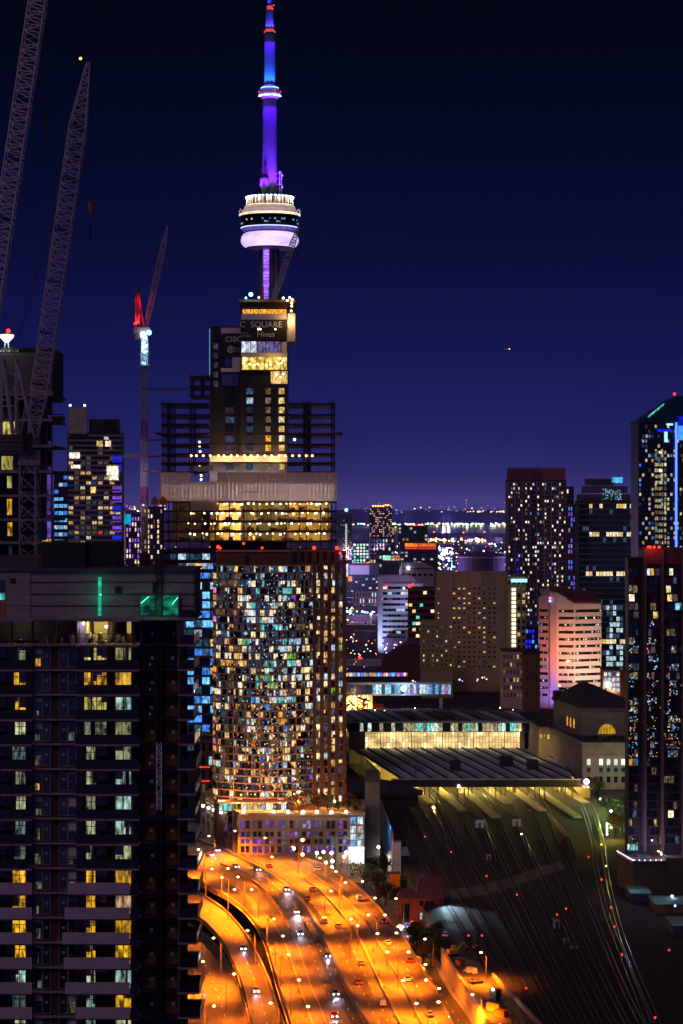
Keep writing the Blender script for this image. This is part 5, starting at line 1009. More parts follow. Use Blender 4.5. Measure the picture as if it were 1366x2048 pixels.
for i in range(13):
    y = 868 + i * 20; ub('corner_glass', pick(r, [('w_bluedeep', 5), ('w_violet', 1), ('glass_blue', 1.5), ('w_cool', .8 if i > 6 else 0)]), t, (hx0(234), -.6, hz0(y + 9)), (18 * k, .4, 15 * k))
for x0, x1, y0, y1, m in ((139, 160, 905, 917, 'w_white'), (143, 161, 930, 937, 'w_white'), (194, 206, 882, 893, 'w_warm'), (211, 222, 882, 893, 'w_cream'), (214, 237, 932, 950, 'w_cream'), (218, 237, 951, 960, 'w_white'), (182, 192, 974, 986, 'w_warm')): ub('window', m, t, ((hx0(x0) + hx0(x1)) / 2, -1.25, (hz0(y0) + hz0(y1)) / 2), ((x1 - x0) * k, .2, (y1 - y0) * k))
slabhouse('narrow building with bright blue floors between cranes and slim tower', 108, 136, 945, 1650, 20, 'door_navy', 3, 10, [('w_sky', 4), ('w_blue', 3), ('glass_blue', 3), ('w_cool', 1)], 52, ybot=1090, span=2.4, pier=.4, span_m='door_navy')
t, w, h, k = slabhouse('dark blue narrow building carrying a glowing cyan billboard', 222, 246, 1020, 1560, 18, 'door_navy', 3, 8, [('glass_blue', 5), ('w_blue', 2), ('w_cool', 1)], 53, ybot=1140, span=2, span_m='door_navy'); ub('billboard', 'billboard_cyan', t, (w / 2 + 2.0, -.6, h - 6), (6.5, .4, 6.5))
slabhouse('violet-lit apartment block seen past the slender crane', 246, 285, 1030, 1900, 20, 'wall_violet', 7, 11, [('w_pink', 2), ('w_cream', 2.5), ('w_violet', 2), ('dark', 6), ('w_white', 1)], 54, ybot=1150, span=1.4, pier=1.2); slabhouse('purple apartment block with warm dots beside the pale-wrapped tower', 287, 326, 1015, 2150, 20, 'wall_violet', 6, 13, [('w_pink', 1), ('w_cream', 3), ('w_warm', 1.5), ('dark', 7)], 55, ybot=1150, span=1.5, pier=1.6)
# blue strips and a brown block between near tower and curved tower
t, w, h, k = slabhouse('small orange-brown brick block squeezed beside the curved tower', 400, 428, 1476, 1010, 14, 'brick_brown', 2, 4, SPARSE, 56, ybot=1590, span=2.2, pier=1.6)
for y in (1534, 1562): ub('red_sign', 'w_red', t, (-1, -.4, CH - (y - HZ) * k - LOW), (4.5, .3, .5))
# --- straight beyond the unfinished tower
t, w, h, k = slabhouse('dark slim tower with one green-white lit column of windows', 676, 704, 1028, 3520, 26, 'door_navy', 6, 20, [('dark', 9), ('w_dim', 1)], 57, ybot=1120, span=.8, pier=.6, cols=lambda i, j, nf, nb: ('w_frost' if j == 3 and i < 16 else None)); bulb('roof_lamp', 'lamp_cyan', t, (2, -1, h + 6), 2.2); MB().box(-.6, 4, 0, 2, h + 1, h + 4.5).build('roof_box', 'concrete_dark', t)
slabhouse('far residential tower crowned with red and amber roof lights', 739, 784, 1016, 4200, 30, 'wall_violet', 12, 18, [('dark', 8), ('w_pinkwarm', 4), ('w_cream', 2)], 58, ybot=1090, span=1.6, pier=1.2); c = P(762, 1014, 4190)
t = thing('roof_light_row', 'row of red and amber lights along the far residential roof', 'lights', (c.x, c.y, c.z - .5)); 
for i in range(14): bulb('roof_lamp', 'lamp_red' if i % 2 else 'lamp_amber', t, (-14 + i * 2.2, -1, 2.2 + (1.6 if i > 8 else 0)), 1.3)
MB().box(-16, 17, -.4, .4, .2, 1.0).build('lamp_rail', 'steel_dark', t)
slabhouse('mid-rise block with teal-white office windows below the dark slim tower', 706, 738, 1085, 3600, 20, 'door_navy', 5, 7, [('w_frost', 4), ('dark', 3), ('w_teal', 2), ('w_white', 2)], 59, ybot=1130, span=1.5, pier=1.6); slabhouse('dark office block with scattered yellow windows before the far residential tower', 740, 788, 1076, 3700, 20, 'door_navy', 8, 7, [('dark', 8), ('w_cream', 2), ('w_warm', 1.5), ('w_teal', 1)], 60, ybot=1135, span=2, pier=2)
t, w, h, k = slabhouse('black block with glowing orange-red sign band near its roof', 800, 876, 1086, 3300, 25, 'sign_black', 9, 5, [('dark', 8), ('w_cream', 1.5), ('w_teal', 1.5), ('w_cool', 1)], 61, ybot=1135, span=2.2, pier=2.2, top_gap=10)
for x0, x1 in ((810, 834), (835, 872)): ub('sign_band', 'w_orangered', t, (((x0 + x1) / 2 - 838) * k, -.8, h - 2.8), ((x1 - x0) * k, .6, 4.6)); ub('sign_band', 'w_red', t, (((x0 + x1) / 2 - 838) * k, -.7, h - 7.3), ((x1 - x0) * k, .5, 2.4))
t, w, h, k = slabhouse('dark rounded-top block with red roof dots behind the sign-band block', 796, 856, 1052, 3650, 25, 'sign_black', 8, 5, [('dark', 7), ('w_cream', 2), ('w_cool', 2), ('w_amber', .6)], 62, ybot=1090, span=2.4, pier=2.4)
for i in range(6): bulb('roof_lamp', 'lamp_red', t, (-4 + i * 4, -1, h + 1.4), 1.1)
t, w, h, k = slabhouse('small building with green and orange glowing fascia', 766, 800, 1110, 3450, 18, 'sign_black', 4, 2, [('w_orange', 3), ('w_warm', 2)], 63, ybot=1122, span=2, pier=1); ub('green_sign', 'w_greenbright', t, (-w / 2 + 5.5, -.8, h - 4), (12, .5, 6)); ub('orange_sign', 'w_orange', t, (w / 2 - 5.5, -.8, h - 3), (10, .5, 5))
t, w, h, k = slabhouse('slim dark block with a vertical orange sign', 783, 790, 1053, 3750, 10, 'sign_black', 1, 3, [('dark', 1)], 64, ybot=1085); ub('vertical_sign', 'w_orange', t, (0, -.6, h - 7), (3.2, .4, 11))
t, w, h, k = slabhouse('dark block with pale lilac side wall and red sign near the curved tower', 688, 758, 1128, 3400, 24, 'door_navy', 10, 6, [('dark', 9), ('w_cream', 1), ('w_cool', 1)], 65, ybot=1185, span=2.2, pier=1.5, top_gap=14); MB().box(-w / 2 + 8, w / 2 - 14, -.6, -.1, h - 15, h - 2).build('pale_wall', 'lilac_panel', t); ub('lit_sign', 'w_frostwhite', t, (-w / 2 + 3, -.8, h - 9), (6, .5, 18)); ub('red_sign', 'w_orangered', t, (-w / 2 + 9, -.9, h - 21), (5, .5, 7)); 
for x in (-12, 8): bulb('warning_light', 'lamp_red', t, (x, -1, h + 2), 1.0)
slabhouse('low lilac block with teal lamps in front of the dark block', 706, 760, 1182, 3150, 20, 'lilac_panel', 9, 4, [('dark', 8), ('w_pink', 1.5), ('w_cool', 1), ('w_frost', 1)], 66, ybot=1235, span=2.6, pier=2.6)
# dome-like arena with a flood-lit pitch beyond
t = thing('round_arena', 'round dark arena with faint purple bands near the hotel roof', 'arena', (P(965, 1130, 2700).x, 2720, LOW)); MB().lathe([(27, 0), (27, P(0, 1118, 2700).z - LOW), (28, P(0, 1117, 2700).z - LOW), (28, P(0, 1112, 2700).z - LOW), (24, P(0, 1108, 2700).z - LOW), (8, P(0, 1104, 2700).z - LOW)], 28).build('wall', 'wall_violet', t); MB().lathe([(28.3, P(0, 1116, 2700).z - LOW), (28.3, P(0, 1114.5, 2700).z - LOW)], 28).build('rim_band', 'lilac_panel', t)
t = thing('flood_light_mast', 'brilliant blue-white flood lights blazing beside the dark sign-band block', 'floodlight', (P(889, 1108, 3300).x, 3300, LOW)); MB().bar((0, 0, 0), (0, 0, P(0, 1110, 3300).z - LOW), 1.0).build('pole', 'steel_pale', t)
for x, y, s in ((0, 1104, 3.4), (2, 1101, 2.6), (-3, 1108, 2.4), (9, 1105, 2.2), (11, 1107, 1.4), (-5, 1115, 2.2), (-2, 1118, 1.8), (6, 1121, 1.4)): bulb('flood_lamp', 'lamp_icy', t, (x, 0, P(0, y, 3300).z - LOW), s)
# --- hotel and neighbours
tb = [('dark', 11), ('w_warmbright', 2.6), ('w_cream', 1.5), ('w_dim', 2.2)]
t, w, h, k = slabhouse('broad tan hotel slab with gridded windows, many of them yellow', 873, 1014, 1147, 1880, 30, 'tan', 14, 17, tb, 71, ybot=1338, span=2.6, pier=2.2, pier_m='tan', span_m='tan', pd=.7, sd=.5, roof='tan', top_gap=9)
MB().box(-w / 2 + 2, -w / 2 + 13, -1.4, 2, 2, h - .4).build('blank_bay', 'tan', t); MB().box(w / 2 - 9, w / 2 - .5, -1.2, 2, 2, h - .2).build('blank_bay', 'tan', t)
for x in (-14, -3, 8, 19): MB().box(x - .35, x + .35, -1.0, -.2, h - 9, h - .3).build('roof_rib', 'tan', t)
t, w, h, k = slabhouse('lower tan hotel wing with small yellow windows, stepping down from slab', 843, 906, 1246, 1820, 28, 'tan', 7, 9, tb, 72, ybot=1335, span=2.2, pier=2.4, pier_m='tan', span_m='tan', pd=.6, sd=.4, roof='tan')
t, w, h, k = slabhouse('tan hotel end tower with bright vertical lamp strip and cyan top sign', 1014, 1052, 1156, 1860, 26, 'tan', 4, 14, [('dark', 5), ('w_warm', 2), ('w_dim', 1)], 73, ybot=1340, span=2.2, pier=1.6, roof='tan', cols=lambda i, j, nf, nb: ('dark' if j < 2 else None)); ub('top_sign', 'sign_cyan', t, (2, -1.0, h - 2), (12.5, .6, 2.6))
for i in range(15): ub('strip_lamp', 'w_creambright', t, (-w / 2 + 5.2, -1.0, h - 9 - i * 3.35), (3.2, .5, 2.3))
MB().box(-w / 2 - .5, -w / 2 + 8, -.7, .5, 2, h - 5).build('lamp_bay', 'tan', t)
t, w, h, k = slabhouse('brown banded office block tucked behind the hotel wing', 817, 876, 1177, 2150, 24, 'brick_brown', 8, 9, [('dark', 9), ('w_warm', 1.2), ('w_cream', 1), ('w_teal', .8)], 74, ybot=1290, span=2.8, pier=.3, span_m='brick_brown', sd=.8); bulb('warning_light', 'lamp_red', t, (-w / 2 + 1, -1, h + 2), 1.4); bulb('warning_light', 'lamp_red', t, (-w / 2 + 4, -1, h + 4), 1.1)
t, w, h, k = slabhouse('white banded office block with stepped lilac roof', 757, 846, 1168, 2380, 26, 'white_cool', 10, 11, [('dark', 8), ('w_cool', 1.5), ('w_white', .8), ('w_dimblue', 2)], 75, ybot=1292, span=3.0, pier=.25, span_m='white_cool', sd=1.0, roof='lilac_panel')
MB().add([(-w / 2, 0, h + 1), (w / 2 - 4, 0, h + 1), (w / 2 - 14, 0, h + 9), (-w / 2, 0, h + 9), (-w / 2, 20, h + 1), (w / 2 - 4, 20, h + 1), (w / 2 - 14, 20, h + 9), (-w / 2, 20, h + 9)], [(0, 1, 2, 3), (7, 6, 5, 4), (0, 4, 5, 1), (1, 5, 6, 2), (2, 6, 7, 3), (3, 7, 4, 0)]).build('roof_storey', 'lilac_panel', t); MB().box(-w / 2 - .6, -w / 2 + 4, -1.2, 22, 2, h + 8).build('end_wall', 'white_cool', t)
spot(t, (-w / 2 - 10, -25, 4), (-8, 0, 24), (.55, .62, 1.0), 90000, 90, .9); spot(t, (10, -30, 30), (0, 0, h), (.6, .45, .9), 40000, 70, .9)
for i, x in enumerate((-w / 2 + 8, 3, 9)): bulb('warning_light', 'lamp_red' if i == 0 else 'lamp_pale', t, (x, -1.5, h - (4 if i else 2)), .9)
t, w, h, k = slabhouse('lilac sloped-roof hall behind the white banded block', 800, 868, 1138, 2600, 26, 'lilac_panel', 6, 1, [('dark', 1)], 76, ybot=1160, span=8, pier=2); MB().add([(-w / 2 + 2, 0, h + 1), (w / 2, 0, h + 1), (w / 2 - 12, 0, h + 7), (-w / 2 + 2, 0, h + 7), (-w / 2 + 2, 20, h + 1), (w / 2, 20, h + 1), (w / 2 - 12, 20, h + 7), (-w / 2 + 2, 20, h + 7)], [(0, 1, 2, 3), (7, 6, 5, 4), (0, 4, 5, 1), (1, 5, 6, 2), (2, 6, 7, 3), (3, 7, 4, 0)]).build('roof_slope', 'lilac_panel', t); bulb('roof_lamp', 'lamp_white', t, (-w / 2 + 9, -1, h + 1), 1.6); ub('end_strip', 'w_lilac', t, (-w / 2 + 1, -.5, h - 1), (2, .6, 9))
# convention hall with a broad dark curved roof
t = thing('curved_roof_hall', 'broad hall under a dark maroon barrel roof beside the hotel wing', 'hall', (P(800, 1340, 1900).x, 1900, LOW)); prof = [(-19, 12), (-17, 20), (-9, 30), (2, 36), (12, 37), (17, 34), (17, 4), (-19, 4)]; nn = len(prof); vs = [(x, 0, z) for x, z in prof] + [(x + 6, 60, z) for x, z in prof]; MB().add(vs, [tuple(range(nn)), tuple(range(2 * nn - 1, nn - 1, -1))] + [(i, (i + 1) % nn, nn + (i + 1) % nn, nn + i)[::-1] for i in range(nn)]).build('roof', 'roof_maroon', t)
for i in range(4): q = MB(); q.bar((-19 + i * 9, -.3, 14 + i * 7), (-15 + i * 9, -.3, 18 + i * 5.6), .5); q.build('roof_rib', 'roof_dark', t)
# --- tall towers on the right
t, w, h, k = slabhouse('residential tower with reddish crown and scattered white windows', 1016, 1132, 962, 2000, 32, 'wall_lilacdark', 24, 40, [('dark', 16), ('w_white', 1.6), ('w_cream', 1.4), ('w_dim', 2), ('w_blue', .4), ('w_cool', .8)], 81, ybot=1300, span=1.7, pier=.9, pier_m='wall_lilac', span_m='wall_lilacdark', every_pier=3, pd=.8, sd=.3)
for i in range(15): ub('crown_panel', 'crown_red', t, (-w / 2 + (i + .5) * w / 15, .2 - (i % 2) * .25, h + 6.2), (w / 15 - .5, .6, 10.5))
MB().box(-w / 2 + 1, w / 2 - 1, 1, 28, h, h + 10).build('crown_core', 'roof_maroon', t)
for i in range(26): ub('blue_strip', 'w_bluedeep', t, (-w / 2 + 8.3, -.9, 8 + i * 3.9), (1.6, .2, 2.0)) if i % 4 != 3 else None
slabhouse('dark narrow tower wedged behind the residential tower with reddish crown', 1128, 1148, 975, 2080, 20, 'wall_violet', 4, 30, [('dark', 8), ('w_cool', 1), ('w_cream', 1)], 82, ybot=1300, span=1.4, pier=.8)
t, w, h, k = slabhouse('dark glass office tower with stepped top and lit floor rows', 1158, 1280, 1004, 1920, 34, 'door_navy', 18, 30, [('dark', 13), ('w_dimblue', 1.2)], 83, ybot=1345, span=1.1, pier=.35, span_m='wall_slate', sd=.4, cols=lambda i, j, nf, nb: (pick(rng, [('w_cream', 3), ('w_warm', 2), ('dark', 4)]) if i in (29, 24, 17, 5) else pick(rng, [('w_cool', 3), ('w_frost', 3), ('w_dimblue', 3), ('dark', 3)]) if (j in (8, 9, 10, 11, 12) and i < 12) else None))
for x0, x1, y0, y1 in ((1160, 1262, 1004, 988), (1170, 1256, 988, 972), (1176, 1230, 972, 957)): MB().box((x0 - 1219) * k, (x1 - 1219) * k, 3, 28, CH - (y0 - HZ) * k - LOW + .9, CH - (y1 - HZ) * k - LOW).build('top_step', 'wall_slate', t)
for i in range(16): ub('louvre', 'door_navy', t, ((1178 + i * 3.2 - 1219) * k, 2.9, CH - (966 - HZ) * k - LOW), (.5, .4, 5))
for i in range(5): ub('crown_light', 'sign_cyan2', t, ((1226 + i * 4.4 - 1219) * k, 2.2, CH - (960 - HZ) * k - LOW), (1.3, .8, 4.4))
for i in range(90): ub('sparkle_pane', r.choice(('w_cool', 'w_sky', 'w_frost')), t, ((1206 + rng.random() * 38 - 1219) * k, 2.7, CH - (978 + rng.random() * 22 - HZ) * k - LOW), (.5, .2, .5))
slabhouse('violet-lit narrow tower in front of the stepped glass tower', 1136, 1160, 1010, 1960, 18, 'wall_violet', 5, 27, [('dark', 8), ('w_violet', 3), ('w_pink', .8), ('w_blue', 1.5)], 84, ybot=1300, span=1.4, pier=.9)
# tall blue-edged glass tower at the frame edge, with chamfered top
t, w, h, k = slabhouse('tall glass tower with sloped top and electric-blue edge strips', 1277, 1440, 845, 1500, 40, 'door_navy', 26, 26, [('dark', 10), ('w_cream', 1.6), ('w_cool', .8), ('w_dimblue', 2), ('w_warm', .8), ('w_blue', .5)], 85, ybot=1100, span=1.2, pier=.7, pier_m='wall_slate', every_pier=4, pd=.5)
ex = lambda x: (x - 1358.5) * k
ez = lambda y: CH - (y - HZ) * k - LOW
MB().add([(ex(1277), 0, h + 1), (ex(1440), 0, h + 1), (ex(1440), 0, ez(785)), (ex(1350), 0, ez(793)), (ex(1277), 40, h + 1), (ex(1440), 40, h + 1), (ex(1440), 40, ez(785)), (ex(1350), 40, ez(793))], [(0, 1, 2, 3), (7, 6, 5, 4), (0, 4, 5, 1), (1, 5, 6, 2), (2, 6, 7, 3), (3, 7, 4, 0)]).build('sloped_top', 'glass_teal', t)
g = MB(); g.bar((ex(1296), -.4, ez(834)), (ex(1328), -.4, ez(808)), 1.0); g.build('roof_edge_light', 'w_teal', t)
for x, y0, y1, wd in ((1352, 845, 1100, 1.3),): ub('edge_strip', 'lamp_blue', t, (ex(x), -.9, (ez(y0) + ez(y1)) / 2), (wd, .5, ez(y0) - ez(y1)))
ub('edge_strip', 'w_bluedeep', t, (ex(1328), -.9, ez(861)), (28 * k, .5, 1.8)); ub('bright_panel', 'sign_cyan', t, (ex(1331.5), -1.0, ez(874)), (1.8, .5, 6.5)); ub('bright_panel', 'sign_cyan', t, (ex(1339), -1.0, ez(849)), (4, .5, 1.2)); ub('corner_panel', 'w_bluebright', t, (ex(1361), -1.0, ez(866)), (3.6, .5, 9)); ub('corner_panel', 'w_bluedeep', t, (ex(1361), -.9, ez(842)), (3.6, .5, 6)); bulb('beacon', 'lamp_red', t, (ex(1349), 0, ez(788)), .9)
for i in range(16):
    for j in range(3): ub('lit_window', pick(rng, [('w_creamdim', 3), ('w_cream', 1), ('w_olive', 3), ('w_dim', 3)]), t, (ex(1313 + j * 8), -.3, ez(905 + i * 12)), (2.1, .2, 2.0))
# lilac/pink office block with a sloped maroon roof
t = thing('sloped_roof_office', 'pink-lit banded office block with a sloping maroon roof', 'building', (P(1132, 1400, 1720).x, 1720, LOW)); k = 1720 / F
ox = lambda x: (x - 1132) * k
oz = lambda y: CH - (y - HZ) * k - LOW
pl = [(ox(1080), 12), (ox(1098), 6), (ox(1101), 2), (ox(1113), -1), (ox(1148), -3), (ox(1205), 8), (ox(1200), 30), (ox(1085), 30)]
q = MB(); tops = [oz(1195), oz(1190), oz(1182), oz(1185), oz(1203), oz(1206), oz(1192), oz(1180)]; n = len(pl); q.add([(x, y, 0) for x, y in pl] + [(x, y, z) for (x, y), z in zip(pl, tops)], [tuple(range(n))[::-1]] + [(i, (i + 1) % n, n + (i + 1) % n, n + i) for i in range(n)]); q.build('wall', 'pink_panel', t)
q = MB(); rp = [(ox(1100), 1, oz(1178.5)), (ox(1148), -3.6, oz(1203)), (ox(1206), 7.6, oz(1205.5)), (ox(1196), 30, oz(1186)), (ox(1105), 26, oz(1174))]; q.add(rp + [(x, y, z - 1.2) for x, y, z in rp], [(0, 1, 2, 3, 4), (9, 8, 7, 6, 5)] + [(i, 5 + i, 5 + (i + 1) % 5, (i + 1) % 5) for i in range(5)]); q.build('roof', 'roof_maroon', t)
r = random.Random(66)
for f in range(13):
    z = oz(1222 + f * 14.1)
    for a, b, lo, hi in ((pl[3], pl[4], .12, .97), (pl[4], pl[5], .03, .97), (pl[0], pl[1], .1, .95), (pl[1], pl[3], .05, .9)):
        a_, b_2 = Vector((*a, 0)), Vector((*b, 0)); u = (b_2 - a_).normalized(); nrm = Vector((u.y, -u.x, 0)); L = (b_2 - a_).length; rz = math.atan2(u.y, u.x); c = a_ + u * (L * (lo + hi) / 2) + nrm * .06; c.z = z; ub('window_band', 'glass_dark', t, c, (L * (hi - lo), .16, 1.9), rz)
        nw = int(L / 1.7)
        for j in range(nw):
            if r.random() < .34 and lo < (j + .5) / nw < hi: c = a_ + u * (L * (j + .5) / nw) + nrm * .18; c.z = z + r.uniform(-.1, .2); ub('lit_window', pick(r, [('w_cream', 3), ('w_warm', 2), ('w_olive', 2), ('w_cool', 1.2), ('w_green', .6), ('w_amber', .6)]), t, c, (r.uniform(.8, 1.5), .08, r.uniform(.8, 1.5)), rz)
bulb('sign_lamp', 'lamp_magenta', t, (ox(1100), .5, oz(1196)), .8); bulb('sign_lamp', 'lamp_sky2', t, (ox(1100), .4, oz(1202)), .9)
spot(t, (ox(1112), -40, oz(1330)), (ox(1128), -2, oz(1305)), (1.0, .24, .12), 110000, 80, .9); spot(t, (ox(1215), -40, 12), (ox(1180), 2, oz(1310)), (1.0, .74, .52), 170000, 85, .9); spot(t, (ox(1088), -18, 2), (ox(1092), 8, 18), (.35, .2, 1.0), 40000, 80, .9)
# brick and lilac blocks to its left, white grid house to its right
t, w, h, k = slabhouse('low office block with violet-washed wall left of pink office', 1005, 1046, 1303, 1640, 24, 'lilac_panel', 6, 6, [('dark', 9), ('w_warm', 1), ('w_dim', 2)], 91, ybot=1398, span=2.6, pier=1.4); spot(t, (-6, -12, 2), (-2, 0, 8), (.3, .2, 1.0), 16000, 90, .9)
t, w, h, k = slabhouse('plain dark-red brick block beside the pink office', 1047, 1080, 1308, 1625, 24, 'brick_brown', 2, 3, [('dark', 1)], 92, ybot=1400, span=8, pier=5); 
for i in range(7): MB().box(-w / 2 + i * 1.7, -w / 2 + i * 1.7 + 1.0, 2 + i % 3, 4 + i % 3, h + .9, h + 2.5 + (i * 5) % 4).build('roof_unit', 'screen_green', t)
t, w, h, k = slabhouse('white gridded house front with a round lamp and orange wall', 1207, 1240, 1340, 1500, 18, 'stone', 4, 4, [('w_cool', 3), ('w_white', 2), ('w_dimblue', 2)], 93, ybot=1385, span=1.2, pier=.8, pier_m='white_paint', span_m='white_paint'); bulb('round_lamp', 'lamp_white', t, (-2.5, -1, h - 9), 1.3); point(t, (-3, -4, h - 16), (1, .45, .1), 3000); MB().box(w / 2, w / 2 + 4, -.5, 14, 0, h - 1).build('red_wing', 'brick_red', t)
slabhouse('deep blue lit block glimpsed between hotel end tower and pink office', 1050, 1082, 1255, 1950, 20, 'door_navy', 5, 8, [('w_bluedeep', 3), ('w_blue', 2), ('dark', 4), ('w_violet', 1)], 94, ybot=1340, span=1.4, pier=.8)
# coloured screen strip, lattice footbridge and glazed walkway
t = thing('led_screen_band', 'long thin multicoloured glowing band beyond the station', 'screen', (P(752, 1349, 1780).x, 1780, P(752, 1349, 1780).z)); r = random.Random(12)
for i in range(33): ub('screen_cell', r.choice(('w_sky', 'w_magenta', 'w_amber', 'w_blue', 'w_sky', 'w_warm', 'w_frostwhite', 'w_violet')), t, (-25 + i * 1.5, -.3, .0), (1.5, .3, 2.6))
MB().box(-26, 26, 0, 3, -2.2, 2.0).build('screen_frame', 'roof_dark', t); MB().box(-26, 26, 0, 8, -P(752, 1349, 1780).z + LOW, -2.2).build('base_wall', 'roof_dark', t)
t = thing('truss_footbridge', 'white-blue lit lattice footbridge in front of maroon barrel roof', 'bridge', (P(722, 1325, 1800).x, 1800, P(722, 1325, 1800).z)); g = MB(); lattice(g, (-15, 0, 0), (15, 0, 0), 4.2, 4.2, (0, 1, 0), 14, .4); g.build('truss', 'truss_lit', t); bulb('beacon', 'lamp_red', t, (-1, -3, 4), 1.2); MB().box(-15, 15, -2.2, 2.2, -2.9, -2.3).build('deck', 'concrete_dark', t); MB().box(-14, -13, -1, 1, -P(722, 1325, 1800).z + LOW, -2.9).build('pier', 'concrete_dark', t); MB().box(13, 14, -1, 1, -P(722, 1325, 1800).z + LOW, -2.9).build('pier', 'concrete_dark', t)
WD = 1560.0; t = thing('glazed_walkway', 'enclosed glazed pedestrian bridge glowing blue-white on two piers', 'bridge', (P(792, 1377, WD).x, WD, LOW)); k = WD / F; zb = CH - (1388 - HZ) * k - LOW; zt_ = CH - (1369 - HZ) * k - LOW; r = random.Random(9)
for i in range(34):
    x = (688 + i * 6.3 - 792) * k; ub('glass_panel', pick(r, [('w_cool', 3), ('w_frostwhite', 3), ('w_sky', 2), ('w_lilac', 2), ('w_dimblue', 3)]) if i > 8 else 'w_lilacdim', t, (x + 1, 0, (zb + zt_) / 2), (1.9, .2, zt_ - zb))
MB().box((686 - 792) * k, (903 - 792) * k, -.6, 7, zt_, zt_ + 1.2).build('roof', 'roof_slate', t); MB().box((686 - 792) * k, (903 - 792) * k, -.6, 7, zb - 1, zb).build('floor', 'concrete', t); MB().box((686 - 792) * k, (903 - 792) * k, .4, 6, zb, zt_).build('inner_wall', 'sign_black', t)
for x in (742, 882): MB().box((x - 3 - 792) * k, (x + 3 - 792) * k, 1, 3, 0, zb - 1).build('pier', 'concrete_pale', t)
bulb('round_lamp', 'lamp_icy', t, ((807 - 792) * k, -1.2, (zb + zt_) / 2 + .5), 1.9); point(t, ((807 - 792) * k, -6, zb + 3), (.4, .7, 1), 6000); point(t, ((742 - 792) * k, -8, zb - 6), (1, .5, .08), 9000)
# ================================================================ train shed, station, right-hand tower
shed = thing('train_shed', 'long low train shed roof with slanting ridges over lit platforms', 'building', (0, 1150, 0))
dirx = -.155
def clipx(x0, d0, x1, d1, xl, xr):
    """keep a slanting strip inside the roof's side edges"""
    pts = [(x0, d0), (x1, d1)]
    if x0 > xr: f = (x0 - xr) / (x0 - x1); pts[0] = (xr, d0 + (d1 - d0) * f)
    if x1 < xl: f = (x0 - xl) / (x0 - x1); pts[1] = (xl, d0 + (d1 - d0) * f)
    return pts
DB = 240.0
for k in range(18):
    x0 = 30 + k * 7.4; a = clipx(x0, 0, x0 + dirx * DB, DB, 6, 114); b = clipx(x0 + 7.4, 0, x0 + 7.4 + dirx * DB, DB, 6, 114)
    if a[0][1] > DB - 20: continue
    q = MB(); zz = 7.9 + (k % 2) * .12; q.ribbon([Vector((*a[0], zz)), Vector((*a[1], zz))], [Vector((*b[0], zz)), Vector((*b[1], zz))], .5); q.build('roof_panel', 'roof_slate' if k % 3 else 'roof_slate_pale', shed)  # blue light on the roof is put into the panel colour
    u = Vector((a[1][0] - a[0][0], a[1][1] - a[0][1], 0)); c = Vector(((a[0][0] + a[1][0]) / 2, (a[0][1] + a[1][1]) / 2, 8.5)); MB().obox(c, u, u.length - .3, .55, .8).build('roof_ridge', 'roof_dark', shed)
    c2 = c + Vector((3.2, 0, -.25)); MB().obox(c2, u, u.length * .92, .35, .3).build('roof_seam', 'concrete', shed)
MB().box(24, 115, -1.2, -.1, 4.8, 8.3).build('fascia', 'fascia_brown', shed); MB().box(24, 115.5, -1.6, 1.0, 8.3, 8.7).build('eave', 'roof_slate', shed)
MB().box(113.6, 115, -.1, 60, 4.8, 8.3).build('side_fascia', 'fascia_brown', shed); MB().box(20, 113, 62, 64, 0, 7.4).build('back_wall', 'stone_yellow', shed)
for x in (40, 42.5, 46, 56, 59, 61, 63, 74, 76.5, 79, 90, 93, 95, 97.5, 108, 110.5):
    ub('column', 'steel_dark', shed, (x, -1 - (x * 7) % 9, 2.6), (.45, .45, 5.3))
for x, d, s in ((57, 40, 2.6), (84, 60, 3.4), (96, 44, 2.8)): MB().box(x - s, x + s, d, d + s * 2, 8, 13).build('roof_vent', 'roof_dark', shed)
for x, d in ((37, 34), (38.5, 36), (40, 33)): MB().box(x - .3, x + .3, d, d + .6, 8, 11.5).build('roof_pipe', 'roof_dark', shed)
r = random.Random(14)
for k in range(7):
    x = 35 + k * 12.2; pf = MB(); pts = [(x - 2, 120), (x + 2 + 0, 120), (x + 14 * .35 + 2, -30 - (k % 3) * 25), (x + 14 * .35 - 2, -30 - (k % 3) * 25)]; pf.prism([(p[0] - 8 * (p[1] / 120), p[1]) for p in pts][::-1], .02, .95).build('platform', 'stone_yellow', shed)
    for d in (8, 26, 46): point(shed, (x - 1, d, 5.6), (1.0, .74, .16), 3200 if d == 8 else 8000)
    for d in (4, 12): ub('tube_lamp', 'lamp_yellow', shed, (x - 1 + r.uniform(-2, 2), d, 6.2), (.5, 3, .25))
    for j in range(3): ub('stair_kiosk', r.choice(('stone_yellow', 'w_warm', 'white_paint', 'w_olive')), shed, (x + r.uniform(-2, 2), 10 + j * 14, 2.3), (1.8, 4, 3.0))
bulb('corner_lamp', 'lamp_violetwhite', shed, (56.5, -2.2, 5.4), .7); bulb('corner_lamp', 'lamp_violetwhite', shed, (118.5, 1, 7.2), 1.4); point(shed, (118, -2, 7), (1, .85, .6), 4000)
MB().box(115.5, 119.5, -6, 55, .2, 5.2).build('side_platform_wall', 'stone_yellow', shed); point(shed, (113, -14, 6), (1, .7, .12), 5000)
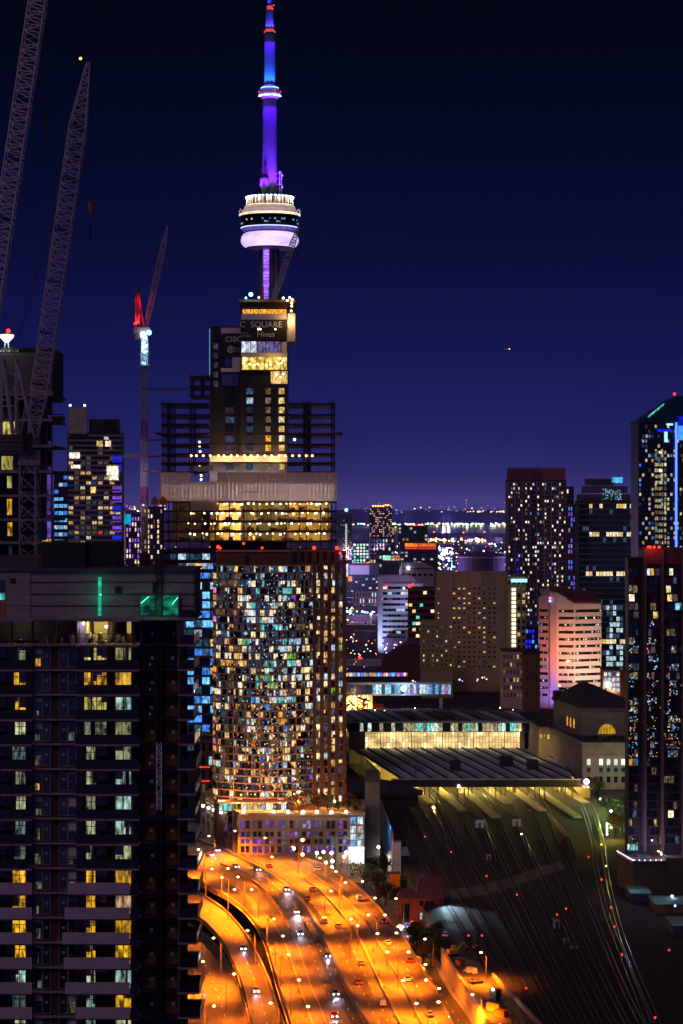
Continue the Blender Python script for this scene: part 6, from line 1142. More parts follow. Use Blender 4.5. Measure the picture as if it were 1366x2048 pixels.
# open lit corner and the bright approach platform along the shed's flank
ap = thing('flank_platform', 'brightly lit narrow platform running along the flank of the shed', 'platform', (0, 0, 0))
pa = [G(694, 1452, 1), G(735, 1490, 1), (G(775, 1525, 1)), G(812, 1548, 1)]; pb = [G(684, 1462, 1), G(716, 1500, 1), G(745, 1530, 1), G(770, 1552, 1)]
MB().ribbon(smooth(pa, 14), smooth(pb, 14), 1.0).build('platform_slab', 'stone_yellow', ap); L = smooth(pb, 9)
for i, p in enumerate(L):
    ub('lamp_post', 'steel_pale', ap, (p.x, p.y, 3.2), (.2, .2, 5)); bulb('tube_lamp', 'lamp_yellow', ap, (p.x, p.y, 5.8), .75); point(ap, (p.x + 2, p.y - 3, 5.4), (1, .74, .18), 2600)
a, b = G(747, 1521, 4), G(808, 1543, 4)
# glowing glass concourse box on top
at = thing('glass_concourse', 'glowing cream glass concourse box with flat roof above the shed', 'building', (0, 1300, 0)); q = MB(); r = random.Random(19)
for i in range(50):
    x = 12.8 + i * 1.694
    for j in range(3): ub('glass_panel', pick(r, [('concourse', 6), ('concourse_bright', 1.3), ('concourse_dim', 2)]), at, (x + .85, 0, 8.2 + (j + .5) * 3.13), (1.52, .15, 2.98))
for i in range(51): ub('mullion', 'stone_dark', at, (12.8 + i * 1.694, -.12, 13), (.14 if i % 5 else .4, .22, 10))
MB().box(3, 102.5, -5, 60, 17.5, 17.9).build('soffit', 'concrete', at)
for i in range(46):
    x = 3.5 + i * 2.15; ub('upper_panel', 'glass_dark' if i < 3 or i > 43 else pick(r, [('w_creamdim', 3), ('w_teal', 1 if i > 16 else 0), ('w_frost', 1.5 if i > 14 else .5), ('glass_teal', 2.5), ('concourse', 1 if 8 < i < 20 else .2)]), at, (x + 1, -5.1, 20.2), (1.95, .15, 4.4))
MB().box(3, 102.5, -4.9, -4.2, 17.9, 22.6).build('upper_wall', 'steel_dark', at); MB().box(1.5, 104.5, -6, 62, 22.6, 23.4).build('roof', 'roof_slate', at)
for i in range(14):
    x = 4 + i * 7.6; u = Vector((-10, 64, 0)); MB().obox((x, 28, 23.7), u, 64, .5, .6).build('roof_ridge', 'roof_dark', at); MB().obox((x + 3.4, 28, 23.5), u, 60, 5.6, .12).build('roof_sheet', 'roof_rust' if i in (4, 6, 7, 9, 11) else 'roof_slate', at)
MB().box(4, 12.5, -2, 50, 0, 17.5).build('end_wall', 'stone_dark', at); MB().box(98, 100, -2, 50, 7, 17.5).build('end_wall', 'stone', at)
for x in (30, 46, 66, 85): point(at, (x, -7.5, 15), (1, .8, .45), 900)

# forecourt left: dark viaduct roof in front of the shed
vd = thing('dark_viaduct_roof', 'dark low roof structure between curved tower and the shed front', 'building', (0, 1120, 0)); MB().prism([(2, -6), (38, -6), (26, 30), (10, 52), (-3, 60)], 5.0, 7.5).build('roof', 'roof_dark', vd); MB().prism([(4, -4), (36, -4), (24, 28), (8, 50)], 0, 5.0).build('wall', 'steel_dark', vd)
for i in range(7): MB().box(3 + i * 5, 3.5 + i * 5, -6.6, -6.1, 4.6, 8.4).build('rail_post', 'steel_dark', vd)
# station head house
hh = thing('station_hall', 'stone station hall with dark hip roof and glowing arched window', 'building', (0, 1215, 0))
MB().prism([(122.5, 0), (150, 0), (150, 63), (114, 63)], 0, 36.4).build('wall', 'stone', hh); MB().prism([(121.8, -.8), (151, -.8), (151, 64), (113, 64)], 36.4, 37.6).build('cornice', 'stone', hh)
MB().add([(121.4, -1.2, 37.6), (151.5, -1.2, 37.6), (151.5, 65, 37.6), (112.6, 65, 37.6), (127.5, 22, 47.5), (131.5, 24, 47.5), (129.5, 40, 47.5), (125.5, 40, 47.5)], [(0, 1, 5, 4), (1, 2, 6, 5), (2, 3, 7, 6), (3, 0, 4, 7), (4, 5, 6, 7), (3, 2, 1, 0)]).build('roof', 'roof_dark', hh)
MB().box(113, 118, 52, 58, 37, 42).build('roof_turret', 'roof_dark', hh); bulb('roof_lamp', 'lamp_amber', hh, (116, 52, 45), .6)
w0 = 135.5
ar = [(-4.4, 0)] + [(-4.4 * math.cos(t), 5.0 * math.sin(t)) for t in [math.pi * i / 12 for i in range(1, 12)]] + [(4.4, 0)]
q = MB(); q.add([(w0 + x, -.25, 24.2 + z) for x, z in ar], [tuple(range(len(ar)))]); q.add([(w0 + x, -.05, 24.2 + z) for x, z in ar], [tuple(range(len(ar)))[::-1]]); q.build('arched_window', 'room_amberbright', hh)
for i in range(5): ub('window_bar', 'steel_dark', hh, (w0 - 3 + i * 1.5, -.38, 26), (.16, .1, 4.2))
for i in range(3): ub('window', 'w_amber', hh, (120.2 - i * 1.0, 16 + i * 7.4, 28), (.3, 1.6, 4.6), .13)
lb = thing('station_block', 'lower stone station block with a row of bright white windows', 'building', (0, 1180, 0)); MB().prism([(119.5, 0), (150, 0), (150, 34), (121, 34), (112, 74), (110, 74)], 0, 22).build('wall', 'stone', lb); MB().prism([(118.7, -.8), (151, -.8), (151, 35), (121, 35), (112, 75), (109.2, 75)], 22, 23.2).build('cornice', 'stone', lb); MB().prism([(120, 2), (149, 2), (149, 33), (121.5, 33), (112.5, 72)], 23.2, 23.6).build('roof', 'roof_green', lb)
for i in range(9): MB().box(121 + i * 3.1, 122.6 + i * 3.1, 6 + (i * 5) % 14, 9 + (i * 5) % 14, 23.6, 25 + (i * 3) % 3).build('roof_unit', 'screen_green', lb)
for i, x in enumerate((1177.5, 1202, 1217, 1231.5, 1246)):
    X = (x - CX) * 1180 / F; ub('window', 'w_whitebright', lb, (X, -.06, 140 - (1524 - HZ) * .2479), (1.75, .2, 3.0)); ub('sill', 'stone', lb, (X, -.3, 140 - (1531.5 - HZ) * .2479), (2.3, .5, .35))
    for yy in (1541, 1559): ub('window', 'glass_teal' if yy < 1550 else 'glass_dark', lb, (X, -.06, 140 - (yy - HZ) * .2479), (1.8, .2, 2.9))
MB().box(119.3, 150.2, -.5, .2, 8, 8.7).build('string_course', 'stone', lb); MB().box(119.3, 150.2, -.45, .2, 16.8, 17.3).build('string_course', 'stone', lb)
wg = thing('station_wing', 'low yellow-lit station wing running back beside the concourse', 'building', (0, 1255, 0)); MB().prism([(104, 0), (112.5, -2), (109, 85), (100, 85)], 0, 24).build('wall', 'stone', wg); MB().prism([(103.5, -.5), (113, -2.6), (109.5, 86), (99.5, 86)], 24, 24.8).build('roof', 'roof_green', wg)
for i in range(10): ub('window', 'w_amber' if i % 3 else 'w_dim', wg, (104.6 + .55 - i * .0 - (i * 7.6) * .047 - .75, 5 + i * 7.6, 19), (.3, 1.7, 2.4), .05)
for i in range(4): ub('window', 'w_amber' if i % 2 else 'w_warm', wg, (105.2 + i * 1.9, -.2 - i * .45, 19), (1.0, .2, 2.2), -.23)
point(wg, (101, -8, 14), (1, .7, .15), 1500); point(lb, (128, -14, 9), (1, .9, .75), 1600); point(lb, (140, -14, 12), (1, .95, .85), 1400)
# dark roof field between walkway and station
df = thing('dark_track_canopy', 'dark maroon roof field with faint strips beyond the glass concourse', 'canopy', (0, 1390, 0))
for i in range(12): q = MB(); x0 = 40 + i * 8.2; q.prism([(x0, 0), (x0 + 7.6, 0), (x0 + 7.6 - 26, 150), (x0 - 26, 150)], 9, 9.6 + (i % 2) * .3); q.build('roof_strip', 'roof_maroon' if i % 2 else 'roof_dark', df)
MB().prism([(38, 1), (138, 1), (112, 149), (12, 149)], 0, 8.9).build('underside', 'steel_dark', df)
for i in range(30):
    d = rng.uniform(5, 145); bulb('track_lamp', rng.choice(('lamp_warm', 'lamp_white', 'lamp_pale')), df, (rng.uniform(42, 134) - 26 * d / 150, d, 10.6), .35)
# orange-lit service yard behind the concourse
oy = thing('bus_bay', 'orange-lit bus yard with red lamps behind the glass concourse', 'yard', (0, 0, 0)); MB().add([G(690, 1392, .3), G(742, 1392, .3), G(770, 1424, .3), G(690, 1424, .3)], [(0, 1, 2, 3)]).build('yard_slab', 'asphalt', oy)
for x, y in ((700, 1395), (712, 1405), (722, 1412), (732, 1419), (700, 1414)): p = G(x, y, 7); ub('lamp_post', 'steel_pale', oy, (p.x, p.y, 3.5), (.25, .25, 7)); bulb('lamp_head', 'lamp_amber', oy, p, 1.1); point(oy, (p.x, p.y - 3, 7), (1, .42, .03), 14000)
p = G(752, 1413, 2); MB().box(p.x - 3, p.x + 5, p.y, p.y + 3, .3, 3.6).build('red_bus_body', 'car_red', oy)
# ---------------------------------------------------------------- right-hand dark tower
rt = thing('dark_glass_tower', 'dark glass apartment tower with two brown vertical fins at frame edge', 'building', (0, 880, 0)); k = 880 / F
tx = lambda x: (x - CX) * k
tzz = lambda y: CH - (y - HZ) * k
MB().box(tx(1257), tx(1286), .5, 11, 0, tzz(1118)).build('wall', 'sign_black', rt); MB().box(tx(1286), tx(1430), 0, 11, 0, tzz(1099)).build('wall', 'sign_black', rt); MB().box(tx(1284), tx(1432), -.4, 11.4, tzz(1099), tzz(1095)).build('roof_coping', 'roof_maroon', rt); MB().box(tx(1255.5), tx(1285), .1, 11.4, tzz(1118), tzz(1115)).build('roof_coping', 'roof_dark', rt); MB().box(tx(1288), tx(1430), -.3, .2, tzz(1128), tzz(1099)).build('plant_storey', 'roof_maroon', rt)
for x0, x1 in ((1287, 1292.5), (1321.5, 1327.5), (1363, 1369)): MB().box(tx(x0), tx(x1), -1.1, .4, tzz(1715), tzz(1097)).build('fin', 'fin_brown', rt)
MB().box(tx(1283), tx(1286.5), -.9, .5, tzz(1690), tzz(1122)).build('fin', 'floor_dark', rt)
r = random.Random(77); J = MB(); Jm = []; made = 0
for f in range(32):
    y = 1135 + f * 17.3; z0, z1 = tzz(y + 15.5), tzz(y + 2.0)
    ub('floor_band', 'floor_dark', rt, ((tx(1257) + tx(1286)) / 2, .3, tzz(y + 16.6)), (tx(1286) - tx(1257), .5, .35)); ub('floor_band', 'floor_dark', rt, ((tx(1286) + tx(1430)) / 2, -.15, tzz(y + 16.6)), (tx(1430) - tx(1286), .5, .35))
    glit = 8 <= f <= 21
    x = 1258.0
    while x < 1400:
        w = r.choice((6.5, 8, 10, 11.5)); x1 = x + w
        if not (1280 < x1 < 1293.5 or 1283 < x < 1292 or 1320 < x1 < 1328.5 or 1320 < x < 1327.5 or 1361 < x1 < 1370):
            big_ = not glit
            tb = [('dark', 26), ('w_faint', 4), ('w_cream', 1.1), ('w_warm', 1.2), ('w_amber', .8), ('w_cool', .6), ('w_dim', 3), ('w_sky', .35), ('w_dimblue', 2)] if big_ else [('dark', 12), ('w_faint', 3), ('w_dim', 2), ('w_cream', .6), ('w_dimblue', 1.5)]
            kk = pick(r, tb)
            if kk == 'dark': kk = 'glass_dark'
            d = .42 if x < 1286 else -.08; c = (tx((x + x1) / 2), d, (z0 + z1) / 2)
            if kk[0] == 'w' and made < 200: ub('window', kk, rt, c, (tx(x1) - tx(x) - .18, .1, z1 - z0), 0); made += 1
            else:
                if kk not in Jm: Jm.append(kk)
                J.obox(c, (1, 0), tx(x1) - tx(x) - .18, .1, z1 - z0, Jm.index(kk))
            if (glit and r.random() < .3 + .06 * (f - 8)) or r.random() < .06:       # glowing specks painted as street lights mirrored in the glass
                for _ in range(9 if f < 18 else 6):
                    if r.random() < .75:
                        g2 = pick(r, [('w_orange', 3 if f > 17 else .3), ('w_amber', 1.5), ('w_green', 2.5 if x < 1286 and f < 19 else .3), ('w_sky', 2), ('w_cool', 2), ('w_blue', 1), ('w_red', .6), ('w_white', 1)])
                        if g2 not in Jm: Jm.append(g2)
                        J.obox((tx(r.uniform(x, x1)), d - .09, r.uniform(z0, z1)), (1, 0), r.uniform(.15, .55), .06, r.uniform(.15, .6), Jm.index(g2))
        x = x1 + .8
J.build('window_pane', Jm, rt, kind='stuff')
for x in (1296, 1300, 1308, 1318): bulb('warning_light', 'lamp_red', rt, (tx(x), -.8, tzz(1094)), .5)
point(rt, (tx(1302), -3, tzz(1093)), (1, .1, .04), 700)
pdm = thing('tower_podium', 'podium terrace with string lights in front of the dark glass tower', 'building', (0, 859, 0)); k2 = 859 / F; mx = lambda x: (x - CX) * k2; mz = lambda y: CH - (y - HZ) * k2; zt2 = mz(1726)
MB().prism([(mx(1266), 0), (mx(1400), 0), (mx(1400), 30), (mx(1249), 22)], 0, zt2).build('wall', 'wall_umber', pdm); MB().prism([(mx(1265), -.4), (mx(1400), -.4), (mx(1400), .2), (mx(1265), .2)], zt2, zt2 + .8).build('parapet', 'wall_umber', pdm); MB().prism([(mx(1265), -.4), (mx(1266.5), 0), (mx(1250.5), 22), (mx(1248), 22)], zt2, zt2 + .8).build('parapet', 'lilac_panel', pdm); MB().box(mx(1330), mx(1400), -2, 6, 0, zt2 + 2).build('side_block', 'wall_umber', pdm)
for i in range(9): f = i / 8; bulb('string_lamp', 'lamp_lilac', pdm, (mx(1265) + (mx(1249) - mx(1265)) * f, 22 * f, zt2 + 1.1), .22)
for i in range(6): bulb('string_lamp', 'lamp_lilac', pdm, (mx(1268 + i * 11), .1, zt2 + 1.0), .2); bulb('string_lamp', 'lamp_warm', pdm, (mx(1334 - (i % 2) * 2), .5 + i * 4, zt2 + 1.3), .32); ub('planter', 'leaf_green', pdm, (mx(1337), 1 + i * 4, zt2 + .5), (1.2, 1.4, 1.0))
MB().box(mx(1281), mx(1306), 6, 18, zt2, zt2 + 1.5).build('terrace_house', 'screen_green', pdm)
for i in range(4): ub('glass_panel', 'w_teal' if i % 2 else 'w_frost', pdm, (mx(1270 + i * 5.4), 19, zt2 + 3), (.8, .2, 2.2))
for x, d in ((1262, 10), (1276, 2), (1310, 3), (1328, 8)): point(pdm, (mx(x), d, zt2 + 3.5), (.7, .55, 1), 1600)
# low blocks in the dark lower right, edged with teal light
for i, (x0, x1, y0, D, lab) in enumerate(((1262, 1302, 1806, 842, 'low dark block with dim teal-lit roof below the podium'), (1310, 1400, 1822, 820, 'dark brick block with a red and teal lit roof edge'), (1345, 1420, 1885, 778, 'small dark shed with pale blue end at the frame edge'))):
    kk = D / F; t = thing('low_block', lab, 'building', (((x0 + x1) / 2 - CX) * kk, D, 0)); w = (x1 - x0) * kk; h = max(3, CH - (y0 - HZ) * kk); MB().box(-w / 2, w / 2, 0, 16, 0, h).build('wall', 'brick_red' if i == 1 else 'wall_slate', t); MB().box(-w / 2 - .2, w / 2 + .2, -.2, 16.2, h, h + .5).build('roof', 'concrete_teal', t)
    point(t, (-w / 2 + 2, 4, h + 3.5), (.05, .8, .8), [260, 160, 60][i]); q = MB(); q.bar((-w / 2, -.4, h + .3), (w / 2, -.4, h + .3), .12); q.build('edge_light', ['w_tealdim', 'w_tealdim', 'w_dimblue'][i], t)
for i, (x, y) in enumerate(((1344, 1793), (1350, 1812))): p = G(x, y, 4); t = thing('yard_lamp', ['bright white yard lamp above the teal-lit roofs', 'small white lamp below the bright yard lamp, frame edge'][i], 'lamp', (p.x, p.y, 0)); ub('pole', 'steel_dark', t, (0, 0, 2), (.15, .15, 4)); bulb('lamp_head', 'lamp_icy', t, (0, -.2, 4.1), .5 if i == 0 else .35); point(t, (0, -1, 4), (.4, .9, 1), 300)
# ================================================================ street lamps
SOD = (1.0, .19, .002)
LAMP_W = 44000.0
def nearest_rank(lst): return lst
def lamp(kind, heads, base, zdeck, label, hz_=None, watt=None):
    """pole with one curved arm, or a double-armed pole; heads are the lamp positions"""
    t = thing('street_lamp', label, 'street lamp', (base.x, base.y, zdeck), 0, 'sodium street lamps along the highway')
    H = max(h.z for h in heads) - zdeck
    g = MB(); g.tube([(0, 0, 0), (0, 0, H * .55), (0, 0, H * .9)], [.16, .12, .09], 6); g.build('pole', 'steel_lamp', t)
    for h in heads:
        d = Vector((h.x - base.x, h.y - base.y, 0)); g = MB(); g.tube([(0, 0, H * .86), (d.x * .2, d.y * .2, H * 1.0), (d.x * .6, d.y * .6, H * 1.05), (d.x, d.y, h.z - zdeck + .15)], [.09, .08, .07, .06], 5); arm = g.build('arm', 'steel_lamp', t)
        bulb('lamp_head', 'lamp_sodium', arm, (d.x, d.y, h.z - zdeck), .44, .6); spot(t, (d.x, d.y, h.z - zdeck - .5), (d.x, d.y, 0), SOD, watt or LAMP_W, 150, .9)
    return t
HH = 10.0
dbl = [((737, 1830), (770, 1830)), ((755, 1867), (793, 1866)), ((775, 1904), (817, 1904)), ((807, 1961), (852, 1960)), ((833, 2007), (877, 2004))]
for i, (a, b) in enumerate(dbl[::-1]):
    A, B = G(*a, DK + HH), G(*b, DK + HH); lamp('double', [A, B], (A + B) / 2, DK, f'double-armed sodium lamp on the outer highway lanes, {ORD[i]} from the bottom')
sing = [((616, 2013), DK, -1), ((598, 1960), DK, -1), ((577, 1909), DK, -1), ((566, 1872), DK, -1), ((548, 1838), DK, -1), ((503, 1779), DK, 1), ((476, 1754), DK, 1), ((456, 1737), DK, -1), ((418, 1672), DK, 1)]
for i, (a, z, s) in enumerate(sing): h = G(*a, z + HH); lamp('single', [h], h + Vector((s * 2.2, .5, 0)), z, f'sodium lamp along the inner edge of the main deck, {ORD[i]} from the bottom', watt=46000.0 if i < 4 else 85000.0)
for i, (a, z, s) in enumerate([((541, 2006), RAMP, 1), ((468, 1948), RAMP, -1), ((427, 1876), RAMP, 1), ((495, 1861), DK, 1), ((469, 1779), DK, -1), ((444, 1755), DK, 1), ((424, 1738), DK, -1), ((397, 1699), DK, 1)]): h = G(*a, z + HH); lamp('single', [h], h + Vector((s * 2.2, .4, 0)), z, f'sodium lamp on the curved ramp side, {ORD[i]} from the bottom', watt=40000.0 if i < 3 else 70000.0)
for i, (a, s) in enumerate([((428, 2012), -1), ((406, 1923), -1)]): h = G(*a, LOWR + HH); lamp('single', [h], h + Vector((s * 2.4, .3, 0)), LOWR, ['lowest sodium lamp over the side road beside the near tower', 'upper sodium lamp over the side road beside the near tower'][i])
for i, (a, s) in enumerate([((715, 1851), -1), ((702, 1838), 1), ((691, 1765), -1), ((672, 1743), 1), ((662, 1782), -1), ((544, 1714), -1), ((640, 1716), 1), ((586, 1694), 1), ((530, 1676), 1), ((470, 1662), 1)]): h = G(*a, DK + HH); lamp('single', [h], h + Vector((s * 2.0, .3, 0)), DK, f'sodium lamp on the outer bend of the highway (upper ones added), {ORD[i]} from the bottom', watt=36000.0 if i < 2 else 80000.0)  # lamps at the end of the list are added to brighten the upper lanes
for i, (a, s) in enumerate([((945, 1989), 1), ((878, 1977), -1), ((851, 1929), -1), ((850, 1878), 1), ((792, 1797), 1), ((725, 1763), -1), ((750, 1796), -1)]):
    h = G(*a, LOW + 12); lamp('single', [h], h + Vector((s * 2.6, .2, 0)), LOW, ['tall sodium lamp with curved arm in front of the retaining wall', 'sodium lamp on the lower street beside the deck edge', 'sodium lamp on the lower street by the bright works fence', 'sodium lamp rising between the street trees', 'sodium lamp before the brick station house', 'sodium lamp at the street bend under the dark trees', 'sodium lamp standing between bend and brick house'][i], watt=(170000.0, 90000.0, 60000.0, 14000.0, 12000.0, 12000.0, 10000.0)[i])
h = G(1000, 2050, 8); lamp('single', [h], h + Vector((1.5, .2, 0)), 0, 'low work lamp in the equipment yard, at the bottom edge', watt=80000.0)
h = G(962, 1905, 9); lamp('single', [h], h + Vector((1.5, .2, 0)), 0, 'added lamp over the upper end of the equipment yard', watt=100000.0)  # extra lamp added to brighten the yard ground
# lamps and lights in front of the podium
for i, (x, y, kind) in enumerate([(605, 1680, 'lamp_sodium'), (605, 1709, 'lamp_sodium'), (588, 1697, 'lamp_warm'), (634, 1706, 'lamp_white'), (647, 1704, 'lamp_warm'), (663, 1706, 'lamp_white'), (652, 1725, 'lamp_warm'), (664, 1735, 'lamp_white'), (688, 1713, 'lamp_warm'), (692, 1705, 'lamp_white'), (757, 1694, 'lamp_warm'), (665, 1722, 'lamp_white')]):
    p = G(x, y, 0); p = P(x, y, 905); t = thing('plaza_lamp', f'small bright lamp in front of the podium, {ORD[i]} in its cluster', 'lamp', (p.x, p.y, LOW), 0, 'plaza lamps before the podium'); ub('pole', 'steel_lamp', t, (0, 0, (p.z - LOW) / 2), (.16, .16, p.z - LOW)); bulb('lamp_head', kind, t, (0, 0, p.z - LOW), .62); point(t, (0, -.9, p.z - LOW), SOD if 'warm' in kind or 'sod' in kind else (1, .85, .7), 2600)
# ================================================================ vehicles
def car_mesh():
    """a saloon: bevelled lower body, glazed cabin"""
    prof = [(-2.25, .35), (-2.3, .7), (-2.15, .92), (-1.2, 1.0), (1.0, .98), (2.05, .86), (2.28, .62), (2.25, .33)]
    q = MB(); n = len(prof)
    for s, w in ((-1, .82), (-1, .9), (1, .9), (1, .82)): pass
    rows = [(-.90, 0), (-.80, .06), (.80, .06), (.90, 0)]
    vs = []
    for yy, dz in rows: vs += [(x, yy, z + (dz if z > .5 else -0)) for x, z in prof]
    fs = [(i + n * r_, (i + 1) % n + n * r_, (i + 1) % n + n * (r_ + 1), i + n * (r_ + 1)) for r_ in range(3) for i in range(n)] + [tuple(range(n))[::-1], tuple(range(3 * n, 4 * n))]
    q.add(vs, fs); return q
def cabin_mesh(van=False):
    prof = [(-1.7, .96), (-1.25, 1.42), (.35, 1.45), (1.15, .98)] if not van else [(-2.2, .96), (-2.15, 1.95), (.9, 1.95), (1.5, .98)]
    n = 4; vs = []
    for yy in (-.78, -.62 if not van else -.74, .62 if not van else .74, .78): vs += [(x, yy if z > 1.1 or abs(yy) > .7 else yy, z) for x, z in prof]
    vs = [(x, -.80, z) if z < 1.1 else (x, -.66 if not van else -.78, z) for x, z in prof] + [(x, .80, z) if z < 1.1 else (x, .66 if not van else .78, z) for x, z in prof]
    return MB().add(vs, [(0, 1, 2, 3), (7, 6, 5, 4), (0, 4, 5, 1), (1, 5, 6, 2), (2, 6, 7, 3), (3, 7, 4, 0)])
def vehicle(p, t, paint, label, lights='head', van=False, beam=0.0):
    v = thing('van' if van else 'car', label, 'van' if van else 'car', p, math.atan2(t.y, t.x), 'vehicles on the highway')
    body = car_mesh().build('body', paint, v); cab = cabin_mesh(van).build('cabin', paint if van else 'glass_dark', v)
    if van: MB().add([(1.02, -.7, 1.85), (1.02, .7, 1.85), (1.5, .74, 1.05), (1.5, -.74, 1.05)], [(0, 1, 2, 3)]).build('windscreen', 'glass_dark', cab)
    else: MB().box(-1.2, .3, -.62, .62, 1.43, 1.47).build('roof_skin', paint, cab)
    for x in (-1.4, 1.4):
        for y in (-.88, .88):
            g = MB(); g.lathe([(.33, -.11), (.33, .11)], 12); o = g.build('wheel', 'rubber', v, (x, y, .33)); o.rotation_euler = (math.radians(90), 0, 0)
    for s in (-.62, .62):
        bulb('headlight', 'lamp_headlight' if lights == 'head' else 'lamp_pale', body, (2.26, s, .68), .26 if lights == 'head' else .12, .7)
        bulb('taillight', 'lamp_red', body, (-2.27, s, .75), .18, .8)
    if beam:
        spot(v, (2.6, 0, .7), (16, 0, -.4), (.75, .78, 1.0), beam * .45, 60, .8)
    return v
def on(A, B, f, y):
    """spot on a lane: fraction f between two deck lines, at the photo row y"""
    L = mixl(A, B, f); best = None
    for a, b in zip(L, L[1:]):
        for s in range(6):
            p = a.lerp(b, s / 6); yy = HZ + (CH - p.z) * F / p.y
            if best is None or abs(yy - y) < best[0]: best = (abs(yy - y), p, (b - a).normalized())
    return best[1] + Vector((0, 0, .03)), best[2]
VEH = [(L4, L3, .84, 1781, 'car_silver', 'head', 0, 9000, 'silver car with white headlights high on the dark inner lane'), (L4, L3, .52, 1826, 'car_white', 'head', 0, 14000, 'white car throwing a bluish headlight pool on the inner lanes'), (L4, L3, .52, 1990, 'car_dark', 'head', 0, 5000, 'dark car with white headlights low on the inner lanes'),
       (L4, L3, .3, 1712, 'car_white', 'head', 0, 4000, 'white car with headlights where the deck meets the near tower'), (L4, L3, .75, 1703, 'car_silver', 'head', 0, 4000, 'silver car leading the pair beside the near tower'), (L4, L3, .2, 1736, 'car_dark', 'head', 0, 2000, 'dark car near the tower edge on the inner lanes'),
       (L3, L2, .28, 1846, 'car_white', 'tail', 1, 0, 'white van beside the centre barrier on the middle bend'), (L3, L2, .62, 1856, 'car_white', 'tail', 0, 0, 'white car next to the white van on the bend'), (L3, L2, .8, 1782, 'car_silver', 'tail', 0, 0, 'silver car with tail lights further up the bend'), (L3, L2, .72, 1930, 'car_silver', 'tail', 0, 0, 'silver car low on the middle carriageway'), (L3, L2, .35, 1968, 'car_red', 'tail', 0, 0, 'red car low on the middle carriageway'), (L3, L2, .4, 1735, 'car_red', 'tail', 0, 0, 'red car at the top of the bend'),
       (L3A, L1, .55, 1800, 'car_white', 'tail', 1, 0, 'bright white van on the outer lanes of the bend'), (L3A, L1, .35, 1890, 'car_white', 'tail', 0, 0, 'white car between the double-armed lamps'), (L3A, L1, .3, 1962, 'car_white', 'tail', 0, 0, 'white car on the outer lanes near the street'), (L3A, L1, .42, 2033, 'car_silver', 'tail', 0, 0, 'silver car at the bottom of the outer lanes'), (L3A, L1, .6, 1741, 'car_white', 'tail', 0, 0, 'white car entering the outer bend'), (L3A, L1, .5, 1700, 'car_silver', 'tail', 0, 0, 'silver car far up the outer lanes by the podium'),
       (L4, L3, .8, 1742, 'car_dark', 'head', 0, 3000, 'dark car with headlights halfway up the inner lanes'), (L4, L3, .2, 1870, 'car_silver', 'head', 0, 3000, 'silver car by the traffic barrels on the inner lanes'), (L4, L3, .82, 1915, 'car_dark', 'head', 0, 4000, 'dark car hugging the centre barrier'), (L4, L3, .2, 2035, 'car_red', 'head', 0, 3000, 'red car with headlights at the bottom of the inner lanes'),
       (L3, L2, .3, 1800, 'car_dark', 'tail', 0, 0, 'dark car with red tail lights by the centre barrier'), (L3, L2, .75, 2010, 'car_white', 'tail', 1, 0, 'white van low on the middle carriageway'), (L3, L2, .5, 1705, 'car_white', 'tail', 0, 0, 'white car far up the middle carriageway'), (L3A, L1, .75, 1845, 'car_dark', 'tail', 0, 0, 'dark car at the outer parapet of the bend'), (L3A, L1, .75, 1925, 'car_red', 'tail', 0, 0, 'red car at the outer parapet below the bend'), (L7, L6, .6, 1900, 'car_silver', 'head', 0, 2500, 'silver car on the lower curved ramp'), (L7, L6, .4, 1985, 'car_white', 'head', 0, 2500, 'white car on the lower curved ramp near bottom')]
for A, B, f, y, paint, li, van, beam, lab in VEH:
    p, t = on(A, B, f, y); vehicle(p, t if li == 'head' else -t, paint, lab, li, bool(van), beam)
p = G(893, 2035, LOW + .05); vehicle(p, (SA[0] - SA[6]).normalized(), 'car_white', 'white car with glowing headlights on the lower street at the bottom', 'head', False, 3000)
# barrels and cones along the closed lane
for i, (x, y) in enumerate([(474, 1742), (488, 1752), (504, 1763), (520, 1776), (534, 1792), (548, 1808), (562, 1828), (572, 1846), (580, 1862), (578, 1920), (582, 1938), (590, 1960), (597, 1985), (604, 2004), (611, 2034), (746, 1902), (748, 1926), (758, 1952), (768, 1980), (778, 2010), (788, 2034)]):
    p = G(x, y, DK); t = thing('traffic_barrel', f'small orange traffic barrel, {ORD[i]} along the coned-off lanes' if i < 20 else 'last small orange traffic barrel, at the picture bottom', 'barrel', (p.x, p.y, DK + .02), 0, 'traffic barrels on the highway'); g = MB(); g.lathe([(.42, 0), (.42, .08), (.3, .1), (.24, 1.0), (.1, 1.05)], 10); g.build('drum', 'orange_paint', t); g = MB(); g.lathe([(.285, .42), (.275, .6)], 10); g.build('white_band', 'paint_white', t)
# ================================================================ houses by the tracks
def gable(t, x0, x1, y0, y1, z0, z1, zr, m, axis='x', name='roof', over=.5):
    """pitched roof; ridge along x or y"""
    if axis == 'x': vs = [(x0 - over, y0 - over, z1), (x1 + over, y0 - over, z1), (x1 + over, y1 + over, z1), (x0 - over, y1 + over, z1), (x0 + (x1 - x0) * .12, (y0 + y1) / 2, zr), (x1 - (x1 - x0) * .12, (y0 + y1) / 2, zr)]; fs = [(0, 1, 5, 4), (1, 2, 5), (2, 3, 4, 5), (3, 0, 4), (3, 2, 1, 0)]
    else: vs = [(x0 - over, y0 - over, z1), (x1 + over, y0 - over, z1), (x1 + over, y1 + over, z1), (x0 - over, y1 + over, z1), ((x0 + x1) / 2, y0 + (y1 - y0) * .2, zr), ((x0 + x1) / 2, y1 - (y1 - y0) * .2, zr)]; fs = [(0, 1, 4), (1, 2, 5, 4), (2, 3, 5), (3, 0, 4, 5), (3, 2, 1, 0)]
    return MB().add(vs, fs).build(name, m, t)
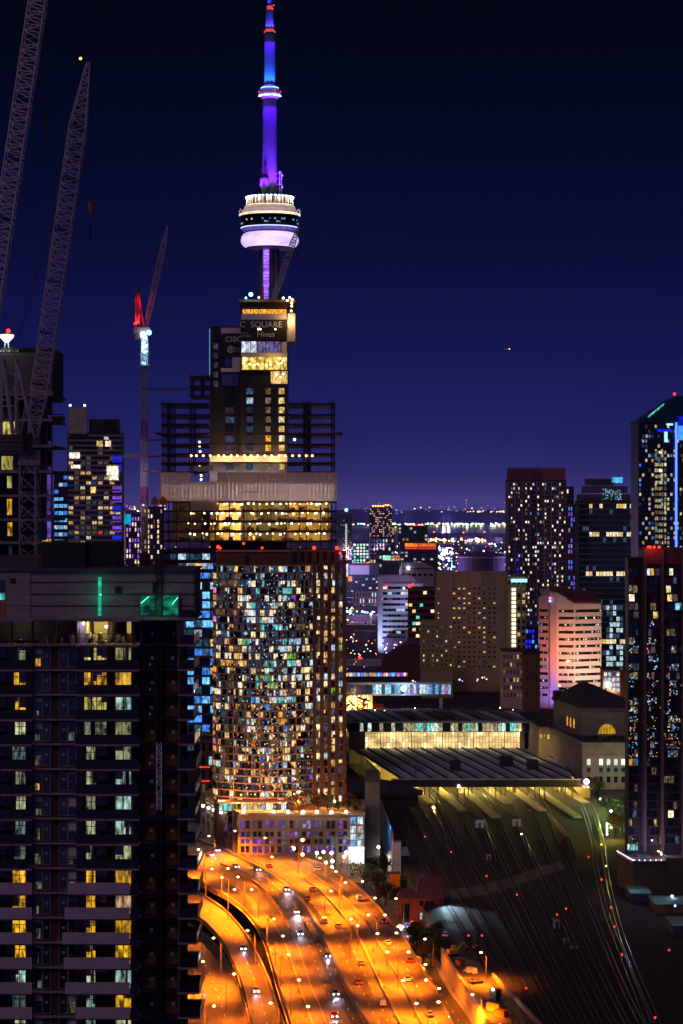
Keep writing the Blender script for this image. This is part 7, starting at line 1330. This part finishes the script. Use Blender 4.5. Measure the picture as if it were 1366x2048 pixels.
bD = 838.0; bk = bD / F; bh = thing('brick_station_house', 'old red brick house with steep maroon roof and arched gateway by the tracks', 'house', ((843 - CX) * bk, bD, LOW)); ux = lambda x: (x - 843) * bk; uz = lambda y: CH - (y - HZ) * bk - LOW
MB().box(ux(833), ux(888), 0, 11, 0, uz(1797)).build('wall', 'brick_red', bh); gable(bh, ux(833), ux(888), 0, 11, 0, uz(1797), uz(1757), 'roof_maroon', 'x'); MB().box(ux(842), ux(848), 5, 6.5, uz(1765), uz(1752)).build('chimney', 'brick_red', bh)
for i, x in enumerate((843, 854, 864)): ub('window', 'glass_dark', bh, (ux(x), -.05, uz(1807)), (1.2, .2, 1.9)); ub('window_frame', 'wood', bh, (ux(x), -.14, uz(1813)), (1.5, .3, .2))
ub('window', 'w_frostwhite', bh, (ux(843), -.06, uz(1832)), (1.1, .2, 2.2)); MB().box(ux(853), ux(880), -2.4, 0, 0, uz(1834)).build('porch', 'brick_red', bh); MB().box(ux(852), ux(882), -2.7, .1, uz(1834), uz(1830)).build('porch_roof', 'roof_dark', bh)
wz = uz(1797); MB().box(ux(797), ux(804), 1, 7, 0, wz).build('gate_wall', 'brick_red', bh); MB().box(ux(820), ux(832.8), 1, 7, 0, wz).build('gate_wall', 'brick_red', bh); MB().box(ux(804), ux(820), 1, 7, uz(1808), wz).build('gate_arch', 'brick_red', bh); MB().box(ux(804), ux(820), 5.5, 6.9, 0, uz(1808)).build('gate_back', 'sign_black', bh); gable(bh, ux(797), ux(833), 1, 7, 0, wz, wz + 2.8, 'roof_maroon', 'x')
spot(bh, (ux(889.5), -.6, 10.5), (ux(906), -12, 6), (.55, .85, 1.0), 22000, 80, 1.0); bulb('wall_lamp', 'lamp_amber', bh, (ux(890), 1, uz(1822)), .4); ub('lamp_bracket', 'steel_dark', bh, (ux(888.6), -.3, 10.8), (.8, .4, .3)); point(bh, (ux(835), -7, 5), (1, .25, .03), 500); point(bh, (ux(812), -8, 6), (1, .3, .03), 400)
wh = thing('small_white_house', 'small pale house with grey roof and lit gable among trees', 'house', ((800 - CX) * .2, 955, LOW)); MB().box(-4, 4, 0, 8, 0, 5.2).build('wall', 'stone', wh); gable(wh, -4, 4, 0, 8, 0, 5.2, 9.0, 'roof_slate', 'x'); MB().box(-4.8, -3.2, -1.5, 3, 0, 6.5).build('gable_wing', 'white_paint', wh); gable(wh, -5, -3, -1.8, 3.5, 0, 6.5, 8.2, 'white_paint', 'y', 'wing_roof'); ub('window', 'w_teal', wh, (1.2, -.1, 3.2), (1.6, .2, 1.3)); bulb('wall_lamp', 'lamp_pale', wh, (.6, -.5, 3.9), .5); point(wh, (0, -3, 4), (.5, 1, .85), 700); point(wh, (-6, -5, 5), (1, .8, .5), 900)
og = thing('orange_kiosk', 'plain orange box kiosk below the small pale house', 'kiosk', ((789 - CX) * .192, 915, LOW)); MB().box(-2.2, 2.2, 0, 4, 0, 5).build('wall', 'orange_paint', og); MB().box(-2.4, 2.4, -.2, 4.2, 5, 5.3).build('roof', 'roof_dark', og); point(og, (0, -4, 3.5), (1, .3, .03), 200)
for i, (x, y, c) in enumerate([(800, 1868, 'white'), (813, 1866, 'blue-lit'), (826, 1862, 'brightly lit')]):
    p = G(x, y, LOW); t = thing('canopy_tent', f'{c} canopy tent with lamps at the foot of the brick house', 'tent', p, 0, 'tents by the brick house'); 
    for sx in (-1.3, 1.3):
        for sy in (-1.3, 1.3): ub('tent_pole', 'steel_pale', t, (sx, sy, 1.2), (.08, .08, 2.4))
    MB().add([(-1.5, -1.5, 2.4), (1.5, -1.5, 2.4), (1.5, 1.5, 2.4), (-1.5, 1.5, 2.4), (0, 0, 3.6)], [(0, 1, 4), (1, 2, 4), (2, 3, 4), (3, 0, 4), (3, 2, 1, 0)]).build('tent_roof', 'canvas_white' if i != 1 else 'container_blue', t); bulb('tent_lamp', ['lamp_white', 'lamp_icy', 'lamp_white'][i], t, (.4, -1.6, 2.1), .42); point(t, (.5, -2.6, 2.4), (.8, .9, 1), 350); point(t, (.2, -.2, 4.8), (.8, .9, 1), 300)
wf = thing('works_fence', 'short row of yellow-lit site hoardings beside the highway edge', 'fence', G(838, 1925, LOW))
for i in range(5): ub('hoarding_board', 'container_yellow' if i % 2 else 'orange_paint', wf, (-3 + i * 1.9, i * -1.6, 1.2), (1.8, .1, 2.2), -.7)
bulb('work_lamp', 'lamp_amber', wf, (-2, -1, 2.8), .4); point(wf, (-1, -2.5, 3), (1, .6, .05), 900)
# ================================================================ yard equipment
ex_ = thing('excavator', 'yellow excavator parked at the top of the equipment yard', 'excavator', G(905, 1912), .4)
for s in (-1, 1): MB().box(-1.7, 1.7, s * 1.1 - .3, s * 1.1 + .3, 0, .8).build('track', 'rubber', ex_)
MB().box(-1.6, 1.4, -1.2, 1.2, .9, 2.1).build('body', 'container_yellow', ex_); MB().box(.1, 1.4, .1, 1.15, 2.1, 3.2).build('cab', 'container_yellow', ex_); MB().box(.2, 1.45, .2, 1.05, 2.4, 3.0).build('cab_glass', 'glass_dark', ex_); g = MB(); g.bar((1.3, -.4, 1.8), (3.6, -.4, 4.4), .5); g.bar((3.6, -.4, 4.4), (4.9, -.4, 2.2), .38); g.build('boom', 'container_yellow', ex_); MB().box(4.5, 5.4, -.9, .1, 1.3, 2.3).build('bucket', 'steel_dark', ex_)
lf = thing('work_lift', 'small orange boom lift parked at the yard edge', 'lift', G(951, 1898), .9); MB().box(-1, 1, -.7, .7, .4, 1.1).build('chassis', 'orange_paint', lf); g = MB(); g.bar((0, 0, 1.1), (-1.6, 0, 2.8), .25); g.bar((-1.6, 0, 2.8), (.6, 0, 4.2), .2); g.build('boom', 'orange_paint', lf); MB().box(.4, 1.3, -.4, .4, 4.0, 4.9).build('basket', 'steel_dark', lf)
for x in (-.7, .7):
    for y in (-.7, .7): g = MB(); g.lathe([(.35, -.12), (.35, .12)], 10); o = g.build('wheel', 'rubber', lf, (x, y, .35)); o.rotation_euler = (math.radians(90), 0, 0)
vehicle(G(941, 1947, .03), Vector((-.6, .8, 0)).normalized(), 'car_white', 'white van parked in the orange-lit equipment yard', 'off', True); vehicle(G(953, 1967, .03), Vector((.9, .3, 0)).normalized(), 'car_dark', 'dark car parked in the orange-lit equipment yard', 'off'); vehicle(G(893, 1873, .03), Vector((.3, .95, 0)).normalized(), 'car_silver', 'silver car parked above the retaining wall by trees', 'off')
for i, (x, y, m, lab, w, h) in enumerate([(975, 2013, 'container_blue', 'small blue container in the equipment yard', 2.2, 2.2), (990, 2022, 'container_yellow', 'yellow site container near the yard lamp', 4.5, 2.4), (1003, 2033, 'orange_paint', 'heaped orange skip beside the yellow container', 3.6, 1.8), (990, 2002, 'sign_black', 'dark generator box with a white lamp', 2.4, 3.2), (920, 1930, 'orange_paint', 'orange drill rig lying by the retaining wall coping', 2.2, 1.6)]):
    t = thing('site_container', lab, 'container', G(x, y), -.75); MB().box(-w / 2, w / 2, -1.1, 1.1, .1, h).build('box', m, t); 
    for k2_ in range(5): ub('rib', m, t, (-w / 2 + (k2_ + .5) * w / 5, -1.13, h / 2), (.1, .08, h * .9))
    MB().box(-w / 2 - .05, w / 2 + .05, -1.15, 1.15, h, h + .1).build('lid', 'roof_dark' if i != 2 else 'brick_red', t)
    if i == 3: bulb('lamp_head', 'lamp_white', t, (.3, -1.3, h + .3), .4); point(t, (.3, -2.2, h + .6), (1, .7, .4), 900)
# relay huts among the tracks
for i, (x, y) in enumerate([(959, 1655), (1033, 1652), (1127, 1688), (1113, 1856), (977, 1720), (1132, 1885), (1148, 1896)]):
    t = thing('relay_hut', ['pale relay hut below the platform ends', 'second pale relay hut, with a white lamp beside it', 'reddish relay hut near the curved tracks', 'tall narrow relay cabinet low in the yard', 'small dim relay cabinet mid yard', 'low pale cabinet beside the last straight tracks', 'flat pale box beside the low cabinet'][i], 'hut', G(x, y), .1, 'relay huts among the tracks'); w, h = ((3.6, 3.4), (3.6, 3.2), (2.8, 3.0), (1.8, 3.2), (1.6, 2.4), (1.5, 1.6), (2.4, .9))[i]
    cb_ = MB().box(-w / 2, w / 2, -1, 1, 0, h).build('cabinet', 'white_paint' if i < 2 else 'brick_brown' if i == 2 else 'concrete_pale', t); MB().box(-w / 2 - .15, w / 2 + .15, -1.15, 1.15, h, h + .2).build('roof', 'roof_dark', t); MB().box(-.4, .4, -1.06, -1.01, .1, h * .7).build('door', 'steel_dark', cb_)
# signals
sg = [(1203, 1689, 'amber'), (1177, 1714, 'red'), (1212, 1732, 'yellow'), (1203, 1759, 'red'), (973, 1752, 'red'), (1034, 1789, 'red'), (1132, 1817, 'red'), (1114, 1829, 'red'), (1222, 1814, 'red'), (1229, 1853, 'red'), (1244, 1909, 'red'), (1052, 1976, 'red'), (964, 1871, 'red'), (937, 1871, 'red'), (1310, 2035, 'red'), (1338, 1900, 'red'), (1043, 1668, 'white'), (1077, 1614, 'red'), (850, 1673, 'red'), (902, 1704, 'red')]
sg.sort(key=lambda s: s[1]); cnt = {}
for x, y, c in sg:
    cnt[c] = cnt.get(c, 0) + 1; D = ground_D(y, 3.4); t = thing('rail_signal', f'small {c} rail signal light, {ORD[cnt[c] - 1]} of its colour from the top of the yard' if c == 'red' else f'small {c} rail signal light among the red ones', 'signal', (G(x, y, 3.4).x, D, 0), 0, 'rail signals in the yard')
    ub('post', 'steel_dark', t, (0, .2, 1.6), (.14, .14, 3.2)); sh_ = MB().box(-.28, .28, -.05, .3, 2.8, 4.0).build('signal_head', 'sign_black', t); bulb('lens', {'red': 'lamp_red', 'amber': 'lamp_amber', 'yellow': 'lamp_yellow', 'white': 'lamp_white'}[c], sh_, (0, -.15, 3.4), .3)
# ================================================================ street trees
trees = [(705, 1762, 9, 4.6, 'leaf_green'), (728, 1778, 10, 5, 'leaf_green'), (752, 1790, 9, 4.6, 'leaf_brown'), (771, 1812, 8, 4.2, 'leaf_brown'), (745, 1756, 8, 4, 'leaf_green'), (846, 1938, 9, 4.5, 'leaf_brown'), (866, 1925, 8, 4, 'leaf_green'), (838, 1905, 8, 4, 'leaf_green'), (872, 1890, 7, 3.6, 'leaf_green'), (905, 1880, 6, 3, 'leaf_brown'), (828, 1880, 6, 3, 'leaf_brown'), (640, 1735, 8, 3.6, 'leaf_green'), (662, 1742, 8, 3.8, 'leaf_brown'), (684, 1735, 7, 3.2, 'leaf_green'), (618, 1722, 7, 3.4, 'leaf_green'), (590, 1708, 7, 3.2, 'leaf_green'), (540, 1693, 6, 3, 'leaf_green'), (812, 1780, 6, 3, 'leaf_green'), (770, 1750, 7, 3.4, 'leaf_green'), (800, 1812, 6, 3, 'leaf_brown'), (726, 1730, 6, 3, 'leaf_green')]
for i, (x, y, h, w, m) in enumerate(sorted(trees, key=lambda s: s[1])):
    p = G(x, y, LOW); leafy_tree('street_tree', f'{"rust-lit" if m == "leaf_brown" else "dark green"} street tree beside the highway, {ORD[i]} from the top of the row' if i < 24 else '', p, h * 1.05, w * 1.2, m, n=1500, seed=100 + i, group='street trees beside the highway', leaf=.5)
for i, (x, y, h, w, m) in enumerate([(1196, 1606, 12, 5.5, 'leaf_green'), (1212, 1632, 10, 5, 'leaf_green'), (1238, 1640, 11, 5.5, 'leaf_green'), (1228, 1672, 10, 5.5, 'leaf_brown'), (1244, 1668, 9, 4.5, 'leaf_brown'), (1188, 1590, 9, 4, 'leaf_brown')]):
    leafy_tree('park_tree', ['green lamplit tree by the curved platform end', 'glowing green tree over the bright path lamp', 'broad green tree next to the dark glass tower', 'yellowish tree low beside the podium wall', 'smaller yellowish tree against the podium', 'brown tree at the violet platform lamp'][i], G(x, y), h, w, m, n=700, seed=200 + i, group='trees by the station', leaf=.55)
for i, (x, y, c, w) in enumerate([(1200, 1598, (.5, 1, .15), 9000), (1222, 1622, (.6, 1, .35), 10000), (1222, 1655, (1, .8, .1), 8000), (1236, 1612, (1, 1, .7), 5000)]):
    p = G(x, y, 5); t = thing('path_lamp', ['greenish path lamp by the curved platform end', 'white path lamp under the glowing tree', 'yellow path lamp by the podium wall', 'pale path lamp near the station block'][i], 'lamp', (p.x, p.y, 0)); ub('pole', 'steel_dark', t, (0, 0, 2.5), (.15, .15, 5)); bulb('lamp_head', ['lamp_pale', 'lamp_white', 'lamp_yellow', 'lamp_pale'][i], t, (0, 0, 5), .5); point(t, (0, -2.5, 5.5), c, w)
vs_ = thing('light_column', 'short vertical row of teal lamps beside the yellowish tree', 'lamp', G(1214, 1672), 0); ub('post', 'steel_dark', vs_, (0, .3, 2.8), (.4, .3, 5.6))
for i in range(5): bulb('lamp_head', 'lamp_pale', vs_, (0, -.1, .8 + i * 1.1), .4)
for i, (x, y, h, w) in enumerate([(735, 1266, 16, 12), (755, 1262, 18, 13), (718, 1270, 14, 11)]): leafy_tree('distant_tree', ['distant floodlit tree by the teal lamps', 'larger distant floodlit tree beside the white banded block', 'small distant tree at the curved tower edge'][i], G(x, y + 8, LOW), h, w, 'leaf_green', n=260, seed=300 + i, group='trees by the teal lamps', leaf=2.2)
t = thing('added_flood_lamp', 'added teal-green flood lamp brightening the distant trees', 'lamp', G(742, 1280, LOW)); ub('pole', 'steel_dark', t, (0, 0, 14), (.6, .6, 28)); bulb('lamp_head', 'lamp_pale', t, (0, 0, 28.5), 1.2); point(t, (0, -8, 27), (.4, 1, .55), 60000.0)  # lamp and pole added to brighten the trees
# a plane's light
ap_ = thing('airliner', 'tiny lit airliner in the night sky', 'aircraft', P(1014, 698, 14000)); MB().lathe([(.3, -15), (1.9, -12), (2.0, 10), (.3, 17)], 10).build('fuselage', 'white_paint', ap_).rotation_euler = (0, math.radians(90), 0); MB().box(-3, 3, -16, 16, -.4, .2).build('wing', 'white_paint', ap_); MB().box(-15, -11, -.3, .3, 0, 5).build('tail_fin', 'white_paint', ap_); bulb('landing_light', 'lamp_warm', ap_, (14, -3, 0), 2.6); bulb('wing_light', 'lamp_red', ap_, (-2, -16, 0), 1.3)
# ---------------------------------------------------------------- night haze over the whole city
hm = bpy.data.materials.new('haze'); hm.use_nodes = True; hn = hm.node_tree.nodes; hn.clear()
ho = hn.new('ShaderNodeOutputMaterial'); hv = hn.new('ShaderNodeVolumePrincipled'); hv.inputs['Color'].default_value = (.36, .42, 1.0, 1); hv.inputs['Density'].default_value = 2.3e-5; hv.inputs['Anisotropy'].default_value = 0.0
hm.node_tree.links.new(hv.outputs[0], ho.inputs['Volume']); M['haze'] = hm
o = MB().box(-21000, 21000, -250, 21000, LOW - 1, 600).build('haze', 'haze'); tag(o, 'thin violet night haze lying over the whole city', 'haze', kind='stuff')
